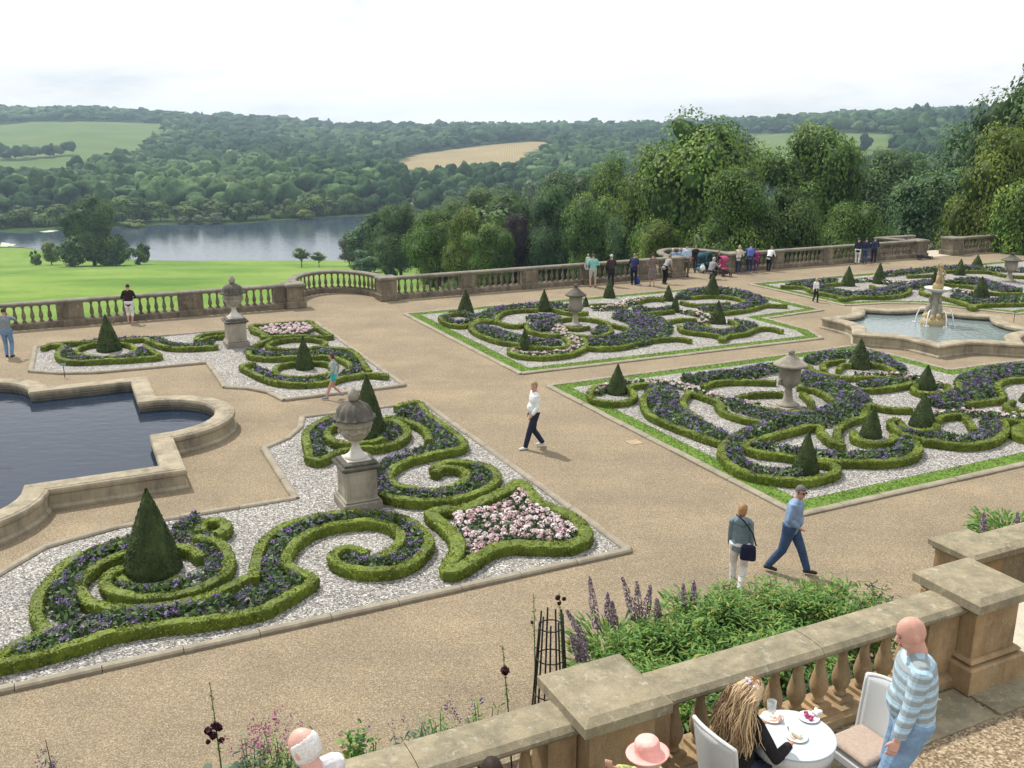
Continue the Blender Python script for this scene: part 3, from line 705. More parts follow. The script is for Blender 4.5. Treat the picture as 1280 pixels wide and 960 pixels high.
# ------------------------------------------------------------------ ground sheets of the parterre terrace
BT = 41.05                                       # line of the far balustrade in garden coordinates
bayA = arc(11.3, BT, 2.1, 180, 0, 17); bayA = [(a, BT + (b - BT) * 1.55) for a, b in bayA]
bayB = arc(31.45, BT, 1.85, 180, 0, 17); bayB = [(a, BT + (b - BT) * 1.7) for a, b in bayB]
edge = [(-60, BT + .25)] + [(a, b + .25) for a, b in bayA] + [(a, b + .25) for a, b in bayB] + [(46.6, BT + .25), (46.6, BT + 2.2), (53, BT + 2.2), (53, BT + .25), (95, BT + .25)]
WALL_P = np.array([0.76, 6.82])                  # a point on the near balustrade's centre line
s_w, t_w = WALL_P @ BV, WALL_P @ AV
gb = bmesh.new()
top = [gb.verts.new((*st(a, b), 0)) for a, b in edge + [(95, -12), (-60, -12)]]
gb.faces.new(top[::-1] if False else top)
geo = bmesh.ops.extrude_face_region(gb, geom=gb.faces[:])
for v in [g for g in geo['geom'] if isinstance(g, bmesh.types.BMVert)]: v.co.z = -6.5
bmesh.ops.recalc_face_normals(gb, faces=gb.faces[:]); bmesh.ops.triangulate(gb, faces=gb.faces[:])
me = bpy.data.meshes.new('gravel_terrace'); gb.to_mesh(me); gb.free(); me.materials.append(M['path']); me.materials.append(M['far_stone'])
for p_ in me.polygons: p_.material_index = 0 if abs(p_.normal.z) > .5 else 1
tag(link('gravel_terrace', me), kind='structure')
beds = {
 'NL': ([(-7, 13.6), (9.0, 13.6), (9.0, 24.55), (5.48, 24.6), (5.2, 23.7), (4.7, 22.95), (4.0, 22.45), (3.95, 18.87), (0.4, 18.9), (-0.9, 18.5), (-1.9, 17.3), (-7, 17.2)], 0, 'left bed nearest the camera'),
 'FL': ([(-1.2, 37.3), (-1.3, 33.5), (-0.4, 32.75), (0.7, 32.35), (4.1, 32.2), (4.1, 28.75), (4.7, 28.3), (5.2, 27.5), (5.42, 26.55), (9.1, 26.55), (9.1, 37.3)], 0, 'left bed beside the far balustrade'),
 'MB': ([(13.0, 37.5), (13.0, 26.3), (25.6, 26.1), (26.2, 27.4), (26.2, 30.1), (29.7, 30.4), (29.8, 37.5)], .42, 'middle bed'),
 'RB': ([(13.1, 24.6), (13.1, 13.55), (36, 13.55), (36, 20.4), (29.4, 20.4), (27.2, 20.6), (25.9, 20.6), (25.85, 24.6)], .42, 'right hand bed'),
 'FR': ([(31.5, 37.4), (31.5, 30.85), (33.5, 30.5), (35.0, 29.6), (36.6, 26.15), (60, 26.15), (60, 37.4)], .42, 'far right bed')}
BED = {}
for k, (P, g, lab) in beds.items():
    Q = STP(P); area = 0.5 * sum(Q[i][0] * Q[(i + 1) % len(Q)][1] - Q[(i + 1) % len(Q)][0] * Q[i][1] for i in range(len(Q)))
    if area < 0: Q = Q[::-1]
    kw, kh = (.17, .085) if not g else (.2, .06)
    e = MB(); prof = [(-kw / 2, 0), (kw / 2, 0), (kw / 2, kh * .6), (kw * .33, kh * .93), (0, kh), (-kw * .33, kh * .93), (-kw / 2, kh * .6)][::-1]
    # kerb stones laid end to end, joints a little open
    for i in range(len(Q)):
        a, b_ = Q[i], Q[(i + 1) % len(Q)]; Ln = np.linalg.norm(b_ - a); n = max(1, round(Ln / 1.15)); d = (b_ - a) / Ln
        for j in range(n):
            p0 = a + d * (Ln * j / n + .006); p1 = a + d * (Ln * (j + 1) / n - .006 + (kw * .2 if j == n - 1 else 0))
            off = np.array([d[1], -d[0]]) * rng.normal() * .006; zz = rng.normal() * .004
            e.sweep([p0 + off, p1 + off], prof, z=zz)
    tag(e.build('stone_edging', M['kerb']), f'low stone kerb edging round the {lab}', 'kerb')
    if g:
        P1 = offset_poly(Q, kw / 2 - .02); P2 = offset_poly(Q, g + .1)
        sheet('turf_strip', P1, .03, M['turf']); 
        # short blades over the strip
        b = MB(); n0 = len(Q)
        for i in range(n0):
            a, a1, c, c1 = P1[i], P1[(i + 1) % n0], P2[i], P2[(i + 1) % n0]
            n = int(np.linalg.norm(a1 - a) * g * 700); u, w = rng.random(n)[:, None], rng.random(n)[:, None]
            q = (a * (1 - u) + a1 * u) * (1 - w) + (c * (1 - u) + c1 * u) * w
            cc = np.c_[q, .035 + rng.random(n) * .03]; nn = rng.normal(size=(n, 3)) * .6; nn[:, 2] += .8
            b.quads(leaf_quads(cc, nn, .022, 2.4, .4))
        tag(b.build('turf_grass', M['grass']), f'short grass strip bordering the {lab}', kind='stuff')
        inner = offset_poly(Q, g + .12); sheet('white_gravel', inner, .036, M['white_gravel'])
    else:
        inner = offset_poly(Q, kw / 2 - .02); sheet('white_gravel', inner, .03, M['white_gravel'])
    BED[k] = inner
# ------------------------------------------------------------------ clipped box hedges
HH = .225
hprof = [(-.46, 0), (-.51, .40), (-.51, .86), (-.45, .99), (-.16, 1.01), (.16, 1.01), (.45, .99), (.51, .86), (.51, .40), (.46, 0)]
def hedge(label, pts, w=.205, h=HH, closed=False, name='box_hedge'):
    if PX(pts, h)[:, 1].mean() > 23: w *= .86; h *= .84
    else: w *= .93; h *= .92
    P = smooth_path(PX(pts, h), .07, closed); Y = P[:, 1].mean()
    P = P + rng.normal(size=P.shape) * .005
    b = MB(); n = len(P)
    prof = [(u * w, v * h) for u, v in hprof]
    lf = 1 if Y < 26 else 0.6 if Y < 36 else .4
    b.sweep(P, [(-u, v) for u, v in prof], closed=closed, z=.02 + .012 * np.sin(np.arange(n) * .31 + rng.random() * 6) + .008 * np.sin(np.arange(n) * .83), caps=True, smooth=False, wob=.007)
    b.t = list(np.clip(.38 + rng.normal(size=len(b.f)) * .12, 0, 1))
    T = np.gradient(P, axis=0); T /= np.linalg.norm(T, axis=1)[:, None] + 1e-9; Nn = np.stack([T[:, 1], -T[:, 0]], 1)
    k = int(n * .07 * 560 * lf); i = rng.integers(0, n, k); pr = np.array(prof); j = rng.choice(9, k, p=[.15, .14, .09, .08, .08, .08, .09, .14, .15]); f = rng.random(k)[:, None]
    uv = pr[j] * (1 - f) + pr[j + 1] * f; dv = pr[j + 1] - pr[j]; nv = np.stack([-dv[:, 1], dv[:, 0]], 1); nv /= np.linalg.norm(nv, axis=1)[:, None]
    q2 = P[i] + Nn[i] * uv[:, :1] + T[i] * rng.uniform(-.04, .04, k)[:, None]
    c = np.c_[q2, .02 + uv[:, 1]]; nr = np.c_[Nn[i] * nv[:, :1], nv[:, 1]]
    c += nr * rng.uniform(-.01, .018, k)[:, None]
    b.quads(leaf_quads(c, nr, rng.uniform(.022, .040, k) / (lf ** .45), 1.4, .65), 0, np.clip(.52 + rng.normal(size=k) * .24, 0, 1))
    # ends
    return tag(b.build(name, M['hedge']), 'clipped box hedge ' + label, 'hedge', 'low box hedges of the parterre')
hl = hedge
# near left bed
hl('forming the long front S from the left tip to the big scroll', [(-30, 838), (0, 828), (37, 820), (100, 803), (140, 790), (200, 780), (250, 775), (320, 763), (345, 753), (375, 735), (391, 724), (380, 717), (362, 708), (358, 695), (370, 677), (390, 664), (420, 655), (460, 651), (485, 655), (500, 666), (498, 680), (484, 691), (470, 696)])
hl('sweeping round the outside of the big scroll in front of the pedestal', [(317, 722), (320, 704), (327, 680), (347, 662), (375, 650), (402, 644), (452, 640), (490, 644), (517, 654), (535, 672), (532, 687), (515, 702), (490, 711), (452, 712), (425, 705), (416, 696), (425, 687), (442, 685), (458, 691)])
hl('curving up the left of the tall nearest cone from the left tip', [(-30, 830), (0, 817), (25, 804), (57, 787), (52, 780), (45, 765), (50, 742), (67, 720), (85, 702), (112, 689), (140, 679), (172, 670), (205, 664)])
hl('ringing the foot of the tall nearest cone on its right', [(244, 671), (270, 676), (282, 687), (287, 702), (280, 717), (262, 729), (237, 739), (200, 745), (170, 745), (142, 739), (131, 727), (139, 716), (153, 709)])
hl('small curl right of the tall nearest cone', [(250, 664), (253, 653), (270, 650), (282, 655), (281, 662), (270, 666)], w=.24)
hl('making the inner left crescent round the tall nearest cone', [(250, 696), (240, 687), (220, 684), (190, 684), (155, 691), (130, 702), (107, 717), (99, 732), (108, 749), (130, 757), (175, 760), (212, 756), (250, 747), (282, 735), (310, 722)])
hl('tight ring hugging the base of the tall nearest cone', [(150, 722), (160, 731), (180, 734), (205, 731), (224, 721)], w=.16, h=.16)
hl('pointed loop on the left behind the near pedestal urn', [(430, 521), (417, 520), (400, 527), (386, 536), (382, 547), (386, 562), (387, 572), (402, 574), (420, 565), (445, 560), (470, 558), (492, 554), (505, 547), (509, 538), (502, 530), (492, 526), (480, 524)])
hl('small inner crescent left of the leaning dark cone', [(425, 530), (412, 535), (409, 543), (418, 551), (440, 554), (465, 552), (480, 547)], w=.19)
hl('inner crescent right of the dark cone behind the near urn', [(482, 521), (500, 523), (520, 530), (533, 539), (536, 550)])
hl('pointed outer strand on the top right of the left near bed', [(495, 509), (512, 503), (525, 503), (530, 512), (540, 521), (560, 535), (575, 547), (580, 556), (570, 561), (545, 566), (515, 573), (495, 582), (486, 593), (492, 604), (515, 610), (550, 612), (576, 603), (584, 594), (574, 585), (552, 585), (543, 591)])
hl('outer ring of the flattened scroll right of the near pedestal', [(478, 617), (490, 621), (515, 625), (545, 625), (582, 620), (610, 609), (621, 597), (616, 587), (600, 580), (574, 577), (553, 579), (541, 586)])
hl('edging the big triangular bed of pink flowers', [(650, 603), (634, 611), (612, 622), (582, 634), (557, 636), (540, 640), (543, 647), (556, 657), (569, 672), (572, 687), (563, 702), (560, 711), (572, 711), (590, 700), (612, 686), (640, 680), (675, 681), (712, 680), (731, 671), (729, 660), (717, 647), (697, 637), (676, 628), (664, 617)], closed=True, w=.3)
# far left bed
hl('running round the front of the dark cone by the left pool', [(54, 434), (62, 431), (79, 432), (72, 441), (76, 448), (92, 451), (124, 450), (161, 448), (198, 445), (192, 439), (180, 432)])
hl('long wavy strand behind the cone by the left pool', [(60, 430), (86, 428), (124, 426), (161, 424), (180, 423), (190, 427), (202, 431.5), (217, 434), (246, 434), (272, 432)])
hl('oval ring round the dark cone by the left pool', [(95, 439), (105, 432), (130, 428.5), (155, 429), (168, 434), (162, 442), (138, 446), (110, 444.5)], closed=True, w=.17)
hl('upper curl left of the far pedestal urn', [(245, 425), (250, 419.5), (263, 416.5), (282, 415)])
hl('lower inner curl left of the far pedestal urn', [(250, 426), (262, 421), (280, 419.5)], w=.17)
hl('outer front strand below the small cone behind the running girl', [(318, 453), (302, 457), (313, 464), (330, 472), (350, 477.5), (381, 479), (412, 476), (429, 471), (458, 467), (485, 469)])
hl('right hand strand beside the running girl', [(462, 464), (455, 455), (447, 444), (436, 437), (412, 434.5), (392, 434)])
hl('wide shallow arc between the small cone and the oval', [(311, 438), (313, 444), (337, 447), (372, 445.5), (407, 445), (426, 449), (437, 456), (434, 464)])
hl('oval ring round the small cone left of the running girl', [(344, 464), (348, 457), (368, 453.5), (392, 452), (412, 455), (414, 464), (400, 469), (372, 471), (350, 469)], closed=True, w=.17)
hl('flat oval ring below the far pink bed', [(335, 433), (342, 427), (359, 423.5), (386, 422.5), (404, 426), (406, 431), (388, 435), (360, 436.5)], closed=True, w=.17)
hl('strand sloping from the far urn down to the wide arc', [(311, 437), (322, 430), (337, 423), (331, 418), (315, 412)])
hl('edging the far left bed of pink flowers', [(314, 407), (344, 404.5), (372, 402), (388, 402), (393, 407), (409, 416), (412, 420), (381, 419.5), (348, 419.5), (330, 421), (326, 414)], closed=True)
# middle bed
hl('ring round the leftmost cone of the middle bed', [(550.6, 397), (557, 403), (571, 406.5), (587, 405), (597, 399), (590, 393), (573, 391), (557, 393)], closed=True, w=.19)
hl('outer crescent along the left of the middle bed', [(618, 400), (600, 402), (589, 407), (593, 414), (607.5, 421), (624, 426), (648, 430), (668, 433), (693, 434.5), (709, 432), (712, 427), (705, 421)])
hl('arched strand over the left lobe of the middle bed', [(620, 402), (622, 396), (630, 390), (650, 387), (672, 386.5)])
hl('straight strand under the second cone of the middle bed', [(591, 399), (618, 400.5), (632, 405), (645, 406.5), (657, 404.5)])
hl('short curved strand left of the grey urn in the middle bed', [(658, 404), (660, 411), (669, 415), (686, 418), (699, 418)])
hl('upper outer ring about the grey urn in the middle bed', [(682, 408), (688, 402.5), (703, 398.5), (722, 397), (740, 398.5), (755, 402), (770, 406.5), (790, 411)])
hl('lower inner ring about the grey urn in the middle bed', [(704, 409), (706, 415), (725, 419.5), (750, 419.5), (764, 414), (761, 407)], w=.19)
hl('tiny ring at the foot of the grey urn in the middle bed', [(706, 408), (720, 410.5), (736, 408.5)], w=.18, h=.2)
hl('front ring beside the pink strip at the corner of the middle bed', [(650, 434), (638, 436), (640, 441), (656, 444.5), (683, 445.5), (713, 442), (729, 435), (733, 428), (728, 422)])
hl('wavy strand along the front right of the middle bed', [(733, 433.5), (750, 434.5), (770, 433.5), (786, 431), (811, 425), (837, 422.5), (852, 422.5), (863, 425)])
hl('curved strand in the middle of the middle bed', [(823, 410), (831, 403), (847, 399), (872, 398.5)])
hl('bird shaped outline at the right of the middle bed', [(849, 407), (855, 413), (878, 416), (898, 419), (903, 424), (911, 419), (932, 416), (947, 410), (963, 409.5), (978, 413)])
hl('ring at the foot of the right front cone of the middle bed', [(881, 405), (890, 411), (903, 412), (918, 409), (921, 404), (912, 400)], w=.19)
hl('zigzag strand left of the paired small cones', [(780, 386), (790, 391), (803, 392), (821, 390), (842, 388)])
hl('upper curl left of the paired small cones', [(798, 377), (805, 374.5), (818, 373), (830, 374)], w=.19)
hl('long outer strand along the back right of the middle bed', [(868, 391), (890, 391), (912, 389.5), (937, 386), (955, 381), (968, 381), (984, 381.5)])
hl('back arc behind the tallest cone of the middle bed', [(864, 371), (882, 369.5), (906, 370), (925, 373.5), (931, 378)], w=.19)
hl('front arc before the tallest cone of the middle bed', [(851, 377), (866, 380), (890, 380), (912, 378)], w=.19)
hl('strand at the back left of the middle bed by the urn', [(690, 385), (702, 389), (718, 391), (735, 390)], w=.19)
hl('back strand right of the grey urn of the middle bed', [(738, 381), (755, 380), (775, 381), (783, 384)], w=.19)
# right hand bed
hl('ring round the lone cone at the corner of the right bed', [(745, 482), (737, 491), (743, 499), (765, 502.5), (787, 500), (793, 492), (786, 484), (800, 480), (820, 480.5)])
hl('long outer crescent down the left side of the right bed', [(828, 482), (812, 489), (804, 502), (811, 517), (830, 527), (855, 537), (880, 546), (902, 553)])
hl('short inner strand of the left crescent in the right bed', [(862, 490), (854, 501), (860, 514), (876, 523)], w=.19)
hl('straight strand behind the pink strip of the right bed', [(858, 489), (877, 494), (897, 502), (905, 510)])
hl('slanting strand in the middle left of the right bed', [(897, 506), (905, 514.5), (930, 523), (958, 528)])
hl('great outer loop at the near corner of the right bed', [(965, 528), (930, 539), (910, 550), (902, 563), (911, 578), (930, 589), (955, 595), (998, 600), (1027, 596), (1045, 589), (1041, 580), (1022, 576)])
hl('inner strand running across the front of the right bed', [(967, 544), (944, 550), (931, 557), (946, 564), (980, 568), (1022, 574), (1060, 576), (1110, 576), (1140, 570), (1148, 560), (1141, 550), (1126, 541)])
hl('angled strand left of the two front cones of the right bed', [(968, 543), (998, 535), (1022, 532), (1028, 541), (1041, 552), (1055, 556)])
hl('S shaped strand beside the brown tipped cone', [(1050, 553), (1046, 543), (1050, 534), (1062, 526), (1078, 521), (1083, 512), (1086, 506), (1110, 510), (1141, 511)])
hl('ring at the foot of the brown tipped cone', [(1067, 538), (1069, 547), (1085, 552), (1105, 553.5), (1119, 548), (1116, 544)], w=.19)
hl('large oval outline at the right front of the right bed', [(1122, 523), (1113, 528), (1122, 537), (1140, 546), (1173, 552), (1210, 555), (1242, 550), (1257, 538), (1255, 526), (1266, 525), (1290, 528)])
hl('ring at the foot of the largest cone in the right bed', [(1125, 527), (1132, 534), (1150, 538), (1170, 535), (1168, 527)], w=.19)
hl('inner strand over the large oval of the right bed', [(1168, 527), (1180, 520), (1203, 518.5), (1212, 527), (1217, 537)], w=.19)
hl('back strand behind the urn of the right bed', [(878, 483), (893, 477.5), (920, 475.5), (970, 476.5)])
hl('inner arc left of the urn of the right bed', [(921, 496), (943, 491.5), (982, 491)], w=.19)
hl('lower ring about the urn of the right bed', [(940, 507), (967, 512), (998, 515), (1014, 510), (1012, 499), (1003, 491)])
hl('strand curving down right of the urn of the right bed', [(998, 483), (1020, 487), (1037, 496.5), (1047, 507)])
hl('long low arc under the back cone of the right bed', [(1009, 456), (1019, 464), (1047, 470.5), (1085, 471), (1133, 473.5)])
hl('ring left of the back cone of the right bed', [(1030, 462), (1029, 455), (1040, 451.5), (1056, 450.5)], w=.19)
hl('tiny ring at the foot of the back cone of the right bed', [(1048, 462), (1053, 456), (1064, 455)], w=.18)
hl('short strand right of the back cone of the right bed', [(1088, 454.5), (1105, 457), (1120, 464)], w=.19)
hl('shallow arc in front of the long low arc of the right bed', [(1060, 484), (1090, 486), (1122, 482.5), (1143, 477)])
hl('ring round the cone right of the back cone', [(1146, 480), (1142, 486), (1153, 491), (1173, 491), (1187, 487), (1183, 480)], w=.19)
hl('upright strand at the left of the right hand lobe', [(1212, 470), (1200, 475), (1199, 483), (1211, 490)])
hl('curled strand at the right edge of the right bed', [(1290, 472), (1258, 474.5), (1247, 482), (1253, 491), (1252, 498), (1230, 501), (1209, 504)])
hl('ring round the cone cut by the right edge', [(1267, 501), (1258, 507), (1267, 512), (1292, 514)], w=.19)
hl('bushy curl at the right edge below the pink strip', [(1285, 529), (1272, 536), (1275, 544), (1292, 546)], w=.3)
# far right bed
hl('outer strand behind the blond child', [(976, 357.5), (1004, 358.5), (1017, 364), (1046, 369.5), (1054, 373.5), (1070, 370.5), (1110, 370.5), (1133, 366.5), (1138, 361)])
hl('small ring at the second cone in the far right bed', [(1088, 357), (1100, 359.5), (1112, 358), (1118, 355)], w=.17)
hl('straight strand at the back left of the far right bed', [(1134, 344.5), (1163, 343.5), (1180, 344)], w=.19)
hl('front strand right of the fountain figure', [(1152, 361), (1154, 366), (1179, 371.5), (1205.6, 378.5), (1216, 384), (1227, 380.5), (1290, 379)])
hl('middle strand behind the fountain bowl', [(1178, 354.5), (1217, 358), (1238, 365.5), (1290, 367)], w=.19)
hl('back strand along the far right path', [(1182, 338.5), (1231, 339), (1256, 343.5), (1290, 346)], w=.19)
hl('short strand left of the first cone in the far right bed', [(1022, 357), (1040, 354.5), (1062, 353.5)], w=.19)
hl('curved strand between the two back cones of the far right bed', [(1186, 350), (1205, 351.5), (1230, 350)], w=.19)
# ------------------------------------------------------------------ topiary cones
def cone(px, py, ptop, wpx, label):
    x, y = U(px, py); h = height_over((x, y), ptop); D = y * CP + H * SP; r = wpx / F * D / 2
    b = MB(); k = 9
    prof = [(r * .92, .0), (r, .04 * h), (r * .965, .11 * h), (r * .84, .26 * h), (r * .69, .42 * h), (r * .53, .57 * h), (r * .36, .72 * h), (r * .195, .86 * h), (r * .08, .955 * h), (.01, h)]
    b.lathe(prof, 28); b.v[-1] = b.v[-1] + rng.normal(size=b.v[-1].shape) * .008
    b.t = list(np.clip(.4 + rng.normal(size=len(b.f)) * .1, 0, 1))
    n = int(math.pi * r * h * 2400 * (1 if y < 30 else .5)); z = rng.random(n); z = 1 - np.sqrt(z * .98); pr = np.array(prof)
    rr = np.interp(z * h, pr[:, 1], pr[:, 0]); a = rng.random(n) * 2 * math.pi
    nr = np.stack([np.cos(a), np.sin(a), np.full(n, r / h)], 1); rr = rr + rng.uniform(-.012, .012, n)
    b.quads(leaf_quads(np.stack([rr * np.cos(a), rr * np.sin(a), z * h], 1), nr, .024 if y < 30 else .04, 1.8, .6), 0, np.clip(.5 + rng.normal(size=n) * .22, 0, 1))
    e = link('topiary_cone', b.mesh('topiary_cone', M['yew'])); e.location = (x, y, .02); e.rotation_euler = (R(rng.normal() * .8), R(rng.normal() * .8), rng.random() * 6)
    return tag(e, 'clipped yew cone ' + label, 'topiary', 'clipped cones of the parterre')
cone(192, 716, 613, 69, 'largest, standing nearest in the left front bed')
cone(461, 546, 469, 44, 'dark, half hidden behind the near pedestal urn')
cone(137, 439, 394, 29, 'dark, by the left pool in front of the man in brown')
cone(381, 462, 421, 23, 'slim, left of the running girl')
cone(582, 392, 362, 20, 'at the far left corner of the middle bed')
cone(680, 390, 362, 17, 'left of the grey urn at the back of the middle bed')
cone(656, 438, 411, 15, 'smallest, at the front corner of the middle bed')
cone(761.5, 373, 349, 15, 'below the visitor in the dark cap')
cone(835, 377, 357, 14, 'upper of the two small paired cones in the middle bed')
cone(843.7, 391, 369, 12, 'lower of the two small paired cones in the middle bed')
cone(890, 373, 342, 20, 'below the crouching man and the pushchairs')
cone(897, 405, 376, 20, 'at the right front of the middle bed')
cone(732, 384, 371, 9, 'mostly hidden behind the grey urn of the middle bed')
cone(771, 493, 456, 26, 'alone at the left corner of the right bed')
cone(1074, 461, 424, 28, 'at the back of the right bed below the fountain pool')
cone(1157, 487, 457, 25, 'right of the back cone in the right bed')
cone(1088, 547, 508, 27, 'with browning tip, between the front cones of the right bed')
cone(1152.5, 534, 493, 32, 'broadest of the right bed, above the large oval')
cone(1006, 592, 540, 33, 'nearest in the right bed, above the man in blue')
cone(1284, 504, 484, 20, 'cut by the right edge in the right bed')
cone(1059.5, 358, 333, 17, 'first right of the blond child')
cone(1098.6, 355, 329, 16, 'second right of the blond child')
cone(1167, 360, 336, 11, 'slim, directly behind the fountain figure')
cone(1199, 344.5, 324, 14, 'left one at the back of the far right bed')
cone(1221, 335.5, 319, 15, 'right one at the back of the far right bed')
cone(1226, 373, 346, 20, 'broad, right of the fountain')
# ------------------------------------------------------------------ bedding plants (nobody could count them)
def bedding(label, pts, width, kind, h=.24, dens=1.0, z=.03, taper=True):
    P = smooth_path(PX(pts, .18), .08); n0 = len(P); Y = P[:, 1].mean(); lf = 1 if Y < 27 else .65 if Y < 36 else .45
    T = np.gradient(P, axis=0); T /= np.linalg.norm(T, axis=1)[:, None] + 1e-9; Nn = np.stack([T[:, 1], -T[:, 0]], 1)
    area = n0 * .08 * width; h *= .85 if Y > 23 else .95
    def pts_on(n):
        i = rng.integers(0, n0, n); u = rng.uniform(-.5, .5, n)
        tp = np.minimum(1, np.minimum(i, n0 - 1 - i) / max(1, n0 * .12) + .45) if taper else 1
        return P[i] + Nn[i] * (u * width * tp)[:, None] + T[i] * rng.uniform(-.05, .05, n)[:, None], 1 - (2 * np.abs(u)) ** 3 * .5
    b = MB()
    n = int(area * 620 * dens * lf); q, m = pts_on(n)
    zz = z + h * m * rng.random(n) ** .55; nn = rng.normal(size=(n, 3)) * .7; nn[:, 2] += .7
    b.quads(leaf_quads(np.c_[q, zz], nn, rng.uniform(.04, .085, n) / lf ** .4, 1.9, .3), 0, rng.random(n))
    if kind == 'purple':
        k = int(area * 36 * dens * (lf ** .5)); per = 15; q, m = pts_on(k); r = rng.uniform(.025, .065, k); hz = z + h * m * rng.uniform(.85, 1.22, k)
        qq = np.repeat(q, per, 0) + rng.normal(size=(k * per, 2)) * np.repeat(r, per)[:, None] * .75
        c = np.c_[qq, np.repeat(hz, per) + rng.uniform(-.03, .02, k * per)]
        nn = rng.normal(size=(k * per, 3)) * .5; nn[:, 2] += 1
        b.quads(leaf_quads(c, nn, rng.uniform(.018, .034, k * per) / lf ** .5, 1.2, .3), 1, np.clip(np.repeat(rng.random(k), per) + rng.normal(size=k * per) * .15, 0, 1))
        mats = [M['bed_leaf'], M['purple']]
    else:
        k = int(area * 38 * dens * (lf ** .4)); q, m = pts_on(k); mats = [M['bed_leaf'], M['pink']]
        flower_heads(b, np.c_[q, z + h * .8 * m + rng.random(k) * .06], .055 / lf ** .35)
    o = b.build('bedding_plants', mats); return tag(o, label, kind='stuff')
def flower_heads(b, c, r):
    per = 26; k = len(c); d = rng.normal(size=(k * per, 3)); d[:, 2] = np.abs(d[:, 2]) * .8 + .1; d /= np.linalg.norm(d, axis=1)[:, None]
    rr = np.repeat(rng.uniform(.6, 1.15, k) * r, per)[:, None]
    p = np.repeat(c, per, 0) + d * rr * np.array([1, 1, .75])
    b.quads(leaf_quads(p, d, rr[:, 0] * .62, 1.1, .3), 1, np.clip(np.repeat(rng.random(k), per) + rng.normal(size=k * per) * .2, 0, 1))
BP = 'purple heliotrope planted '
bd = bedding
bd(BP + 'along the long front hedge of the near left bed', [(20, 814), (60, 804), (90, 788), (130, 776), (170, 770), (210, 766), (260, 760), (310, 748), (350, 734), (372, 722)], .55, 'purple', .27)
bd(BP + 'in the left crescent by the tall cone', [(82, 770), (80, 752), (84, 735), (97, 715), (120, 695), (150, 682), (180, 675), (205, 670), (232, 660), (246, 648)], .5, 'purple', .3)
bd(BP + 'in the ring round the tall cone', [(246, 662), (262, 690), (268, 702), (260, 714), (245, 721), (225, 727), (200, 734), (170, 735), (150, 728)], .34, 'purple', .22)
bd(BP + 'round the big scroll below the pedestal', [(338, 730), (340, 708), (343, 690), (354, 672), (375, 659), (405, 650), (440, 646), (480, 647), (505, 655), (519, 670), (518, 685), (500, 698), (480, 704), (455, 701), (437, 695)], .42, 'purple', .25)
bd(BP + 'inside the pointed loop behind the near urn', [(398, 566), (394, 552), (398, 540), (412, 528), (428, 522)], .5, 'purple', .2)
bd(BP + 'along the upper right strand of the near left bed', [(500, 518), (512, 511), (522, 519), (540, 533), (555, 545), (563, 555), (540, 560), (512, 567), (490, 575), (477, 588), (478, 606), (492, 616), (520, 618), (550, 618), (580, 610), (600, 600), (604, 592), (592, 583)], .5, 'purple', .24)
bd(BP + 'beside the dark cone behind the near urn', [(475, 546), (488, 540), (495, 532), (485, 527)], .4, 'purple', .2)
bd(BP + 'in front of the dark cone by the left pool', [(84, 433), (80, 441), (90, 446.5), (124, 447), (155, 446), (176, 440), (176, 434)], .5, 'purple', .2)
bd(BP + 'along the back of the far left bed', [(105, 427), (150, 423), (190, 422), (205, 427), (220, 430), (245, 430), (266, 427)], .5, 'purple', .22)
bd(BP + 'between the oval and wide arc in the far left bed', [(314, 434), (322, 439), (345, 441), (372, 440.5), (398, 439), (412, 436)], .5, 'purple', .2)
bd(BP + 'in the loop round the small cone by the running girl', [(322, 458), (335, 467), (355, 474), (385, 475), (415, 470), (438, 462), (444, 450), (430, 442), (415, 439)], .5, 'purple', .2)
bd(BP + 'round the leftmost cone of the middle bed', [(554, 395), (562, 400), (575, 402), (588, 400), (592, 395), (580, 391), (562, 391)], .4, 'purple', .25)
bd(BP + 'along the back left of the middle bed', [(596, 397), (610, 392), (625, 387), (650, 383), (675, 381), (700, 382), (725, 386)], .8, 'purple', .3)
bd(BP + 'in the left crescent of the middle bed', [(600, 409), (615, 414), (632, 419), (652, 424), (675, 428), (700, 430)], .95, 'purple', .3)
bd(BP + 'left of the grey urn in the middle bed', [(662, 398), (675, 396), (690, 396), (685, 404), (672, 408), (680, 412)], .9, 'purple', .28)
bd(BP + 'spread across the centre right of the middle bed', [(738, 427), (770, 427), (795, 421), (812, 412), (812, 402), (795, 395), (775, 390)], 1.7, 'purple', .3)
bd(BP + 'in the bird shaped outline of the middle bed', [(860, 404), (870, 410), (888, 414), (905, 417), (925, 411), (940, 406), (920, 400)], .6, 'purple', .25)
bd(BP + 'left of the paired small cones', [(795, 383), (810, 387), (828, 386), (845, 383)], .7, 'purple', .25)
bd(BP + 'round the tallest cone of the middle bed', [(852, 371), (866, 365), (885, 362), (910, 363), (932, 368), (948, 376), (935, 383), (905, 386), (875, 386)], .9, 'purple', .32)
bd(BP + 'in the ring of the grey urn', [(742, 415), (756, 412), (752, 406)], .6, 'purple', .2)
bd(BP + 'down the left crescent of the right bed', [(826, 482), (828, 496), (834, 508), (850, 520), (868, 531), (886, 540), (906, 547)], 1.0, 'purple', .27)
bd(BP + 'along the back left of the right bed', [(855, 472), (880, 470), (910, 467), (940, 463), (968, 457)], .9, 'purple', .27)
bd(BP + 'behind the slanting strand of the right bed', [(912, 500), (930, 508), (950, 514), (965, 518)], .6, 'purple', .25)
bd(BP + 'inside the great loop of the right bed', [(975, 525), (950, 535), (925, 545), (916, 560), (922, 576), (945, 586), (970, 590), (1000, 590)], .5, 'purple', .25)
bd(BP + 'across the centre of the right bed', [(970, 520), (992, 524), (1015, 522), (1038, 518), (1056, 510), (1066, 498), (1056, 488), (1038, 480), (1020, 474), (1005, 468)], 1.1, 'purple', .3)
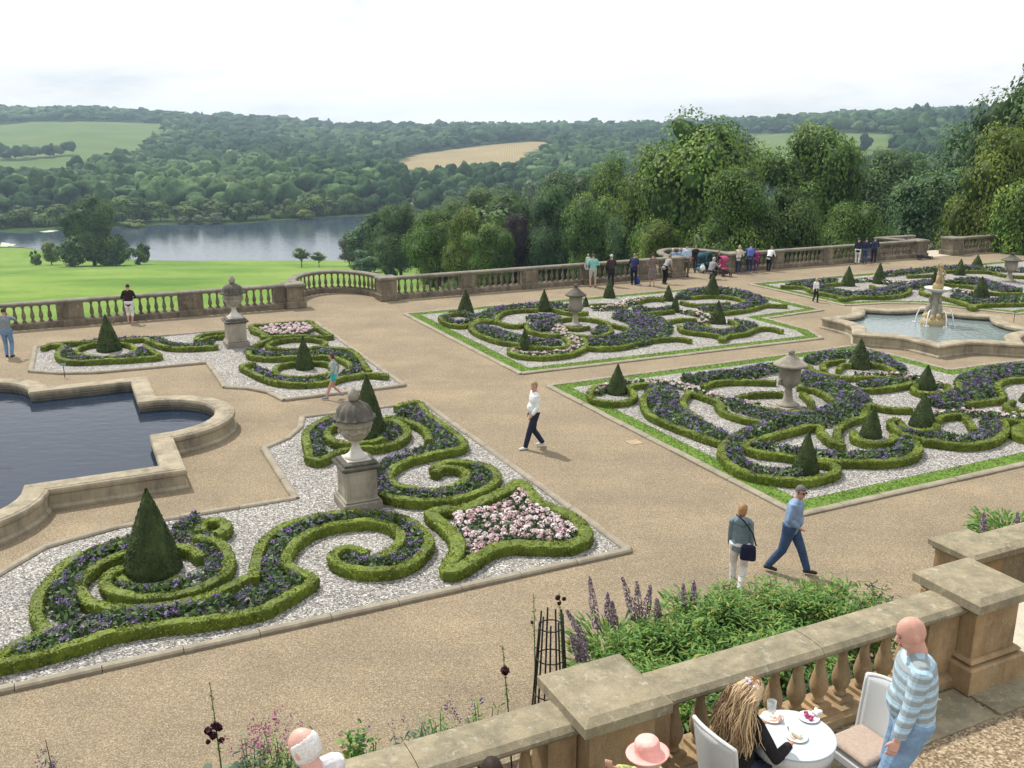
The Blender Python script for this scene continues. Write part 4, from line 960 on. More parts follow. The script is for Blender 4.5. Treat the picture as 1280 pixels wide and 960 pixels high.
bd(BP + 'along the front strand of the right bed', [(945, 557), (970, 560), (995, 563), (1025, 567), (1055, 570), (1085, 568), (1112, 567), (1132, 560), (1134, 548)], .55, 'purple', .25)
bd(BP + 'in the large oval of the right bed', [(1128, 538), (1150, 545), (1180, 545), (1210, 549), (1234, 542), (1242, 530), (1228, 524)], .6, 'purple', .25)
bd(BP + 'in the right hand lobe of the right bed', [(1165, 502), (1188, 499), (1205, 494), (1222, 486), (1218, 475), (1235, 467), (1262, 461), (1290, 458)], 1.1, 'purple', .28)
bd(BP + 'at the back of the right bed round its back cone', [(1012, 450), (1026, 445), (1050, 441), (1094, 443), (1108, 452), (1128, 461)], .7, 'purple', .27)
bd(BP + 'in the shallow arc of the right bed', [(1075, 480), (1100, 479), (1128, 475)], .6, 'purple', .25)
bd(BP + 'beside the blond child in the far right bed', [(1008, 355), (1025, 360), (1045, 364), (1062, 367), (1090, 366), (1115, 362), (1128, 356)], 1.0, 'purple', .3)
bd(BP + 'behind the fountain in the far right bed', [(1140, 358), (1160, 352), (1185, 353)], .9, 'purple', .3)
bd(BP + 'in the middle of the far right bed', [(1198, 352), (1215, 349), (1235, 354), (1255, 360), (1275, 363)], 1.1, 'purple', .3)
bd(BP + 'at the front of the far right bed', [(1195, 368), (1215, 376), (1240, 376), (1265, 373), (1290, 372)], .8, 'purple', .28)
bd(BP + 'along the back of the far right bed', [(1100, 343), (1135, 339), (1165, 336), (1200, 334), (1245, 336), (1285, 337)], .7, 'purple', .3)
bd(BP + 'left of the first cone of the far right bed', [(985, 355), (1015, 351), (1045, 349)], .6, 'purple', .25)
BQ = 'pale pink begonias planted '
bd(BQ + 'in a strip across the right bed', [(748, 489), (756, 481), (770, 477), (790, 476), (820, 475.5), (850, 480), (868, 485.5), (892, 493.5), (925, 502), (948, 503.5)], .32, 'pink', .2)
bd(BQ + 'in front of the back cone of the right bed', [(1070, 466), (1100, 466.5), (1135, 469), (1150, 471), (1180, 480)], .3, 'pink', .2)
bd(BQ + 'in a strip to the right edge of the right bed', [(1165, 517), (1185, 515), (1205, 514), (1230, 515), (1260, 517.5), (1290, 520)], .38, 'pink', .22)
bd(BQ + 'curving along the front corner of the middle bed', [(640, 438), (652, 442), (678, 442), (703, 439.5), (719, 434), (722, 427), (712, 421), (702, 414), (697, 407)], .5, 'pink', .22)
bd(BQ + 'across the back of the middle bed', [(742, 384), (770, 382.5), (782, 378), (800, 373.5), (826, 371)], .6, 'pink', .22)
bd(BQ + 'right of the paired small cones', [(852, 387.5), (872, 390.5), (883, 395), (878, 403)], .5, 'pink', .22)
bd(BQ + 'behind the cones of the far right bed', [(1068, 350), (1090, 348), (1112, 352), (1140, 352), (1168, 350)], .6, 'pink', .22)
bd(BQ + 'right of the fountain figure', [(1188, 361), (1202, 363), (1218, 367)], .5, 'pink', .22)
def flower_bed(label, px, n, r, z=.2):
    P = PX(px, z); b = MB(); A = abs(0.5 * sum(P[i][0] * P[i - 1][1] - P[i - 1][0] * P[i][1] for i in range(len(P))))
    k = int(A * 700); q = scatter_poly(P, k); nn = rng.normal(size=(k, 3)) * .6; nn[:, 2] += .8
    b.quads(leaf_quads(np.c_[q, .03 + .19 * rng.random(k) ** .6], nn, rng.uniform(.04, .08, k), 1.4, .3), 0, rng.random(k) * .75)
    q = scatter_poly(P, n * 6); ch = []
    for c in q:
        if len(ch) >= n: break
        if all((c[0] - d[0]) ** 2 + (c[1] - d[1]) ** 2 > (r * 1.45) ** 2 for d in ch): ch.append(c)
    flower_heads(b, np.c_[np.array(ch), z + rng.uniform(-.02, .05, len(ch))], r)
    tag(b.build('bedding_plants', [M['bed_leaf'], M['pink']]), label, kind='stuff')
flower_bed('mass of pale pink begonias filling the near triangular bed', [(647, 611), (630, 625), (598, 637), (566, 643), (576, 660), (583, 680), (580, 697), (590, 694), (612, 679), (640, 673), (675, 674), (712, 673), (720, 664), (708, 650), (688, 640), (668, 629), (657, 617)], 150, .072)
flower_bed('mass of pale pink begonias in the far left bed', [(320, 410), (345, 406.5), (375, 404), (386, 405), (393, 412), (380, 416.5), (350, 417.5), (335, 417)], 110, .075)
# ------------------------------------------------------------------ balustrades
def baluster_mesh(name, h, r, mat, seg=12, square=True):
    b = MB(); k = h
    if square: b.box((0, 0, .035 * k), (r * 2.1, r * 2.1, .07 * k)); b.box((0, 0, .965 * k), (r * 1.9, r * 1.9, .07 * k))
    pr = [(.62, .07), (.72, .10), (.62, .14), (.55, .16), (.80, .22), (1.0, .31), (1.0, .38), (.85, .48), (.62, .60), (.46, .72), (.42, .80), (.58, .83), (.60, .86), (.44, .885), (.62, .93)]
    b.lathe([(r * a, k * z) for a, z in pr], seg); return b.mesh(name, mat)
COPF = [(-.2, 0), (-.16, -.03), (-.16, -.07), (.16, -.07), (.16, -.03), (.2, 0), (.2, .045), (.15, .085), (-.15, .085), (-.2, .045)]
BT = 41.27
for _b in (bayA, bayB): _b[:] = [(a, b + .22) for a, b in _b]
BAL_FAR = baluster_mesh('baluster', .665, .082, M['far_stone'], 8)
def run_balusters(root, P, z, me, sp, skip):
    P = np.array(P); d = np.concatenate([[0], np.cumsum(np.linalg.norm(np.diff(P, axis=0), axis=1))]); n = 0
    for q in np.arange(sp / 2, d[-1], sp):
        x, y = np.interp(q, d, P[:, 0]), np.interp(q, d, P[:, 1])
        if any(math.hypot(x - a, y - c) < rr for a, c, rr in skip): continue
        i = min(len(P) - 2, int(np.searchsorted(d, q)) - 1); t = P[i + 1] - P[i]
        link('baluster', me, root, (x, y, z), math.atan2(t[1], t[0])); n += 1
    return n
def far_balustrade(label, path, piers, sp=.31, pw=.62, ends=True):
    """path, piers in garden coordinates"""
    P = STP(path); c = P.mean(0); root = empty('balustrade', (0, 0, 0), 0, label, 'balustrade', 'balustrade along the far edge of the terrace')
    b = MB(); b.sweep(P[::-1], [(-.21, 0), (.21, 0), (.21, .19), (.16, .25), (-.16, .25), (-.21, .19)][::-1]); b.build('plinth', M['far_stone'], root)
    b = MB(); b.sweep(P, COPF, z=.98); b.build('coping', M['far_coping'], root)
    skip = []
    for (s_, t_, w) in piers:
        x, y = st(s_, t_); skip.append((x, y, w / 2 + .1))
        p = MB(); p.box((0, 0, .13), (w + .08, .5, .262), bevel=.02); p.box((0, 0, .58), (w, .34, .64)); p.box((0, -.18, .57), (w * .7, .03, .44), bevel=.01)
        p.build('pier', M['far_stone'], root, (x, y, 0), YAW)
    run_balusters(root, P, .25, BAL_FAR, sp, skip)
def corner_pier(label, s_, t_, w=.75):
    x, y = st(s_, t_); root = empty('stone_pier', (x, y, 0), YAW, label, 'pier', 'corner piers of the far balustrade')
    b = MB(); b.box((0, 0, .15), (w + .14, w + .14, .3), bevel=.03); b.box((0, 0, .62), (w, w, .66)); b.build('shaft', M['far_stone'], root)
    b = MB(); b.box((0, 0, 1.02), (w + .16, w + .16, .14), bevel=.035); b.build('cap', M['far_coping'], root)
seg = lambda a, b, t=41.27: [(a, t), (b, t)]
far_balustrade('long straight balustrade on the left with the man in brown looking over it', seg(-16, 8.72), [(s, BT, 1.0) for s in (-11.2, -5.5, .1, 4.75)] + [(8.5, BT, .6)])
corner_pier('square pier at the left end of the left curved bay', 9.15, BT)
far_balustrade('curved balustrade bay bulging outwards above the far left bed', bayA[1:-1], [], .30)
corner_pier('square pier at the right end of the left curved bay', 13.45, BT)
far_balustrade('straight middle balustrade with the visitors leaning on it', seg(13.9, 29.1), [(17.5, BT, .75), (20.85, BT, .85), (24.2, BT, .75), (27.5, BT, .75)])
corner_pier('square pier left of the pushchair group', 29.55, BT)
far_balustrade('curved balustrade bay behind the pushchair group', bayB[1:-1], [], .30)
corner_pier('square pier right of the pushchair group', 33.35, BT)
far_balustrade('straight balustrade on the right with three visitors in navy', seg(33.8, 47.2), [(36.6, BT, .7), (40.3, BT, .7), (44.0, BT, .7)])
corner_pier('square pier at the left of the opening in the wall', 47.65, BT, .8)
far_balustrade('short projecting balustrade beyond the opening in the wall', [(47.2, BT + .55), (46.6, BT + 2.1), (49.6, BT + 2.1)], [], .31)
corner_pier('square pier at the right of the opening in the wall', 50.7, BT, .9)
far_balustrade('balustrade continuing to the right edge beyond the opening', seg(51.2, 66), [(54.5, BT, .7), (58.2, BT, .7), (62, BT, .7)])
sheet('stone_threshold', STP([(48.1, BT - .4), (50.2, BT - .4), (51.5, BT + 1.9), (48.6, BT + 1.9)]), .006, M['pale_stone'])
# ------------------------------------------------------------------ near balustrade and the cafe terrace
CZ = 2.2
def wl(u, v): return WALL_P + BV * u + AV * v       # along the near balustrade / outwards
def wl3(u, v, z): p = wl(u, v); return (p[0], p[1], z)
U2 = float((np.array([4.74, 8.75]) - WALL_P) @ BV)
b = MB()
# retaining wall and raised ground
gb = bmesh.new(); vs = [gb.verts.new((*wl(a, v), CZ)) for a, v in [(-30, .18), (U2 + .42, .18), (U2 + .42, 1.0), (U2 + 3.2, 1.0), (U2 + 3.2, .18), (60, .18), (60, -22), (-30, -22)]]
gb.faces.new(vs); g = bmesh.ops.extrude_face_region(gb, geom=gb.faces[:])
for v in [q for q in g['geom'] if isinstance(q, bmesh.types.BMVert)]: v.co.z = -.3
bmesh.ops.recalc_face_normals(gb, faces=gb.faces[:]); bmesh.ops.triangulate(gb, faces=gb.faces[:])
me = bpy.data.meshes.new('cafe_terrace'); gb.to_mesh(me); gb.free(); me.materials.append(M['cafe_gravel']); me.materials.append(M['near_stone'])
for p_ in me.polygons: p_.material_index = 0 if abs(p_.normal.z) > .5 else 1
tag(link('cafe_terrace', me), kind='structure')
BAL_NEAR = baluster_mesh('baluster', .64, .088, M['near_stone'], 20)
def near_run(label, u0, u1, pil0, pil1):
    root = empty('balustrade', wl3(u0, 0, CZ), 0, label, 'balustrade', 'balustrade of the cafe terrace'); o = Vector(root.location)
    def put(o_): o_.parent = root; o_.location = -o
    L_ = u1 - u0
    b = MB(); b.sweep([wl(u1, 0), wl(u0, 0)], [(-.22, 0), (.22, 0), (.22, .10), (.18, .13), (.18, .15), (-.18, .15), (-.18, .13), (-.22, .10)][::-1], z=CZ); put(b.build('plinth', M['near_stone']))
    n = max(1, round(L_ / 1.55))
    for j in range(n):
        b = MB(); a0, a1 = u0 + L_ * j / n + .003, u0 + L_ * (j + 1) / n - .003
        b.sweep([wl(a0, 0), wl(a1, 0)], [(-.15, 0), (-.2, .025), (-.225, .06), (-.225, .09), (-.18, .13), (-.08, .14), (.08, .14), (.18, .13), (.225, .09), (.225, .06), (.2, .025), (.15, 0)], z=CZ + .785 + rng.normal() * .002)
        put(b.build('coping_stone', M['coping']))
    for (u, w) in ((u0 + pil0 / 2, pil0), (u1 - pil1 / 2, pil1)):
        if w: b = MB(); b.box((0, 0, 0), (w, .28, .645), bevel=.012); q = b.build('half_pier', M['near_stone']); q.location = Vector(wl3(u, 0, CZ + .466)); q.rotation_euler = (0, 0, YAW); q.parent = root; q.location -= o
    m = int((L_ - pil0 - pil1) / .262); s0 = u0 + pil0; sp = (L_ - pil0 - pil1) / m
    for k in range(m):
        q = link('baluster', BAL_NEAR, root); q.location = Vector(wl3(s0 + sp * (k + .5), 0, CZ + .148)) - o; q.rotation_euler = (0, 0, YAW)
def near_pier(label, u, v, z0, w=.62, capw=.82, ht=.98, group='piers of the near balustrade'):
    x, y = wl(u, v); root = empty('stone_pier', (x, y, z0), YAW, label, 'pier', group)
    b = MB(); b.box((0, 0, .15), (w + .2, w + .2, .3), bevel=.02); b.box((0, 0, .335), (w + .12, w + .12, .07), bevel=.03); b.build('base', M['near_stone'], root)
    b = MB(); b.box((0, 0, .37 + (ht - .5) / 2), (w, w, ht - .5)); b.build('shaft', M['near_stone'], root)
    b = MB(); b.box((0, 0, ht - .095), (w + .07, w + .07, .07), bevel=.02); c = capw / 2
    for za, zb, wa, wb in ((ht - .06, ht + .03, capw, capw), (ht + .03, ht + .075, capw, capw - .14)):
        b.box((0, 0, (za + zb) / 2), (wa, wa, zb - za), taper=wb / wa)
    b.build('cap', M['coping'], root)
near_run('near balustrade behind the cafe tables, between the two big piers', .33, U2 - .33, .26, .42)
near_run('near balustrade on the left beside the white haired man', -4.4, -.33, .3, .26)
near_pier('big square pier nearest the camera, beside the pink hat', 0, 0, CZ)
near_pier('big square pier at the right behind the bald man', U2, 0, CZ)
near_pier('square pier at the far left end of the near balustrade', -4.75, 0, CZ)
p3 = np.array([7.45, 13.98]); 
o3 = p3 - WALL_P; near_pier('low square pier at the far foot of the steps by the right edge', float(o3 @ BV), float(o3 @ AV), 0.0, .72, .9, 1.15)
# side wall of the steps beyond, and the flight of steps between
u3, v3 = float(o3 @ BV), float(o3 @ AV)
b = MB(); b.sweep([wl(u3 + .4, v3), wl(u3 + 6, v3)], [(-.24, 0), (.24, 0), (.24, .95), (.34, 1.0), (.34, 1.1), (.2, 1.16), (-.2, 1.16), (-.34, 1.1), (-.34, 1.0), (-.24, .95)]);
tag(b.build('stone_wall', M['coping']), 'low stone wall running right from the far pier of the steps', 'wall')
sheet('stone_landing', [wl(U2 + .46, -.2), wl(U2 + 3.1, -.2), wl(U2 + 3.1, .95), wl(U2 + .46, .95)], CZ + .006, M['pale_stone'])
# paving along the foot of the balustrade
for k, (a, w) in enumerate([(-3.6, 1.9), (-1.6, 2.0), (.45, 1.9), (2.4, 1.6), (4.05, 1.3), (5.4, 2.2), (7.7, 2.4)]):
    b = MB(); b.box((*wl(a + w / 2, -.50), CZ + .012), (w - .012, .5, .03), YAW, bevel=.006)
    tag(b.build('paving_slab', M['coping']), kind='structure')
# ------------------------------------------------------------------ urns
def pedestal_urn(px, py, label):
    x, y = U(px, py); e = empty('stone_urn', (x, y, .02), YAW, label, 'urn', 'lidded urns on tall pedestals')
    b0 = None; b = MB(); b.box((0, 0, .1), (.82, .82, .2), bevel=.015); b.box((0, 0, .225), (.74, .74, .05), bevel=.02); b.build('plinth', M['urn_grey'], e)
    b = MB(); b.box((0, 0, .565), (.66, .66, .63)); 
    for a in range(4): b.box((.332 * math.cos(a * math.pi / 2), .332 * math.sin(a * math.pi / 2), .565), (.012, .5, .5) if a % 2 == 0 else (.5, .012, .5), bevel=.004)
    ped = b.build('pedestal', M['urn_stone'], e)
    b = MB(); b.box((0, 0, .90), (.72, .72, .04), bevel=.01); b.box((0, 0, .955), (.84, .84, .07), bevel=.02); b.box((0, 0, 1.02), (.7, .7, .06), bevel=.02); b.build('pedestal_cap', M['urn_dark'], ped)
    z = 1.05
    b = MB(); b.box((0, 0, z + .02), (.5, .5, .04), bevel=.01); b.lathe([(.24, z + .04), (.25, z + .07), (.19, z + .10), (.13, z + .17), (.085, z + .27), (.075, z + .36), (.115, z + .375), (.12, z + .4), (.09, z + .42)], 24); b.build('foot', M['urn_white'], e)
    b = MB(); b.lathe([(.09, z + .41), (.17, z + .43), (.235, z + .49), (.285, z + .58), (.315, z + .68), (.33, z + .74), (.365, z + .75), (.37, z + .775), (.335, z + .79), (.325, z + .85), (.37, z + .88)], 48, flute=.03, nf=16)
    for q in range(8): a = q * math.pi / 4; b.ball((.315 * math.cos(a), .315 * math.sin(a), z + .66), (.05, .05, .06), 8, 6); b.tube([(.3 * math.cos(a + t_ * math.pi / 4), .3 * math.sin(a + t_ * math.pi / 4), z + .67 - .06 * math.sin(t_ * math.pi)) for t_ in (0, .25, .5, .75, 1)], .022, 6)
    b.build('bowl', M['urn_stone'], e)
    b = MB(); b.lathe([(.37, z + .88), (.435, z + .885), (.44, z + .92), (.39, z + .935), (.365, z + .98), (.34, z + 1.07), (.275, z + 1.16), (.175, z + 1.22), (.09, z + 1.25)], 64, flute=.06, nf=14); lid = b.build('lid', M['urn_dark'], e)
    b = MB(); b.lathe([(.09, z + 1.26), (.1, z + 1.3), (.115, z + 1.36), (.1, z + 1.42), (.06, z + 1.48), (.02, z + 1.54)], 12, flute=.1, nf=5); b.build('finial', M['urn_grey'], lid)
pedestal_urn(448, 633, 'tall lidded stone urn on its pedestal, nearest the camera in the left front bed')
pedestal_urn(296, 433, 'lidded stone urn on its pedestal in the far left bed before the balustrade')
def low_urn(px, py, ptop, wlid, label, dark):
    x, y = U(px, py); h = height_over((x, y), ptop); D = y * CP + H * SP; r = wlid / F * D / 2
    e = empty('stone_urn', (x, y, .02), YAW, label, 'urn', 'low lidded urns in the parterres'); k = h
    mt, lt = M['urn_grey'], M['urn_grey'] if not dark else M['urn_dark']
    b = MB(); b.box((0, 0, .025), (r * 1.5, r * 1.5, .05), bevel=.01); b.lathe([(r * .66, .05), (r * .68, .09), (r * .5, .13), (r * .3, .2), (r * .22, .27 * k), (r * .21, .33 * k), (r * .34, .345 * k), (r * .34, .365 * k)], 24); b.build('foot', M['urn_stone'] if not dark else mt, e)
    b = MB(); b.lathe([(r * .3, .36 * k), (r * .48, .38 * k), (r * .6, .44 * k), (r * .62, .52 * k), (r * .6, .62 * k), (r * .62, .69 * k), (r * .68, .70 * k)], 32, flute=.035, nf=16)
    for s_ in (-1, 1): b.tube([(s_ * r * .55, 0, .40 * k), (s_ * r * .78, 0, .42 * k), (s_ * r * .78, 0, .48 * k), (s_ * r * .58, 0, .5 * k)], .03, 8)
    b.build('bowl', mt, e)
    b = MB(); b.lathe([(r * .66, .70 * k), (r * .98, .715 * k), (r * 1.0, .74 * k), (r * .9, .755 * k), (r * .72, .79 * k), (r * .45, .845 * k), (r * .25, .88 * k), (r * .2, .9 * k)], 32, flute=.03, nf=18)
    lid = b.build('lid', lt, e)
    b = MB(); b.lathe([(r * .2, .895 * k), (r * .16, .92 * k), (r * .21, .945 * k), (r * .2, .965 * k), (r * .1, .985 * k), (r * .03, k)], 12); b.build('finial', lt, lid)
low_urn(719, 409, 354.5, 26, 'grey fluted urn with a dark lid in the middle bed', True)
low_urn(984, 509, 437, 42, 'pale fluted urn with a wide lid in the middle of the right bed', False)
low_urn(1261, 353, 315.5, 24, 'grey urn with a dark spreading lid near the right edge', True)
# ------------------------------------------------------------------ the left pool
pc = (-2.8, 25.0); hs, ht, lr = 4.5, 4.2, 1.78
def quat(hs, ht, lr, off):
    hs, ht, lr = hs + off, ht + off, lr + off; c = pc; o = []
    for k, (ox, oy) in enumerate(((hs - off, 0), (0, ht - off), (-(hs - off), 0), (0, -(ht - off)))):
        a0 = k * 90; hold = math.degrees(math.asin(min(1, off / lr))) if off > 0 else 0
        base = off if off else 0
        for a in np.linspace(-90 , 90, 17):
            px_ = ox + lr * math.cos(R(a + a0)); py_ = oy + lr * math.sin(R(a + a0))
            o.append((c[0] + px_, c[1] + py_))
        cs, ct = [(hs, ht), (-hs, ht), (-hs, -ht), (hs, -ht)][k]
        # straight edge back to the rectangle, then its corner
        if k % 2 == 0: sx = 1 if k == 0 else -1; o.append((c[0] + sx * hs, c[1] + sx * lr)); o.append((c[0] + sx * hs, c[1] + sx * ht)); o.append((c[0] + sx * lr, c[1] + sx * ht))
        else: sy = 1 if k == 1 else -1; o.append((c[0] - sy * lr, c[1] + sy * ht)); o.append((c[0] - sy * hs, c[1] + sy * ht)); o.append((c[0] - sy * hs, c[1] + sy * lr))
    # drop duplicates
    q = [o[0]]
    for p_ in o[1:]:
        if math.hypot(p_[0] - q[-1][0], p_[1] - q[-1][1]) > .03: q.append(p_)
    if math.hypot(q[0][0] - q[-1][0], q[0][1] - q[-1][1]) < .03: q.pop()
    return q
mid = STP(quat(hs, ht, lr, 0.0))
RIMP = [(-.22, .0), (-.22, .29), (-.25, .33), (-.26, .41), (-.23, .465), (-.19, .475), (.19, .475), (.20, .462), (.215, .462), (.25, .45), (.27, .41), (.265, .35), (.23, .31), (.23, .10), (.29, .05), (.29, 0)]
b = MB(); b.sweep(mid, [(u, v) for u, v in RIMP][::-1], closed=True); 
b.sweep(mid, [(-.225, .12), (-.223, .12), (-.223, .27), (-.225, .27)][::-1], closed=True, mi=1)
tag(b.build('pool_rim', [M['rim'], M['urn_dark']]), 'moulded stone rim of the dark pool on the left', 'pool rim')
sheet('pool_water', mid, .17, M['pool'])
# dark plinth of the figure that stands in the pool
x, y = st(-2.62, 24.9); e = empty('bronze_statue', (x, y, .1), YAW, 'dark plinth of a bronze figure standing in the pool at the left edge', 'statue')
b = MB(); b.box((0, 0, .1), (1.15, 1.15, .5), bevel=.05); b.box((0, 0, .55), (.9, .9, .5), taper=.9); b.build('plinth', M['bronze'], e)
b = MB(); b.tube([(-.12, 0, .8), (-.12, 0, 1.3), (-.08, 0, 1.7)], [.09, .12, .17], 12); b.tube([(.14, .05, .8), (.12, .04, 1.3), (.06, 0, 1.7)], [.09, .12, .17], 12); b.tube([(0, 0, 1.65), (0, 0, 2.0), (0, 0, 2.35), (0, 0, 2.5)], [.19, .2, .25, .1], 14, squash=.7); b.ball((0, 0, 2.72), (.13, .14, .17))
for s_ in (-1, 1): b.tube([(s_ * .25, 0, 2.35), (s_ * .5, .1, 2.55), (s_ * .45, .1, 2.95)], [.08, .065, .05], 10)
b.build('figure', M['bronze'], e)
# ------------------------------------------------------------------ fountain pool on the right
fc = (29.75, 24.75)
def star(Ro, Ri, n=8):
    o = []
    for k in range(n):
        a = 2 * math.pi * k / n; o.append((fc[0] + Ro * math.cos(a), fc[1] + Ro * math.sin(a)))
        for f, rr in ((.32, Ri * 1.03), (.5, Ri), (.68, Ri * 1.03)):
            aa = a + 2 * math.pi * f / n; o.append((fc[0] + rr * math.cos(aa), fc[1] + rr * math.sin(aa)))
    return o
mid = STP(star(3.65, 2.92))
RP2 = [(-.2, 0), (-.2, .3), (-.26, .34), (-.26, .42), (-.2, .46), (.2, .46), (.26, .42), (.26, .36), (.21, .31), (.21, .1), (.27, .06), (.27, 0)]
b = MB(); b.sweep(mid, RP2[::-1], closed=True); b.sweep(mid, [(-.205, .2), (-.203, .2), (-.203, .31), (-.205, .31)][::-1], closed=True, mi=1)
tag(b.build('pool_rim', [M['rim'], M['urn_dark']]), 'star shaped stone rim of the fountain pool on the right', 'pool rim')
sheet('fountain_water', mid, .26, M['fpool'])
x, y = U(1167, 405, .26); e = empty('fountain', (x, y, .26), 0.3, 'pale carved stone fountain with a bowl and figure, water spouting', 'fountain')
hb = height_over((x, y), 362) - .26; ht_ = height_over((x, y), 328) - .26
b = MB(); b.lathe([(.74, -.2), (.76, .12), (.7, .2), (.6, .3)], 24, flute=.06, nf=9); 
for k in range(10):
    a = 2 * math.pi * k / 10; b.ball((.55 * math.cos(a), .55 * math.sin(a), .3 + .06 * (k % 2)), (.16, .16, .13), 10, 7)
b.build('base', M['fount'], e)
b = MB(); b.lathe([(.5, .25), (.42, .4), (.34, .6), (.27, .8), (.3, .9), (.24, 1.0), (.26, 1.2), (.34, hb - .08)], 20, flute=.1, nf=5)
for k in range(3):
    a = 2 * math.pi * k / 3 + .5; c, s_ = math.cos(a), math.sin(a)
    b.tube([(.42 * c, .42 * s_, .3), (.4 * c, .4 * s_, .55), (.3 * c, .3 * s_, .8)], [.14, .16, .12], 10); b.ball((.34 * c, .34 * s_, .98), (.1, .1, .12), 10, 7)
    b.tube([(.38 * c, .38 * s_, .8), (.52 * c, .52 * s_, .6), (.5 * c, .5 * s_, .42)], [.06, .055, .04], 8)
b.build('carved_stem', M['urn_grey'], e)
b = MB(); b.lathe([(.3, hb - .1), (.55, hb - .06), (.78, hb + .0), (.86, hb + .06), (.84, hb + .08), (.7, hb + .03), (.2, hb + .0)], 32, flute=.015, nf=16); b.build('bowl', M['urn_white'], e)
b = MB(); f = ht_ - hb
b.ball((0, 0, hb + .12 * f), (.25, .25, .14 * f + .04), 12, 8); b.tube([(-.06, 0, hb + .1 * f), (-.1, -.06, hb + .32 * f), (-.02, 0, hb + .5 * f)], [.07, .1, .1], 10); b.tube([(.1, 0, hb + .1 * f), (.12, -.1, hb + .3 * f), (.05, 0, hb + .5 * f)], [.07, .1, .1], 10)
b.tube([(0, 0, hb + .45 * f), (.02, 0, hb + .62 * f), (.03, 0, hb + .75 * f)], [.13, .12, .13], 12, squash=.75); b.ball((.05, -.02, hb + .86 * f), (.075, .085, .1), 12, 9)
b.tube([(.12, 0, hb + .74 * f), (.25, -.05, hb + .62 * f), (.2, -.15, hb + .52 * f)], [.05, .045, .035], 8); b.tube([(-.08, 0, hb + .74 * f), (-.16, -.03, hb + .9 * f), (-.05, -.03, hb + 1.0 * f)], [.05, .045, .04], 8)
b.build('figure', M['fount'], e)
for ch in list(e.children): w_ = {'base': .64, 'carved_stem': .66, 'bowl': .58, 'figure': .85}[ch.name.split('.')[0]]; ch.scale = (w_, w_, 1)
for k, a in enumerate((3.6, 4.7, 5.6, .6, 2.2)):
    b = MB(); c, s_ = math.cos(a), math.sin(a)
    b.tube([(.32 * c, .32 * s_, .45), (.44 * c, .44 * s_, .62), (.56 * c, .56 * s_, .58), (.66 * c, .66 * s_, .32), (.69 * c, .69 * s_, 0)], [.016, .018, .02, .024, .03], 7)
    for q in range(10): b.ball((.69 * c + rng.normal() * .06, .69 * s_ + rng.normal() * .06, rng.random() * .04), .022, 6, 5)
    b.build('water_jet', M['splash'], e)
# ------------------------------------------------------------------ plant labels, drain cover
def plant_label(px, py, label, blk):
    x, y = U(px, py); e = empty('plant_label', (x, y, 0), YAW, label, 'sign', 'small green plant labels by the pools')
    b = MB(); b.tube([(0, 0, 0), (0, 0, .42)], .011, 8); b.build('stake', M['iron'], e)
    b = MB(); b.box((0, 0, 0), (.17, .11, .012), bevel=.003, M4=Matrix.Translation((0, -.01, .44)) @ Matrix.Rotation(R(35), 4, 'X')); b.build('plate', M['green_label'], e)
    if blk: b = MB(); b.box((0, 0, .02), (.2, .16, .04), bevel=.008); b.build('base_block', M['pale_stone'], e)
plant_label(229, 566, 'small green label on a stake by the round end of the left pool', True)
plant_label(81, 472, 'small green label on a stake behind the far rim of the left pool', False)
plant_label(1267, 403, 'small dark label on a stake right of the fountain pool', False)
b = MB(); b.box((0, 0, .006), (.34, .34, .012), bevel=.003); x, y = U(793, 553)
tag(b.build('drain_cover', plain('cast_cover', (.36, .27, .18), .9, .1, 14, .3), None, (x, y, 0), YAW), 'small square cover set in the gravel by the right bed', 'cover')
# ------------------------------------------------------------------ people
_cloth = {}
def cloth(c, kind='cloth', rough=.9):
    key = (kind, tuple(round(k, 3) for k in c))
    if key not in _cloth:
        _cloth[key] = plain(kind, c, rough, .15, 9 if kind != 'hair' else 60, .2, bumps=.15)
        nb = [n for n in _cloth[key].node_tree.nodes if n.type == 'BUMP']
        for n in nb:
            if kind != 'hair': n.inputs['Strength'].default_value = .55; n.inputs['Distance'].default_value = .05
    return _cloth[key]
SKIN = plain('skin', (.50, .29, .215), .55, .35, 14, .10); SKIN2 = plain('fair_skin', (.56, .33, .255), .55, .35, 14, .12); LIP = plain('lips', (.36, .14, .12), .5); EYE = plain('eye', (.02, .016, .014), .25)
def remesh(mb, name, mat, vox, parent, smooth=3):
    me = mb.mesh(name, mat); o = link(name, me)
    r = o.modifiers.new('r', 'REMESH'); r.mode = 'VOXEL'; r.voxel_size = vox; r.use_smooth_shade = True
    s_ = o.modifiers.new('s', 'SMOOTH'); s_.factor = .5; s_.iterations = smooth
    dg = bpy.context.evaluated_depsgraph_get(); n = bpy.data.meshes.new_from_object(o.evaluated_get(dg))
    o.modifiers.clear(); o.data = n; bpy.data.meshes.remove(me)
    n.materials.clear(); n.materials.append(mat)
    for p in n.polygons: p.use_smooth = True
    o.parent = parent; return o
def ik(a, c, l1, l2, pole):
    a, c, pole = Vector(a), Vector(c), Vector(pole); d = c - a; L_ = min(d.length, (l1 + l2) * .999); d.normalize(); c = a + d * L_
    k = (l1 * l1 - l2 * l2 + L_ * L_) / (2 * L_); h = math.sqrt(max(0, l1 * l1 - k * k)); p = pole - d * pole.dot(d); p.normalize()
    return a + d * k + p * h, c
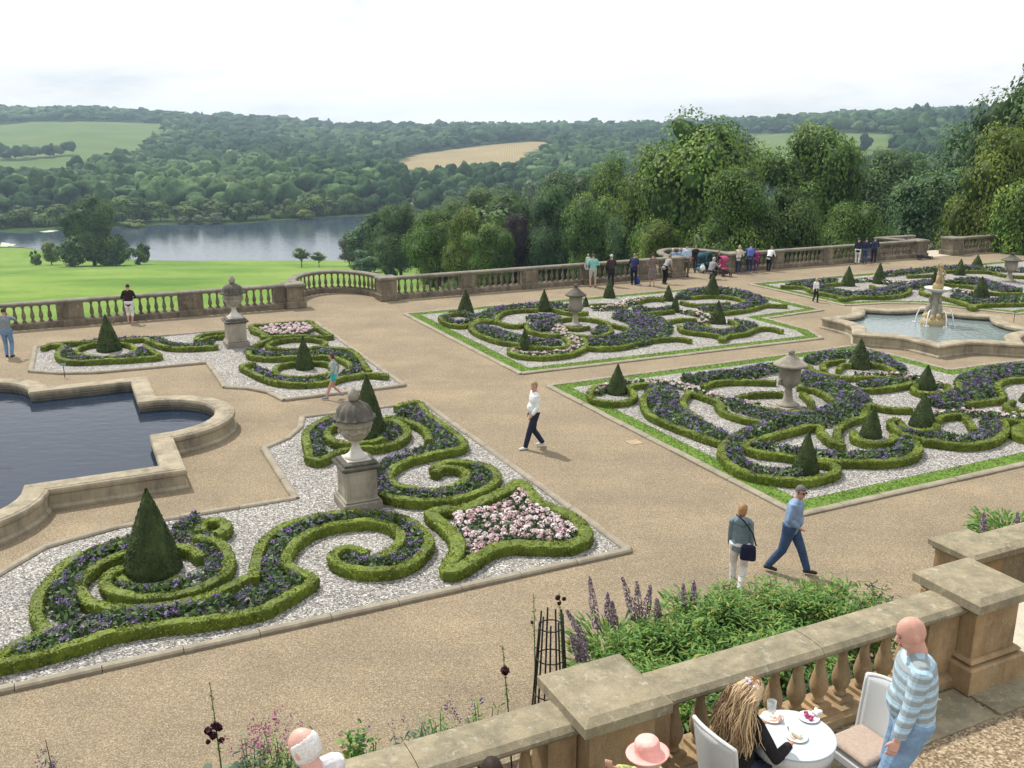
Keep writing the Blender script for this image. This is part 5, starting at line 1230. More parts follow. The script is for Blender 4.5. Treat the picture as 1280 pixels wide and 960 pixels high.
def person(label, xy, z, yaw, Hh=1.75, female=False, lean=0.0, side=0.0, feet=((-.09, .03), (.09, -.03)), hands=None, pel=None, head_yaw=0.0, head_pitch=0.0, skin=None,
           top=(.3, .3, .3), sleeves=1.0, bottom=(.05, .06, .1), legs=1.0, shoes=(.05, .05, .05), hair=(.06, .045, .03), hairlen=0.0, bald=False, hat=None, skirt=False, vox=.02, fat=1.0, detail=False,
           top_mat=None, head_s=1.0, foot_z=(0, 0), hood=False, group=None, bag=None, toes=None, collar=None, knee=None):
    k = Hh / 1.75; e = empty('person', (xy[0], xy[1], z), yaw, label, 'person', group)
    skin = skin or SKIN
    fz = foot_z; P0 = Vector(pel) if pel else Vector((0, 0, .93)); 
    sp = Vector((math.sin(side), math.sin(lean) * math.cos(side), math.cos(lean) * math.cos(side)))
    chest = P0 + sp * .33; neck = P0 + sp * .53; fwd = Vector((0, math.cos(lean), -math.sin(lean)))
    hx = Vector((1, 0, 0)); sw = .165 if female else .19
    hipw = .095
    sh = [neck - sp * .05 + hx * s_ * sw for s_ in (-1, 1)]; hip = [P0 + Vector((s_ * hipw, 0, -.03)) for s_ in (-1, 1)]
    if hands is None: hands = ((-.24, .04, .80), (.24, .04, .80))
    b = MB(); c_top = MB(); c_bot = MB()
    def V(v): return (v[0] * k, v[1] * k, v[2] * k)
    def tor(bb, inf, lo=0):
        g = fat; pts = [P0 - sp * .10, P0, P0 + sp * .12, P0 + sp * .25, P0 + sp * .38, P0 + sp * .46, P0 + sp * .505]
        if female: rx = [.15, .168, .145, .135, .15, .135, .08]
        else: rx = [.14, .158, .155, .165, .18, .165, .09]
        pts = pts[lo:]; rx = rx[lo:]; dep = .66
        bb.tube([V(p) for p in pts], [(r * (g if i + lo < 4 else (1 + (g - 1) * .5)) + inf) * k for i, r in enumerate(rx)], 16, squash=dep, axis=tuple(fwd))
        if female and lo <= 4:
            for s_ in (-1, 1): bb.ball(V(P0 + sp * .34 + hx * s_ * .07 + fwd * .085), tuple(k * (.062 + inf) for _ in range(3)), 10, 8)
        elif g > 1.05: bb.ball(V(P0 + sp * .14 + fwd * .07), (k * (.14 + inf), k * (.11 + inf), k * (.15 + inf)), 12, 8)
    tor(b, 0); tor(c_top, .016)
    # head
    hd = neck + sp * .055; 
    hm = Matrix.Rotation(head_yaw, 3, 'Z') @ Matrix.Rotation(-head_pitch, 3, 'X'); up = hm @ Vector((0, 0, 1)); hf = hm @ Vector((0, 1, 0)); hr = hm @ Vector((1, 0, 0))
    hc = hd + Vector((0, 0, .03)) + up * .09 + hf * .025
    b.tube([V(neck - sp * .07), V(neck + sp * .02), V(hc - up * .05)], [.074 * k, .064 * k * (.6 + .4 * fat), .06 * k * (.6 + .4 * fat)], 12)
    for i_, s_ in enumerate((-1, 1)):
        for bb, inf in ((b, 0), (c_top, .014)): bb.tube([V(neck - sp * .01 - hx * s_ * .0), V(neck * .5 + sh[i_] * .5 + sp * .002), V(sh[i_])], [(.052 + inf) * k, (.054 + inf) * k, (.056 + inf) * k], 10)
    b.ball(V(hc + up * .015), (.076 * k * head_s, .098 * k * head_s, .108 * k * head_s), 20, 14, rot=hm)
    b.ball(V(hc - up * .055 + hf * .035), (.056 * k * head_s, .06 * k * head_s, .07 * k * head_s), 14, 10, rot=hm)
    b.tube([V(hc + up * .015 + hf * .09 * head_s), V(hc - up * .02 + hf * .114 * head_s), V(hc - up * .032 + hf * .10 * head_s)], [.011 * k, .016 * k, .017 * k], 8)
    for s_ in (-1, 1): b.ball(V(hc + hr * s_ * .078 * head_s - up * .005 - hf * .005), (.012 * k, .024 * k, .034 * k), 8, 6, rot=hm)
    pass
    # arms
    for i, s_ in enumerate((-1, 1)):
        el, wr = ik(sh[i], hands[i], .285, .25, (s_ * .55, -.8, -.35))
        ax = (wr - el).normalized()
        b.tube([V(sh[i]), V(sh[i] * .5 + el * .5), V(el), V(el * .6 + wr * .4), V(wr)], [.054 * k, .046 * k, .039 * k, .039 * k, .026 * k], 12)
        if sleeves > 0:
            pts = [sh[i] - hx * s_ * .04, sh[i], sh[i] * .5 + el * .5]
            rr = [.062, .066, .058]
            if sleeves > .45: pts += [el, el * .55 + wr * .45, el * .12 + wr * .88][: (1 if sleeves < .7 else 3)]; rr += [.051, .049, .040]
            pts2 = pts; c_top.tube([V(p) for p in pts2], [r * k * (.45 + .55 * fat) for r in rr[:len(pts2)]], 12)
        # hand: palm, four curled fingers, thumb from the side of the palm
        side_v = Vector((0, 1, 0)) - ax * ax.y; side_v.normalize(); nv = ax.cross(side_v) * s_
        pm = wr + ax * .045; b.tube([V(wr), V(wr + ax * .04), V(wr + ax * .085)], [.026 * k, .037 * k, .036 * k], 10, squash=.5, axis=tuple(nv))
        if detail:
            for q in range(4):
                o_ = side_v * (-.026 + .0175 * q); ln = (.062, .072, .078, .07)[q]
                p0 = wr + ax * .075 + o_; p1 = p0 + ax * ln * .5 - nv * .006; p2 = p0 + ax * ln * .85 - nv * .03; p3 = p0 + ax * ln * .9 - nv * .05
                b.tube([V(p0), V(p1), V(p2), V(p3)], [.0098 * k, .0092 * k, .0085 * k, .0075 * k], 7)
            p0 = wr + ax * .03 + side_v * .028; b.tube([V(p0), V(p0 + side_v * .02 + ax * .022), V(p0 + side_v * .026 + ax * .05 - nv * .012)], [.013 * k, .011 * k, .009 * k], 7)
        else: b.tube([V(wr + ax * .07), V(wr + ax * .12 - nv * .015), V(wr + ax * .15 - nv * .04)], [.03 * k, .028 * k, .02 * k], 8, squash=.5, axis=tuple(nv))
    # legs
    ank = []
    for i, s_ in enumerate((-1, 1)):
        fx, fy = feet[i]; an = Vector((fx, fy, .075 + fz[i])); kn, an = ik(hip[i], an, .44, .42, knee or (s_ * .12, 1, 0))
        ank.append((kn, an))
        b.tube([V(hip[i] + Vector((0, 0, .06))), V(hip[i] * .6 + kn * .4), V(kn), V(kn * .65 + an * .35), V(an)], [.092 * k, .078 * k, .055 * k, .054 * k, .036 * k], 14)
        td = Vector((toes[i][0], toes[i][1], 0)).normalized() if toes else Vector((s_ * .15, 1, 0)).normalized()
        b.tube([V(an - td * .05 - Vector((0, 0, .035))), V(an + td * .05 - Vector((0, 0, .035))), V(an + td * .14 - Vector((0, 0, .05)))], [.036 * k, .04 * k, .028 * k], 10)
        if legs > 0 and not skirt:
            pts = [hip[i] + Vector((0, 0, .09)), hip[i] * .6 + kn * .4]; rr = [.108 * (.5 + fat * .5), .094]
            if legs > .4: pts += [kn]; rr += [.073]
            if legs > .65: pts += [kn * .6 + an * .4]; rr += [.068]
            if legs > .9: pts += [an + Vector((0, 0, -.01))]; rr += [.058]
            c_bot.tube([V(p) for p in pts], [r * k * (.6 + .4 * fat) for r in rr], 14)
        sb = MB(); sb.tube([V(an - td * .06 - Vector((0, 0, .04))), V(an + td * .04 - Vector((0, 0, .036))), V(an + td * .17 - Vector((0, 0, .052)))], [.042 * k, .046 * k, .032 * k], 12, squash=.85)
        sh_o = sb.build('shoe', cloth(shoes, 'shoe', .6), e)
    if skirt:
        kn = (ank[0][0] + ank[1][0]) / 2; c_bot.tube([V(P0 + sp * .08), V(P0 - sp * .06), V(P0 * .4 + kn * .6), V(kn - Vector((0, 0, .06)))], [.15 * k, .19 * k, .21 * k, .235 * k], 18, squash=.75, axis=tuple(fwd))
    elif legs > 0:
        c_bot.tube([V(P0 + sp * .11), V(P0 + sp * .02), V(P0 - sp * .09)], [(.15 if female else .15) * k * fat, .176 * k * (.4 + .6 * fat), .15 * k], 16, squash=.7, axis=tuple(fwd))
    vs = vox
    body = remesh(b, 'body', skin, vs * (.6 if detail else 1), e, 2)
    remesh(c_top, 'top', top_mat or cloth(top), vs * .8, e, 3)
    if c_bot.n: remesh(c_bot, 'trousers' if not skirt else 'skirt', cloth(bottom), vs * .8, e, 3)
    if collar: cb = MB(); cb.tube([V(neck + Vector((.062 * math.cos(a), .06 * math.sin(a), -.005 + .012 * math.sin(a) * -1))) for a in np.linspace(0, 2 * math.pi, 17)], .014 * k, 8); cb.build('collar', cloth(collar), e)
    if hood: hb = MB(); hb.ball(V(neck - fwd * .085 - sp * .03), (.13 * k, .07 * k, .10 * k), 14, 10); hb.build('hood', top_mat or cloth(top), e)
    # hair
    if not bald or bald == 'fringe':
        hb = MB(); hb.ball((0, 0, 0), (1, 1, 1), *((60, 44) if bald else (28, 20))); v = hb.v[0]
        rad = np.array([.084, .108, .118]) * head_s; out = []
        for p in v:
            d = Vector(p); face = (d.y > .30 and d.z < .42 - .1 * abs(d.x)) or (d.z < -.42 - .2 * d.y)
            if bald == 'fringe': face = d.z > .42 - .35 * d.y or d.z < -.8 or (d.y > .35 and d.z < .3)
            sc = .78 if face else 1 + rng.normal() * .012
            q = Vector((d.x * rad[0] * sc, d.y * rad[1] * sc, d.z * rad[2] * sc))
            if hairlen and d.y < .15 and d.z < .1: 
                t = (.1 - d.z) / 1.1; q = Vector((q.x * (1.0 + .12 * t), q.y * (1 - .25 * t) - .03 * t * max(0, lean < .2), q.z - hairlen * t))
                if not face: pass
                else: q = Vector((d.x * rad[0], d.y * rad[1] - .015, q.z))
            w = hc + up * .012 + hr * q.x + hf * q.y + (up * q.z if q.z > -.05 else up * -.05 + Vector((0, 0, 1)) * (q.z + .05)); out.append(V(w))
        hb.v[0] = np.array(out); hb.build('hair', cloth(hair, 'hair', .6), e)
    if hat:
        hb = MB(); kind, hcol = hat
        zz = .055
        if kind == 'cap': hb.ball(V(hc + up * .035), (.088 * k, .112 * k, .1 * k), 18, 12, rot=hm); hb.box(V(hc + up * .05 + hf * .13), (.13 * k, .1 * k, .012 * k), M4=None)
        if kind == 'brim':
            lm = Matrix([[hr.x, hf.x, up.x], [hr.y, hf.y, up.y], [hr.z, hf.z, up.z]])
            t = MB(); t.lathe([(.165, 0), (.17, .012), (.15, .006), (.105, .018), (.1, .03), (.099, .08), (.094, .11), (.08, .128), (.04, .122), (.01, .125)], 36)
            o_ = hc + up * zz; vv = np.array([V(lm @ Vector(p) + o_) for p in t.v[0]]); hb.add(vv, t.f, smooth=True)
        hb.build('hat', cloth(hcol, 'hat'), e)
    if detail or detail is None:
        eb = MB()
        for s_ in (-1, 1):
            eb = MB(); eb.ball(V(hc + hr * s_ * .032 + up * .012 + hf * .088 * head_s), (.011 * k, .007 * k, .006 * k), 10, 7); eb.build('eye', EYE, body)
            bb = MB(); bb.tube([V(hc + hr * s_ * .016 + up * .034 + hf * .094 * head_s), V(hc + hr * s_ * .05 + up * .034 + hf * .083 * head_s)], .0032 * k, 6); bb.build('eyebrow', cloth(hair, 'hair', .6), body)
        mb_ = MB(); mb_.tube([V(hc + hr * -.024 - up * .066 + hf * .088 * head_s), V(hc - up * .066 + hf * .099 * head_s), V(hc + hr * .024 - up * .066 + hf * .088 * head_s)], .007 * k, 7); mb_.build('mouth', LIP, body)
    e['_k'] = 0; del e['_k']
    return e, hc * k, hm
def clampT(xy):
    s_, t_ = xy @ BV, xy @ AV
    if t_ > 40.6 and not (29.9 < s_ < 33.1): t_ = 40.62
    return st(s_, t_)
def at_px(px, py, z=0.0): return U(px, py, z)
def person_px(label, px, py, ptop, yaw, lean_loss=0.0, **kw):
    xy = clampT(U(px, py)); hgt = height_over(xy, ptop) + lean_loss
    return person(label, xy, 0, R(yaw), Hh=max(.9, min(1.95, hgt)) / 1.0 * (1.75 / 1.765), **kw)
navy = (.018, .022, .05); jean = (.07, .12, .22); khaki = (.22, .18, .12)
# walkers on the gravel
person_px('person in a white jumper and dark jeans walking with hands in pockets', 668, 560, 476, 105, feet=((-.07, .26), (.07, -.24)), hands=((-.17, .12, .92), (.17, .10, .92)), head_yaw=R(40), fat=1.12, top=(.72, .73, .74), bottom=(.025, .03, .055), shoes=(.6, .6, .6), hair=(.30, .22, .13), vox=.013, detail=None, collar=(.5, .52, .55), foot_z=(0, .04))
wx, _, _ = person_px('person in a grey hooded top and white trousers seen from behind', 921, 737, 630, -18, female=True, feet=((-.10, .14), (.06, -.16)), hands=((-.2, .1, .86), (.22, .06, .80)), top=(.16, .22, .25), bottom=(.66, .65, .63), shoes=(.3, .3, .3), hair=(.33, .19, .09), hairlen=.06, head_yaw=R(-25), hood=True, vox=.011, foot_z=(0, .05))
bx, bhc, bhm = person_px('person in a pale blue jumper, jeans and sunglasses striding with a hand at the waist', 984, 716, 606, -118, lean_loss=.04, lean=.14, feet=((-.10, .34), (.10, -.34)), hands=((-.20, -.02, .99), (.14, .17, .98)), head_yaw=R(-30), head_pitch=.2, top=(.20, .29, .44), bottom=(.045, .085, .17), shoes=(.03, .03, .03), hair=(.13, .12, .11), vox=.012, detail=None, collar=(.75, .75, .75), fat=1.3, foot_z=(0, .05))
sg = MB(); lm_ = lambda p: (bhm @ Vector(p) + bhc)[:]
for s_ in (-1, 1): sg.ball(lm_((s_ * .034, .098, .014)), (.028, .012, .02), 12, 8, rot=bhm); sg.tube([lm_((s_ * .06, .088, .018)), lm_((s_ * .083, .0, .014))], .004, 6)
sg.build('sunglasses', EYE, bx)
person_px('person in a striped grey top and turquoise shorts running past the urn', 420, 499, 441, 92, female=True, feet=((-.08, .34), (.08, -.22)), hands=((-.22, .2, .95), (.22, -.08, .95)), lean=.1, top=(.33, .38, .37), sleeves=1, bottom=(.05, .42, .42), legs=.35, shoes=(.16, .17, .28), hair=(.07, .05, .04), hairlen=.03, vox=.013, detail=None, foot_z=(0, .12))
person_px('person in a dark brown jacket and white cropped trousers leaning at the left balustrade', 162, 401, 357, 8, lean=.18, lean_loss=.06, hands=((-.2, .30, 1.12), (.2, .30, 1.12)), top=(.028, .018, .016), bottom=(.70, .66, .70), legs=.7, shoes=(.5, .33, .27), hair=(.04, .03, .025))
person_px('person in a grey top and pale jeans cut by the left edge, arms raised', 12, 446, 385, 12, hands=((-.16, .3, 1.42), (.12, .32, 1.42)), top=(.22, .25, .28), sleeves=1, bottom=(.14, .25, .42), shoes=(.05, .03, .03), hair=(.05, .04, .03))
person_px('person in a turquoise shirt and beige shorts at the middle balustrade', 741, 359, 317, 5, feet=((-.13, 0), (.13, 0)), hands=((-.18, .28, 1.2), (.2, .2, 1.15)), top=(.22, .50, .46), sleeves=.5, bottom=(.42, .42, .38), legs=.5, shoes=(.05, .05, .05), hair=(.09, .06, .04))
cx, cy = U(735.5, 358) ; person('fair haired small child carried at the left shoulder of the person in turquoise', (cx - .02, cy + .22), .62, R(30), Hh=.98, pel=(0, 0, .93), top=(.5, .55, .5), bottom=(.5, .5, .5), hair=(.45, .35, .2), feet=((-.09, .1), (.09, .1)), foot_z=(.25, .25))
person_px('person in dark brown with a grey cap at the middle balustrade', 764, 358, 318, 10, lean=.08, hands=((-.16, .3, 1.15), (.16, .3, 1.15)), top=(.05, .035, .04), bottom=(.02, .02, .028), hair=(.1, .1, .1), hat=('cap', (.5, .48, .45)))
person_px('person in navy leaning far over the middle balustrade', 792, 356, 319, -8, lean=.42, lean_loss=.12, hands=((-.2, .55, 1.06), (.22, .42, .72)), top=(.03, .035, .11), sleeves=.5, bottom=(.015, .017, .04), hair=(.2, .17, .13), shoes=(.02, .02, .02))
person_px('person in a grey patterned dress at the middle balustrade', 815, 358, 316, 4, female=True, hands=((-.2, .25, 1.08), (.2, .25, 1.08)), top=(.17, .13, .125), sleeves=.5, bottom=(.18, .145, .14), skirt=True, shoes=(.3, .18, .15), hair=(.05, .025, .02))
person_px('person in black bending over beside the curved bay', 830, 355, 323, -50, lean=.75, lean_loss=.32, hands=((-.12, .45, .85), (.16, .45, .85)), top=(.30, .29, .29), sleeves=.5, bottom=(.014, .014, .016), hair=(.2, .14, .08), female=True)
person_px('person in a pale blue shirt and khaki trousers standing by the bay', 857, 346, 304, -30, top=(.42, .52, .66), sleeves=.5, bottom=(.13, .10, .07), shoes=(.03, .02, .02), hair=(.05, .035, .025))
person_px('person in black behind the blue pushchair', 869, 337, 306.5, 160, female=True, top=(.02, .018, .022), bottom=(.03, .03, .04), hair=(.25, .11, .06), hairlen=.05)
person_px('person in light blue leaning on the curved bay, left one of the pair', 843, 341, 315, 20, lean=.6, lean_loss=.25, hands=((-.2, .5, .95), (.2, .5, .95)), top=(.20, .27, .38), bottom=(.05, .06, .09), hair=(.5, .45, .38))
person_px('person in light blue leaning on the curved bay, right one of the pair', 850, 340, 315, 5, lean=.6, lean_loss=.25, hands=((-.2, .5, .95), (.2, .5, .95)), top=(.16, .23, .36), bottom=(.04, .04, .05), hair=(.35, .3, .25))
person_px('person in a black cardigan over white behind the pink pushchair', 897, 343, 313.5, 180, female=True, lean=.12, top=(.03, .028, .03), bottom=(.02, .02, .025), hair=(.03, .025, .025), hairlen=.08, hands=((-.15, .3, 1.0), (.15, .3, 1.0)))
xy = U(889, 349); person('person in grey crouching before the pink pushchair', xy, 0, R(-50), Hh=1.7, pel=(0, -.12, .42), lean=.45, feet=((-.13, .05), (.13, .0)), hands=((-.1, .55, .75), (.14, .5, .7)), top=(.25, .25, .26), bottom=(.025, .025, .03), hair=(.4, .38, .35))
person_px('person in a cream top and dark jeans leaning at the right balustrade', 922, 342, 307.5, -25, female=True, lean=.15, lean_loss=.05, hands=((-.14, .35, 1.05), (.2, .3, 1.05)), top=(.55, .51, .43), bottom=(.035, .05, .1), hair=(.45, .33, .17), hairlen=.06, shoes=(.5, .5, .5))
person_px('person in a blue shirt leaning between the cream top and the magenta child', 934, 340.5, 306.5, -22, lean=.4, lean_loss=.12, hands=((-.2, .5, 1.05), (.2, .5, 1.05)), top=(.09, .14, .36), bottom=(.03, .045, .09), hair=(.06, .045, .035), shoes=(.5, .5, .5))
person_px('child in magenta beside the leaning blue shirt', 943.5, 340, 310.5, -20, top=(.22, .03, .12), bottom=(.12, .06, .14), hair=(.12, .07, .04), female=True, lean=.15, hands=((-.14, .3, 1.1), (.2, .3, 1.1)), shoes=(.5, .45, .45))
person_px('person in a white top leaning right over the balustrade beside the magenta child', 950, 337, 312, -40, lean=.6, lean_loss=.25, hands=((-.1, .5, .95), (.2, .55, .95)), top=(.72, .72, .72), bottom=(.02, .025, .04), hair=(.2, .14, .1))
person_px('person in navy with white trousers, left of the trio on the right balustrade', 1071, 330, 297, -25, lean=.12, hands=((-.15, .35, 1.05), (.2, .35, 1.05)), top=(.02, .022, .05), bottom=(.66, .66, .64), hair=(.06, .045, .04), female=True)
person_px('person in navy with blue jeans, middle of the trio on the right balustrade', 1080, 329, 297, -20, lean=.12, hands=((-.15, .35, 1.05), (.2, .35, 1.05)), top=(.025, .03, .065), bottom=(.06, .10, .2), hair=(.07, .05, .04))
person_px('person all in dark navy, right of the trio on the right balustrade', 1087, 327.5, 297, -20, lean=.2, lean_loss=.03, hands=((-.15, .35, 1.05), (.2, .35, 1.05)), top=(.03, .035, .08), bottom=(.025, .03, .06), hair=(.2, .17, .15))
person_px('blond child in a white top walking by the far right bed', 1018.5, 377.5, 347.5, 200, top=(.75, .75, .74), bottom=(.025, .025, .03), hair=(.48, .29, .12), hairlen=.12, female=True, feet=((-.07, .18), (.07, -.15)), foot_z=(0, .04), shoes=(.1, .08, .1))
# bags and pushchairs
x, y = U(930, 735); d = Vector((math.cos(R(-18)), math.sin(R(-18)), 0)); bxy = U(921, 737)
e = empty('shoulder_bag', (bxy[0] + d.x * .10, bxy[1] + d.y * .10 - .17, .62), R(-18), 'dark navy shoulder bag hanging at the back of the grey hooded top', 'bag')
b = MB(); b.box((0, 0, .17), (.27, .1, .30), bevel=.04, taper=.9); remesh(b, 'pouch', cloth((.015, .018, .045), 'canvas'), .014, e, 5)
b = MB(); b.tube([(.12, .03, .3), (.06, .03, .5), (-.10, .03, .72), (-.24, .08, .80)], .012, 8); b.build('strap', cloth((.015, .018, .045), 'canvas'), e)
def small_bag(label, px, py, c, size, z=0.0):
    x, y = U(px, py, z); e = empty('bag', (x, y, z), R(rng.uniform(-30, 30)), label, 'bag')
    b = MB(); w, d_, h = size; b.tube([(0, 0, .03), (0, 0, h * .5), (0, 0, h * .9)], [w * .45, w * .5, w * .36], 14, squash=d_ / w, axis=(0, 1, 0)); b.build('sack', cloth(c, 'canvas'), e)
    b = MB(); b.tube([(-w * .25, 0, h * .9), (-w * .2, 0, h * 1.25), (w * .2, 0, h * 1.25), (w * .25, 0, h * .9)], .012, 6); b.build('handle', cloth(c, 'canvas'), e)
small_bag('bright blue bag on the gravel by the navy dressed visitor', 796.5, 355, (.03, .07, .35), (.3, .2, .3))
small_bag('white bag held at the balustrade left of the grey dress', 806, 333, (.7, .72, .68), (.34, .2, .32), .62)
small_bag('white bag on the blue pushchair', 878, 338, (.65, .7, .68), (.28, .2, .26), .75)
def pushchair(px, py, yaw, c, c2, label):
    x, y = U(px, py); e = empty('pushchair', (x, y, 0), R(yaw), label, 'pushchair')
    for sx in (-1, 1):
        for sy in (-1, 1):
            w = MB(); ring = [(sx * .24, sy * .3 + .1 * math.cos(a), .1 + .1 * math.sin(a)) for a in np.linspace(0, 2 * math.pi, 15)]; w.tube(ring, .022, 6); w.ball((sx * .24, sy * .3, .1), .035, 8, 6); w.build('wheel', M['iron'], e)
        f = MB(); f.tube([(sx * .24, .3, .1), (sx * .22, -.05, .55), (sx * .21, -.38, 1.02)], .016, 7); f.tube([(sx * .24, -.3, .1), (sx * .22, .1, .5)], .016, 7); f_last = f.build('frame', M['iron'], e)
    h = MB(); h.tube([(-.21, -.38, 1.02), (0, -.4, 1.03), (.21, -.38, 1.02)], .018, 7); h.build('handlebar', M['iron'], f_last)
    s_ = MB(); s_.box((0, .08, .42), (.38, .36, .08), bevel=.03); s_.box((0, -.12, .66), (.38, .1, .5), bevel=.04); s_.build('seat', cloth(c, 'canvas'), e)
    k = MB(); k.box((0, 0, .2), (.42, .4, .2), bevel=.06); k.build('basket', cloth(c2, 'canvas'), e)
    o = MB(); a = np.linspace(-.1, 2.1, 9); v = []; f = []
    for i, t in enumerate(a):
        for sx in (-.21, .21): v.append((sx, -.16 + .3 * math.sin(t) , .86 + .26 * (math.cos(t)) * .8))
    for i in range(len(a) - 1): f.append((2 * i, 2 * i + 1, 2 * i + 3, 2 * i + 2))
    o.add(v, f, smooth=True); q = o.build('hood', cloth(c, 'canvas'), e); sd = q.modifiers.new('t', 'SOLIDIFY'); sd.thickness = .02
pushchair(876, 340.5, 150, (.03, .075, .10), (.18, .32, .45), 'teal pushchair with a pale blue basket by the curved bay')
pushchair(884, 338.5, 120, (.02, .07, .09), (.02, .03, .05), 'dark green pushchair between the blue one and the pink one')
pushchair(904, 345, 205, (.36, .07, .15), (.05, .03, .04), 'pink pushchair beside the crouching person')
# something dark left on the gravel by the opening in the wall
x, y = U(1154, 324.5); e = empty('folded_pushchair', (x, y, 0), R(20), 'dark folded pushchair lying by the pier at the opening', 'pushchair')
b = MB(); b.tube([(-.5, 0, .3), (0, -.05, .16), (.6, 0, .08)], .05, 8); b.tube([(-.4, .1, .12), (.2, .05, .2), (.6, .1, .12)], .045, 8); b.build('frame', M['iron'], e)
b = MB(); b.ball((-.25, 0, .22), (.25, .16, .14), 12, 8); b.build('seat', cloth((.03, .035, .05), 'canvas'), e)
for px_ in (-.42, .5): w = MB(); w.tube([(px_ + .1 * math.cos(a), -.12, .1 + .1 * math.sin(a)) for a in np.linspace(0, 2 * math.pi, 15)], .022, 6); w.build('wheel', M['iron'], e)
# ------------------------------------------------------------------ the cafe in the foreground
def cz_xy(px, py, z): return U(px, py, z)
m, nt, b_ = new_mat('striped_knit'); sx = N(nt, 'ShaderNodeSeparateXYZ'); L(nt, obj_co(nt), sx.inputs[0])
md = N(nt, 'ShaderNodeMath', operation='MULTIPLY'); L(nt, sx.outputs[2], md.inputs[0]); md.inputs[1].default_value = 1 / .092
fr = N(nt, 'ShaderNodeMath', operation='FRACT'); L(nt, md.outputs[0], fr.inputs[0])
cc = ramp(nt, fr.outputs[0], [(0, (.26, .30, .31)), (.34, (.34, .49, .60)), (.50, (.50, .61, .67)), (.60, (.34, .49, .60)), (.90, (.26, .30, .31))], 'CONSTANT')
cc = mixc(nt, 1.0, cc, ramp(nt, noise(nt, 90, 3, .6, obj_co(nt)), [(.3, (.85,) * 3), (.7, (1.12,) * 3)]), 'MULTIPLY')
L(nt, cc, b_.inputs['Base Color']); b_.inputs['Roughness'].default_value = .95; bump(nt, b_, noise(nt, 9, 3, .5, obj_co(nt)), .5, .03)
hxy = U(1146, 790, CZ + 1.72)
e, hc, hm = person('bald person in a blue and grey striped jumper and jeans standing at the cafe table', (hxy[0] + .03, hxy[1] - .05), CZ, R(78), Hh=1.87, head_s=1.06, feet=((-.12, .08), (.12, -.06)), hands=((-.27, .16, .86), (.27, .02, .82)), head_pitch=.34, head_yaw=R(10), lean=.05, top=(.4, .5, .6), top_mat=m, bottom=(.20, .31, .46), shoes=(.1, .08, .07), bald=True, hair=(.15, .1, .07), vox=.009, detail=True, fat=1.34, skin=plain('ruddy_skin', (.54, .30, .235), .55, .35, 14, .1))
# old person with white hair
hx = U(400, 936, CZ + 1.62)
person('white haired balding person in a pale jacket at the bottom edge', (hx[0], hx[1] - .03), CZ, R(58), Hh=1.74, bald='fringe', hair=(.68, .67, .65), lean=.12, fat=1.15, head_pitch=.3, head_s=1.12, head_yaw=R(10), top=(.66, .64, .66), bottom=(.2, .18, .15), vox=.01, detail=True, collar=(.05, .055, .08), hands=((-.2, .3, 1.0), (.2, .3, 1.0)), skin=plain('pink_skin', (.62, .36, .30), .5, .4, 14, .1))
def sitter(label, px, py, ztop, yaw, **kw):
    """seated: hips at seat height, head top near ztop"""
    x, y = U(px, py, ztop); c, s_ = math.cos(R(yaw)), math.sin(R(yaw))
    return person(label, (x - .02 * -s_, y - .02 * c), CZ, R(yaw), pel=(0, 0, .50), feet=((-.12, .42), (.12, .40)), knee=(0, .4, 1), **kw)
wcol = (.02, .018, .02)
e, hc, hm = sitter('long haired person in black sitting at the round cafe table, back turned', 928, 862, CZ + 1.22, -62, Hh=1.70, female=True, lean=.14, head_pitch=.30, head_s=1.1, head_yaw=R(5), hands=((-.12, .42, .74), (.2, .40, .74)), top=wcol, sleeves=.8, bottom=(.04, .05, .09), hair=(.16, .085, .04), hairlen=0.0, vox=.009, detail=True)
# her long hair: strands of dark brown and blond hanging down the back
strand_m = leafy('long_hair', [(0, (.05, .022, .013)), (.35, (.13, .065, .03)), (.6, (.36, .23, .11)), (1, (.66, .51, .31))], 0, rough=.45, nscale=5, namp=.1, spec=.5)
b = MB()
for k in range(1500):
    a = rng.uniform(math.radians(20), math.radians(340)) + math.pi / 2; u = rng.uniform(.15, 1)
    el = rng.uniform(-.2, 1.25)
    d0 = Vector((math.cos(a) * math.cos(el), math.sin(a) * math.cos(el), math.sin(el)))
    if d0.y > .45: continue
    r0 = hm @ Vector((d0.x * .088, d0.y * .112, d0.z * .122)) + hc + hm @ Vector((0, 0, .012))
    back = hm @ Vector((d0.x * .11, -.10 - .03 * abs(rng.normal()), -.02)); ln = rng.uniform(.26, .46)
    p1 = hc + back; w1 = rng.normal(size=3) * .012
    p2 = Vector((p1.x * 1.0 + rng.normal() * .035, p1.y - .06 + rng.normal() * .03, p1.z - ln * .5)); p2.x += rng.normal() * .02; p3 = Vector((p2.x + rng.normal() * .03, p2.y - .01 + rng.normal() * .03, p1.z - ln))
    mid = (r0 + p1) * .5 + (r0 - hc) * .18
    P = smooth_path([r0[:], mid[:], (p1 + Vector(w1))[:], p2[:], p3[:]], .035); n = len(P)
    ph = rng.random() * 6.28; s1 = np.linspace(0, 1, n)[:, None]; P = P + np.c_[np.sin(s1 * 13 + ph), np.cos(s1 * 11 + ph), 0 * s1] * .011 * s1 + rng.normal(size=3) * .018 * s1
    f0 = len(b.f); b.tube(P, np.linspace(.0048, .0022, n) * rng.uniform(.7, 1.3), 4); tt = np.clip(.56 + .30 * math.sin(a * 3.1 + 1.2) + .12 * math.sin(a * 9) + .25 * max(0, d0.z) + rng.normal() * .11, 0, 1)
    b.t[f0:] = [tt] * (len(b.f) - f0)
b.build('long_hair', strand_m, e)
b = MB()
for k in range(14): p = hm @ Vector((rng.normal() * .02, -.075 + rng.normal() * .012, .105 + rng.normal() * .012)) + hc; b.ball(p[:], .013, 8, 6)
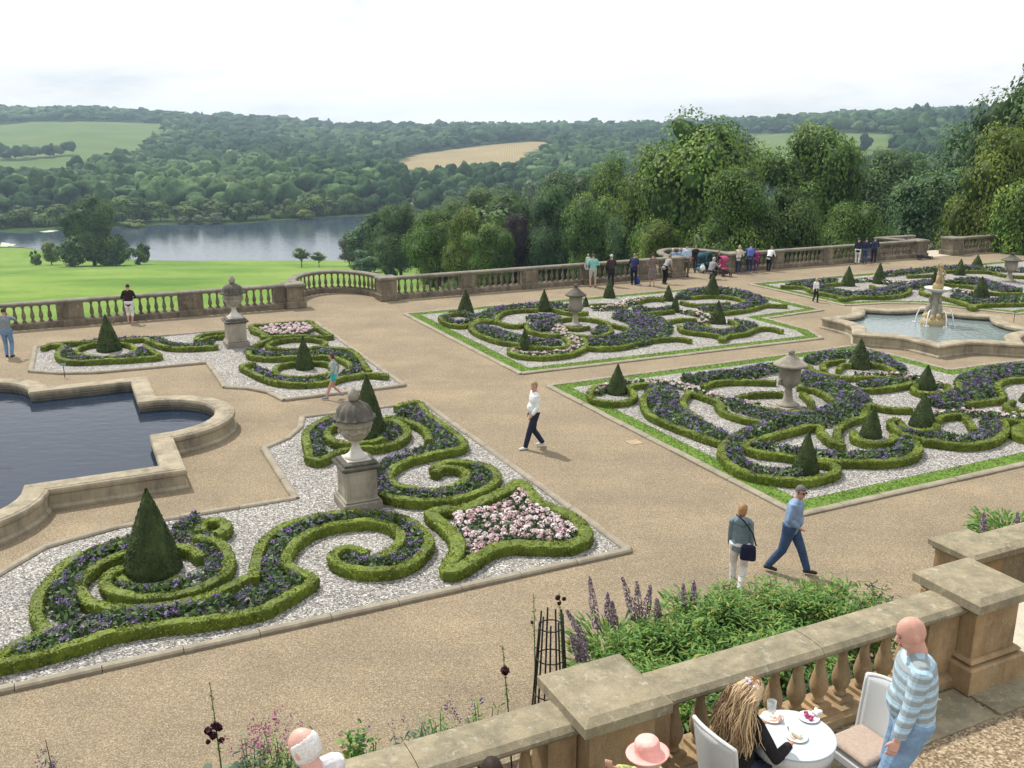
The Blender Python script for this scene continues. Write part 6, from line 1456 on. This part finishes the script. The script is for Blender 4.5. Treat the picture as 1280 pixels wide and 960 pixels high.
b.build('hair_clip', plain('lilac_plastic', (.62, .56, .68), .3, .5), e)
sitter('person in a pink brimmed hat sitting at the bottom edge', 822, 935, CZ + 1.23, 70, Hh=1.62, female=True, lean=.10, head_pitch=.1, head_s=1.06, head_yaw=R(-8), hands=((-.16, .34, .86), (.10, .36, .98)), top=(.45, .55, .18), sleeves=1, bottom=(.2, .2, .25), hair=(.5, .42, .32), hat=('brim', (.80, .40, .36)), vox=.009, detail=True, collar=(.5, .6, .12))
sitter('dark brown haired person at the bottom edge, only the hair showing', 615, 955, CZ + 1.24, 10, Hh=1.68, top=(.2, .2, .22), hair=(.035, .022, .018), vox=.012)
# wicker furniture
wk, nt, b_ = new_mat('white_wicker'); tcx = obj_co(nt)
w1 = N(nt, 'ShaderNodeTexWave', Scale=55, Distortion=1.2, Detail=1, bands_direction='Z'); L(nt, tcx, w1.inputs['Vector'])
w2 = N(nt, 'ShaderNodeTexWave', Scale=38, Distortion=.6, Detail=1, bands_direction='X'); L(nt, tcx, w2.inputs['Vector'])
mm = N(nt, 'ShaderNodeMath', operation='MULTIPLY'); L(nt, w1.outputs['Fac'], mm.inputs[0]); L(nt, w2.outputs['Fac'], mm.inputs[1])
L(nt, ramp(nt, mm.outputs[0], [(0, (.50, .52, .52)), (.5, (.72, .73, .72))]), b_.inputs['Base Color']); b_.inputs['Roughness'].default_value = .6; bump(nt, b_, mm.outputs[0], .5, .006)
CUSH = plain('cushion_fabric', (.42, .33, .27), .95, .1, 40, .12, bumps=.2)
def wicker_chair(label, xy, yaw, cushion=True):
    e = empty('wicker_chair', (xy[0], xy[1], CZ), R(yaw), label, 'chair', 'white wicker cafe chairs')     # faces +y, back at -y
    b = MB(); b.box((0, 0, .36), (.46, .44, .12), bevel=.03); b.build('seat', wk, e)
    v = []; f = []; n, mz = 12, 9
    for j in range(mz):
        t = j / (mz - 1); z = .30 + .66 * t; 
        for i in range(n):
            s_ = -1 + 2 * i / (n - 1); hw = .225 + .02 * t; topd = .035 * s_ * s_ * (t > .9)
            v.append((s_ * hw, -.20 - .10 * t + .055 * s_ * s_, z - topd))
    for j in range(mz - 1):
        for i in range(n - 1): f.append((j * n + i, j * n + i + 1, (j + 1) * n + i + 1, (j + 1) * n + i))
    b.v = []; b = MB(); b.add(v, f, smooth=True); q = b.build('backrest', wk, e); sd = q.modifiers.new('t', 'SOLIDIFY'); sd.thickness = .03; sd.offset = 0
    b = MB(); edge = [v[(j) * n] for j in range(mz)] + [v[(mz - 1) * n + i] for i in range(n)] + [v[j * n + n - 1] for j in range(mz - 1, -1, -1)]; b.tube(edge, .018, 8); b.build('back_rim', wk, q)
    for sx in (-.19, .19):
        for sy in (-.17, .18): b = MB(); b.tube([(sx * 1.06, sy * 1.06, 0), (sx, sy, .36)], [.017, .021], 8); b.build('leg', wk, e)
    if cushion: b = MB(); b.box((0, .01, .455), (.44, .43, .07), bevel=.03); remesh(b, 'cushion', CUSH, .014, e, 4)
    return e
TXY = U(992, 918, CZ + .72)
wicker_chair('empty white wicker chair with a beige cushion beside the bald person', U(1078, 928, CZ + .48) + np.array([.02, .0]), 118)
cxy = U(915, 870, CZ + 1.2); wx_, wy_ = U(928, 862, CZ + 1.22)
wicker_chair('white wicker chair the long haired person sits on', (wx_ - .02, wy_ - .03), -62, False)
bxy_ = U(1100, 962, CZ + .9); wicker_chair('white wicker chair cut by the bottom edge in front of the striped jumper', (bxy_[0] - .12, bxy_[1] + .05), 30, True)
px_, py_ = U(822, 935, CZ + 1.23); wicker_chair('white wicker chair under the person in the pink hat', (px_ + .02, py_ - .02), 70, False)
px_, py_ = U(615, 955, CZ + 1.24); wicker_chair('wicker chair under the dark haired person at the bottom edge', (px_, py_ - .03), 10, False)
e = empty('cafe_table', (TXY[0], TXY[1], CZ), R(20), 'round white wicker table with a glass top laid with plates', 'table')
b = MB(); b.lathe([(.30, .60), (.325, .60), (.33, .64), (.33, .70), (.31, .71), (.30, .69)], 40); b.build('apron', wk, e)
gl, nt, b_ = new_mat('glass_top'); b_.inputs['Base Color'].default_value = (.52, .58, .60, 1); b_.inputs['Roughness'].default_value = .06; b_.inputs['Specular IOR Level'].default_value = .6
b = MB(); b.lathe([(.30, .711), (.335, .713), (.337, .72), (.33, .724), (.01, .724)], 48, smooth=False); b.build('table_top', gl, e)
for k in range(4): a = k * math.pi / 2 + .4; b = MB(); b.tube([(.31 * math.cos(a), .31 * math.sin(a), 0), (.24 * math.cos(a), .24 * math.sin(a), .35), (.27 * math.cos(a), .27 * math.sin(a), .61)], [.018, .016, .02], 8); b.build('leg', wk, e)
b = MB(); b.lathe([(.2, .2), (.22, .2), (.22, .23), (.2, .23)], 30); b.build('shelf_ring', wk, e)
china = plain('white_china', (.80, .80, .78), .15, .5); cream = plain('cream', (.82, .76, .62), .5, .3, 30, .1); jam = plain('berry_sauce', (.40, .05, .16), .3, .5, 40, .4)
def plate(label, px, py, food):
    x, y = U(px, py, CZ + .73); e = empty('plate', (x, y, CZ + .7245), rng.random() * 6, label, 'plate', 'plates on the cafe table')
    b = MB(); b.lathe([(.045, 0), (.05, .004), (.085, .012), (.09, .014), (.084, .016), (.05, .008), (.01, .007)], 36); dish = b.build('dish', china, e)
    b = MB()
    if food == 'cake':
        b.box((0, 0, .03), (.075, .05, .04), bevel=.008); b.build('cake_slice', cream, dish); b = MB(); b.tube([(.02, .05, .018), (.06, .02, .02), (.11, -.03, .024)], [.004, .003, .006], 6); b.build('fork', plain('cutlery', (.6, .6, .6), .2, .5, metal=1), e)
    elif food == 'berry':
        for q in range(9): b.ball((rng.normal() * .022, rng.normal() * .022, .018 + rng.random() * .012), rng.uniform(.01, .018), 8, 6)
        b.build('dessert', jam, dish)
    else:
        for q in range(5): b.ball((rng.normal() * .02, rng.normal() * .02, .016), rng.uniform(.01, .016), 8, 6)
        b.build('crumbs', cream, dish)
plate('small white plate at the left of the table by the glass', 965, 897, 'crumbs')
plate('white plate with berry dessert at the back of the table', 1011, 897, 'berry')
plate('white plate with a cake slice nearest the camera on the table', 996, 921, 'cake')
gt, nt, b_ = new_mat('clear_glass'); b_.inputs['Base Color'].default_value = (.9, .93, .93, 1); b_.inputs['Roughness'].default_value = .02; b_.inputs['Alpha'].default_value = .3
x, y = U(964, 890, CZ + .73); b = MB(); b.lathe([(.03, 0), (.036, .004), (.038, .05), (.041, .11), (.039, .11), (.036, .05), (.033, .008), (.005, .006)], 28); tag(b.build('drinking_glass', gt, None, (x, y, CZ + .7245)), 'clear drinking glass on the cafe table', 'glass')
x, y = U(1021, 892, CZ + .75); b = MB()
for q in range(14): a = rng.random() * 6.28; b.ball((.035 * math.cos(a) * rng.random(), .035 * math.sin(a) * rng.random(), .02 + .02 * rng.random()), rng.uniform(.012, .02), 8, 6)
tag(remesh(b, 'napkin', plain('paper_napkin', (.82, .80, .80), .9, .1), .006, None, 1), 'crumpled white napkin lying on the berry plate', 'napkin').location = (x, y, CZ + .735)
# ------------------------------------------------------------------ plants under the near balustrade
LEAF = {k: leafy('border_leaves_' + k, s_, .3, nscale=3, namp=.2) for k, s_ in {
 'green': [(0, (.05, .12, .025)), (.5, (.12, .25, .05)), (.85, (.21, .36, .08)), (1, (.34, .30, .07))],
 'grey': [(0, (.06, .10, .07)), (.6, (.14, .21, .14)), (1, (.24, .32, .22))],
 'dark': [(0, (.015, .04, .012)), (.6, (.045, .10, .03)), (1, (.10, .17, .05))]}.items()}
STEM = plain('green_stem', (.08, .14, .05), .7, .2, 20, .2)
MAUVE = leafy('mauve_bracts', [(0, (.10, .07, .09)), (.5, (.27, .19, .25)), (1, (.58, .48, .53))], .2, nscale=8, namp=.15)
BLACKF = leafy('maroon_petals', [(0, (.012, .003, .006)), (1, (.07, .012, .03))], .1); MAGENTA = leafy('magenta_petals', [(0, (.20, .03, .11)), (1, (.42, .12, .28))], .2); VIOLET = leafy('violet_petals', [(0, (.05, .03, .12)), (1, (.16, .10, .3))], .2)
def blades(b, base, dirs, ln, w, mi=0, droop=.35):
    """long pointed leaves: three-part arched blades"""
    n = len(base); ln = np.broadcast_to(ln, (n,)); d = dirs / (np.linalg.norm(dirs, axis=1)[:, None] + 1e-9)
    side = np.cross(d, rng.normal(size=(n, 3)) * .3 + np.array([0, 0, 1])); side /= np.linalg.norm(side, axis=1)[:, None] + 1e-9
    dn = np.zeros((n, 3)); dn[:, 2] = -1; L1 = ln[:, None]; W = side * (w / 2)
    p0 = base; p1 = base + d * L1 * .45; p2 = base + d * L1 * .8 + dn * L1 * droop * .25; p3 = base + d * L1 + dn * L1 * droop * .6
    t = rng.random(n); q1 = np.stack([p0 - W * .4, p1 - W, p1 + W, p0 + W * .4], 1); q2 = np.stack([p1 - W, p2 - W * .8, p2 + W * .8, p1 + W], 1)
    b.quads(q1, mi, t); b.quads(q2, mi, t); b.quads(np.stack([p2 - W * .8, p3, p2 + W * .8], 1), mi, t, per=3)
def shrub(label, x, y, z, r, h, n, leaf, mat, stems=7, name='border_plant', cat='plant', group=None, lw=.022):
    e = empty(name, (x, y, z), rng.random() * 6, label, cat, group)
    sb = MB(); tips = []
    for k in range(stems):
        a = rng.random() * 6.28; q = r * rng.random() ** .5; t = (q * math.cos(a), q * math.sin(a), h * rng.uniform(.6, .95)); tips.append(t)
        sb.tube([(t[0] * .2, t[1] * .2, 0), (t[0] * .6, t[1] * .6, h * .45), t], [.012, .009, .005], 5)
    sb.build('stems', STEM, e)
    b = MB(); T_ = np.array(tips)[rng.integers(0, stems, n)]; u = rng.random(n) ** .6
    base = T_ * np.stack([.25 + .75 * u, .25 + .75 * u, u], 1) + rng.normal(size=(n, 3)) * np.array([r * .2, r * .2, h * .05])
    base[:, 2] = np.clip(base[:, 2], .02, h * 1.05); a = rng.random(n) * 6.28
    d = np.stack([np.cos(a), np.sin(a), rng.uniform(-.1, .9, n)], 1); blades(b, base, d, leaf * rng.uniform(.6, 1.3, n), lw)
    b.build('leaves', mat, e); return e
def spike(e, p, top, lnf, r=.058):
    """a flowering spire: thin stem, then tight whorls of hooded bracts"""
    p, top = np.array(p), np.array(top); b = MB(); b.tube([p, p * .5 + top * .5 + np.array([.01, 0, 0]), top], [.009, .007, .004], 6)
    n = 330; t = 1 - lnf * rng.random(n); rr = r * np.clip((1 - t) / lnf * 1.6 + .25, 0, 1); a = rng.random(n) * 6.28
    c = p + (top - p) * t[:, None] + np.stack([np.cos(a) * rr, np.sin(a) * rr, np.zeros(n)], 1); d = np.stack([np.cos(a), np.sin(a), np.full(n, .5)], 1)
    b.quads(leaf_quads(c, d, .03, 1.3, .35), 1, rng.random(n)); b.build('flower_spike', [STEM, MAUVE], e)
bank_v = lambda u, v: wl(u, v)
pl = [(2.55, .9, .5, .95), (3.1, 1.2, .6, 1.0), (3.6, .8, .5, 1.0), (4.15, 1.15, .6, 1.05), (4.0, 1.9, .55, .9), (4.75, .85, .5, 1.0), (3.3, 2.0, .5, .8), (4.75, 1.7, .5, .95), (2.75, 1.7, .45, .8), (1.6, .8, .5, .9), (2.1, 1.3, .45, .75), (3.65, 2.7, .5, .7), (4.5, 2.5, .5, .72)]

P_ = lambda px, py, z: U(px, py, z)
sheet('border_soil', [wl(-14, .2), wl(U2 + .3, .2), wl(U2 + .3, 3.3), wl(-14, 3.3)], .006, M['soil'])
# the leafy mass behind the near balustrade
names = ['leafy green border plant ' + t for t in (
 'at the left end of the mass behind the near balustrade', 'third from the left in the mass behind the near balustrade', 'tall in the middle of the mass, under the man in blue', 'at the back of the mass below the grey hooded person',
 'right of the middle of the mass behind the near balustrade', 'low at the front left of the mass against the coping', 'low at the front middle of the mass against the coping', 'at the right of the mass before the bare stems',
 'at the front right of the mass against the coping', 'second from the left in the mass behind the near balustrade', 'wispy at the far right of the mass beside the big pier', 'between the acanthus spires and the mass', 'highest on the right of the mass behind the near balustrade')]
spots = [(800, 784, 1.0), (868, 747, 1.15), (930, 719, 1.25), (897, 730, 1.15), (985, 717, 1.25), (830, 822, 1.2), (905, 785, 1.25), (1052, 730, 1.2), (985, 775, 1.3), (835, 772, 1.0), (1102, 727, 1.2), (775, 808, .85), (1020, 720, 1.25)]
for (a, b_, h), lab in zip(spots, names):
    q = P_(a, b_, h); thin = 'wispy' in lab
    shrub(lab, q[0], q[1] - .25, 0, .34 if thin else .62, h * 1.0, 420 if thin else 3800, .125, LEAF['dark' if thin else 'green'], 11, lw=.026, group='leafy plants behind the near balustrade')
# darker plants close under the wall, seen between the balusters
for k, u in enumerate((.7, 1.3, 1.95, 2.6, 3.2, 3.8, -.7, -1.4, -2.1, -2.9)):
    q = wl(u, .75 + .2 * (k % 2)); shrub('dark leafy plant tight under the wall, seen between the near balusters', q[0], q[1], 0, .42, 2.15 if u > 0 else 1.9, 900, .15, LEAF['dark'], 8, lw=.035, group='dark plants tight under the near wall')
# acanthus with mauve spires
def acanthus(label, px, py, z, spires, nl=700, leaf=.3):
    x, y = P_(px, py, z); e = empty('acanthus', (x, y, 0), 0, label, 'plant')
    n = nl; a = rng.random(n) * 6.28; u = rng.random(n) ** .5 * .55; base = np.stack([u * np.cos(a), u * np.sin(a), rng.uniform(.05, .75, n)], 1)
    d = np.stack([np.cos(a), np.sin(a), rng.uniform(0, 1.1, n)], 1); b = MB(); blades(b, base, d, leaf * rng.uniform(.4, 1.0, n), .04); b.build('leaves', LEAF['green'], e)
    for (bx, by, tx, ty, lf) in spires:
        q = P_(bx, by, .65); D = lambda zz, Y: Y * CP + (H - zz) * SP
        zt = height_over((0, q[1]), ty); xt = (tx - 640) / F * D(zt, q[1])
        spike(e, (q[0] - x, q[1] - y, .55), (xt - x, q[1] - y, zt), .82)
acanthus('acanthus with tall mauve flower spires left of the leafy mass', 762, 812, .5, [(748, 790, 737, 722, 1), (762, 785, 759, 741, 1), (800, 785, 778, 722, 1), (800, 783, 796, 727, 1), (804, 783, 813, 732, 1), (824, 780, 821, 748, 1), (742, 812, 708, 762, 1), (728, 826, 714, 792, 1), (736, 828, 722, 796, 1), (770, 790, 765, 752, 1)])
acanthus('acanthus with two mauve spires rising behind the leafy mass', 862, 775, .5, [(856, 775, 854, 730, 1), (868, 772, 867, 726, 1)], 300)
acanthus('acanthus with two spires behind the far pier by the right edge', 1255, 672, .4, [(1231, 672, 1230, 641, 1), (1272, 672, 1272, 641, 1), (1284, 670, 1283, 648, 1)], 900)
# iron obelisk
x, y = P_(689, 772, 1.62); e = empty('plant_support', (x, y, 0), YAW, 'black iron obelisk plant support behind the biggest pier', 'plant support')
for k in range(9):
    a = 2 * math.pi * k / 9; t = 1.62 + rng.uniform(-.06, .1)
    b = MB(); b.tube([(.26 * math.cos(a), .26 * math.sin(a), 0), (.15 * math.cos(a), .15 * math.sin(a), t)], .0125, 7); b.build('rod', M['iron'], e)
for z in (.55, 1.05, 1.5):
    r = .26 - .11 * z / 1.62; b = MB(); b.tube([(r * math.cos(a), r * math.sin(a), z) for a in np.linspace(0, 2 * math.pi, 25)], .009, 6); b.build('ring', M['iron'], e)
# hollyhocks
def hollyhock(label, px, ptop, z, flowers, pbot_dx=0, leaves=0, h=None):
    x, y = P_(px, ptop, z); e = empty('hollyhock', (x, y, 0), 0, label, 'plant')
    b = MB(); dx = pbot_dx / F * 11; b.tube([(dx, 0, 0), (dx * .6, 0, z * .5), (0, 0, z)], [.012, .009, .004], 7)
    b.build('stem', STEM, e)
    b = MB(); n = 60; t = rng.uniform(.55, 1, n); c = np.stack([dx * (1 - t) * 1.2 + rng.normal(size=n) * .014, rng.normal(size=n) * .014, z * t], 1); b.quads(leaf_quads(c, rng.normal(size=(n, 3)), .022, 1.3)); tag(b.build('buds', LEAF['green'], e), kind='stuff')
    for (fz, fx, r) in flowers:
        f = MB(); n = 34; d = rng.normal(size=(n, 3)); d /= np.linalg.norm(d, axis=1)[:, None]; f.quads(leaf_quads(np.array([fx, -.03, fz]) + d * r * .7, d, r * 1.1, 1.1, .3)); f.build('flower', BLACKF, e)
    if leaves:
        b = MB()
        for k in range(leaves):
            zz = rng.uniform(.15, z * .55); a = rng.random() * 6.28; c = np.array([dx * .7 + .17 * math.cos(a), .17 * math.sin(a), zz]); n0 = np.array([math.cos(a) * .5, math.sin(a) * .5 - .2, 1.0]); n0 /= np.linalg.norm(n0)
            u = np.cross(n0, [0, 1, .1]); u /= np.linalg.norm(u); w = np.cross(n0, u); r = rng.uniform(.045, .085); tt = np.linspace(0, 2 * math.pi, 15, endpoint=False); rr = r * (1 + .10 * np.cos(5 * tt) + .05 * rng.normal(size=15))
            ring = c + np.outer(np.cos(tt) * rr, u) + np.outer(np.sin(tt) * rr, w) - np.outer(.18 * rr * (1 + np.cos(2 * tt)) * .5, n0)
            b.add(np.vstack([c[None], ring]), [(0, i + 1, (i + 1) % 15 + 1) for i in range(15)], tint=[rng.random()] * 15, smooth=True)
        b.build('leaves', LEAF['grey'], e)
hollyhock('hollyhock with dark maroon flowers at the lower left', 262, 852, 1.95, [(1.42, .03, .05), (1.36, -.06, .048), (1.30, -.01, .05), (1.24, .08, .035), (1.22, -.07, .03), (1.40, .06, .045)], 6, 26)
hollyhock('hollyhock stem with one black flower left of the biggest pier', 628, 806, 1.75, [(1.42, .03, .06)], 12, 0)
hollyhock('hollyhock stem with dark buds at the right of the iron obelisk', 699, 742, 1.9, [(1.86, -.02, .04), (1.84, .06, .03), (1.78, 0, .03)], 10, 0)
hollyhock('thin hollyhock stem at the left of the iron obelisk', 667, 742, 1.85, [(1.45, -.02, .025)], 4, 0)
q = P_(440, 905, 1.15); e = shrub('rose with reddish shoots and cream blooms by the coping', q[0], q[1], 0, .22, 1.3, 260, .09, LEAF['green'], 5, 'rose_bush', lw=.05)
CREAM = leafy('cream_petals', [(0, (.6, .45, .35)), (1, (.8, .72, .6))], .2)
for k in range(3):
    b = MB(); c = rng.normal(size=3) * .05 + np.array([.06, -.05, .95]); d = rng.normal(size=(20, 3)); d /= np.linalg.norm(d, axis=1)[:, None]; b.quads(leaf_quads(c + d * .03, d, .035, 1.1))
    b.build('bloom', CREAM, e)
def airy(label, px, py, z, n, fm, lm='green', r=.35, fl=200):
    x, y = P_(px, py, z); e = shrub(label, x, y, 0, r, z, n, .10, LEAF[lm], 14, lw=.02)
    b = MB(); k = fl // 12; a = rng.random(k) * 6.28; u = r * rng.random(k) ** .5; c0 = np.stack([u * np.cos(a), u * np.sin(a), z * rng.uniform(.75, 1.12, k)], 1)
    c = np.repeat(c0, 12, 0) + rng.normal(size=(k * 12, 3)) * np.array([.02, .02, .035]); b.quads(leaf_quads(c, rng.normal(size=(k * 12, 3)), .02, 1.2)); tag(b.build('flowers', fm, e), kind='stuff')
airy('valerian with small magenta flowers left of the white haired person', 352, 912, 1.0, 380, MAGENTA, 'green', .38, 420)
airy('second valerian with sparse magenta flowers at the bottom edge', 312, 928, .95, 300, MAGENTA, 'grey', .32, 260)
airy('pale green feathery plant at the bottom edge beside the hollyhock', 322, 945, .7, 700, MAGENTA, 'green', .28, 24)
airy('grey green tuft at the bottom edge beside the white haired person', 375, 948, .8, 600, MAGENTA, 'grey', .3, 24)
airy('violet flowered plant showing over the left coping', 552, 892, 1.0, 420, VIOLET, 'green', .28, 130)
airy('grey leaved plant along the left coping', 510, 905, .95, 520, VIOLET, 'grey', .3, 40)
airy('low green plant along the left coping near the rose', 470, 925, .95, 420, VIOLET, 'green', .25, 50)
airy('sparse green plant along the coping left of the biggest pier', 605, 880, 1.0, 200, VIOLET, 'green', .26, 50)
airy('low violet flowers at the very bottom left', 60, 958, .55, 260, VIOLET, 'grey', .3, 120)
x, y = P_(57, 925, 1.0); e = empty('dry_stalk', (x, y, 0), 0, 'single dry brown stalk at the lower left corner', 'plant')
b = MB(); b.tube([(0.06, 0, 0), (.03, 0, .5), (0, 0, 1.0)], [.008, .007, .004], 6); b.build('stalk', plain('dry_stem', (.06, .04, .02), .9), e)
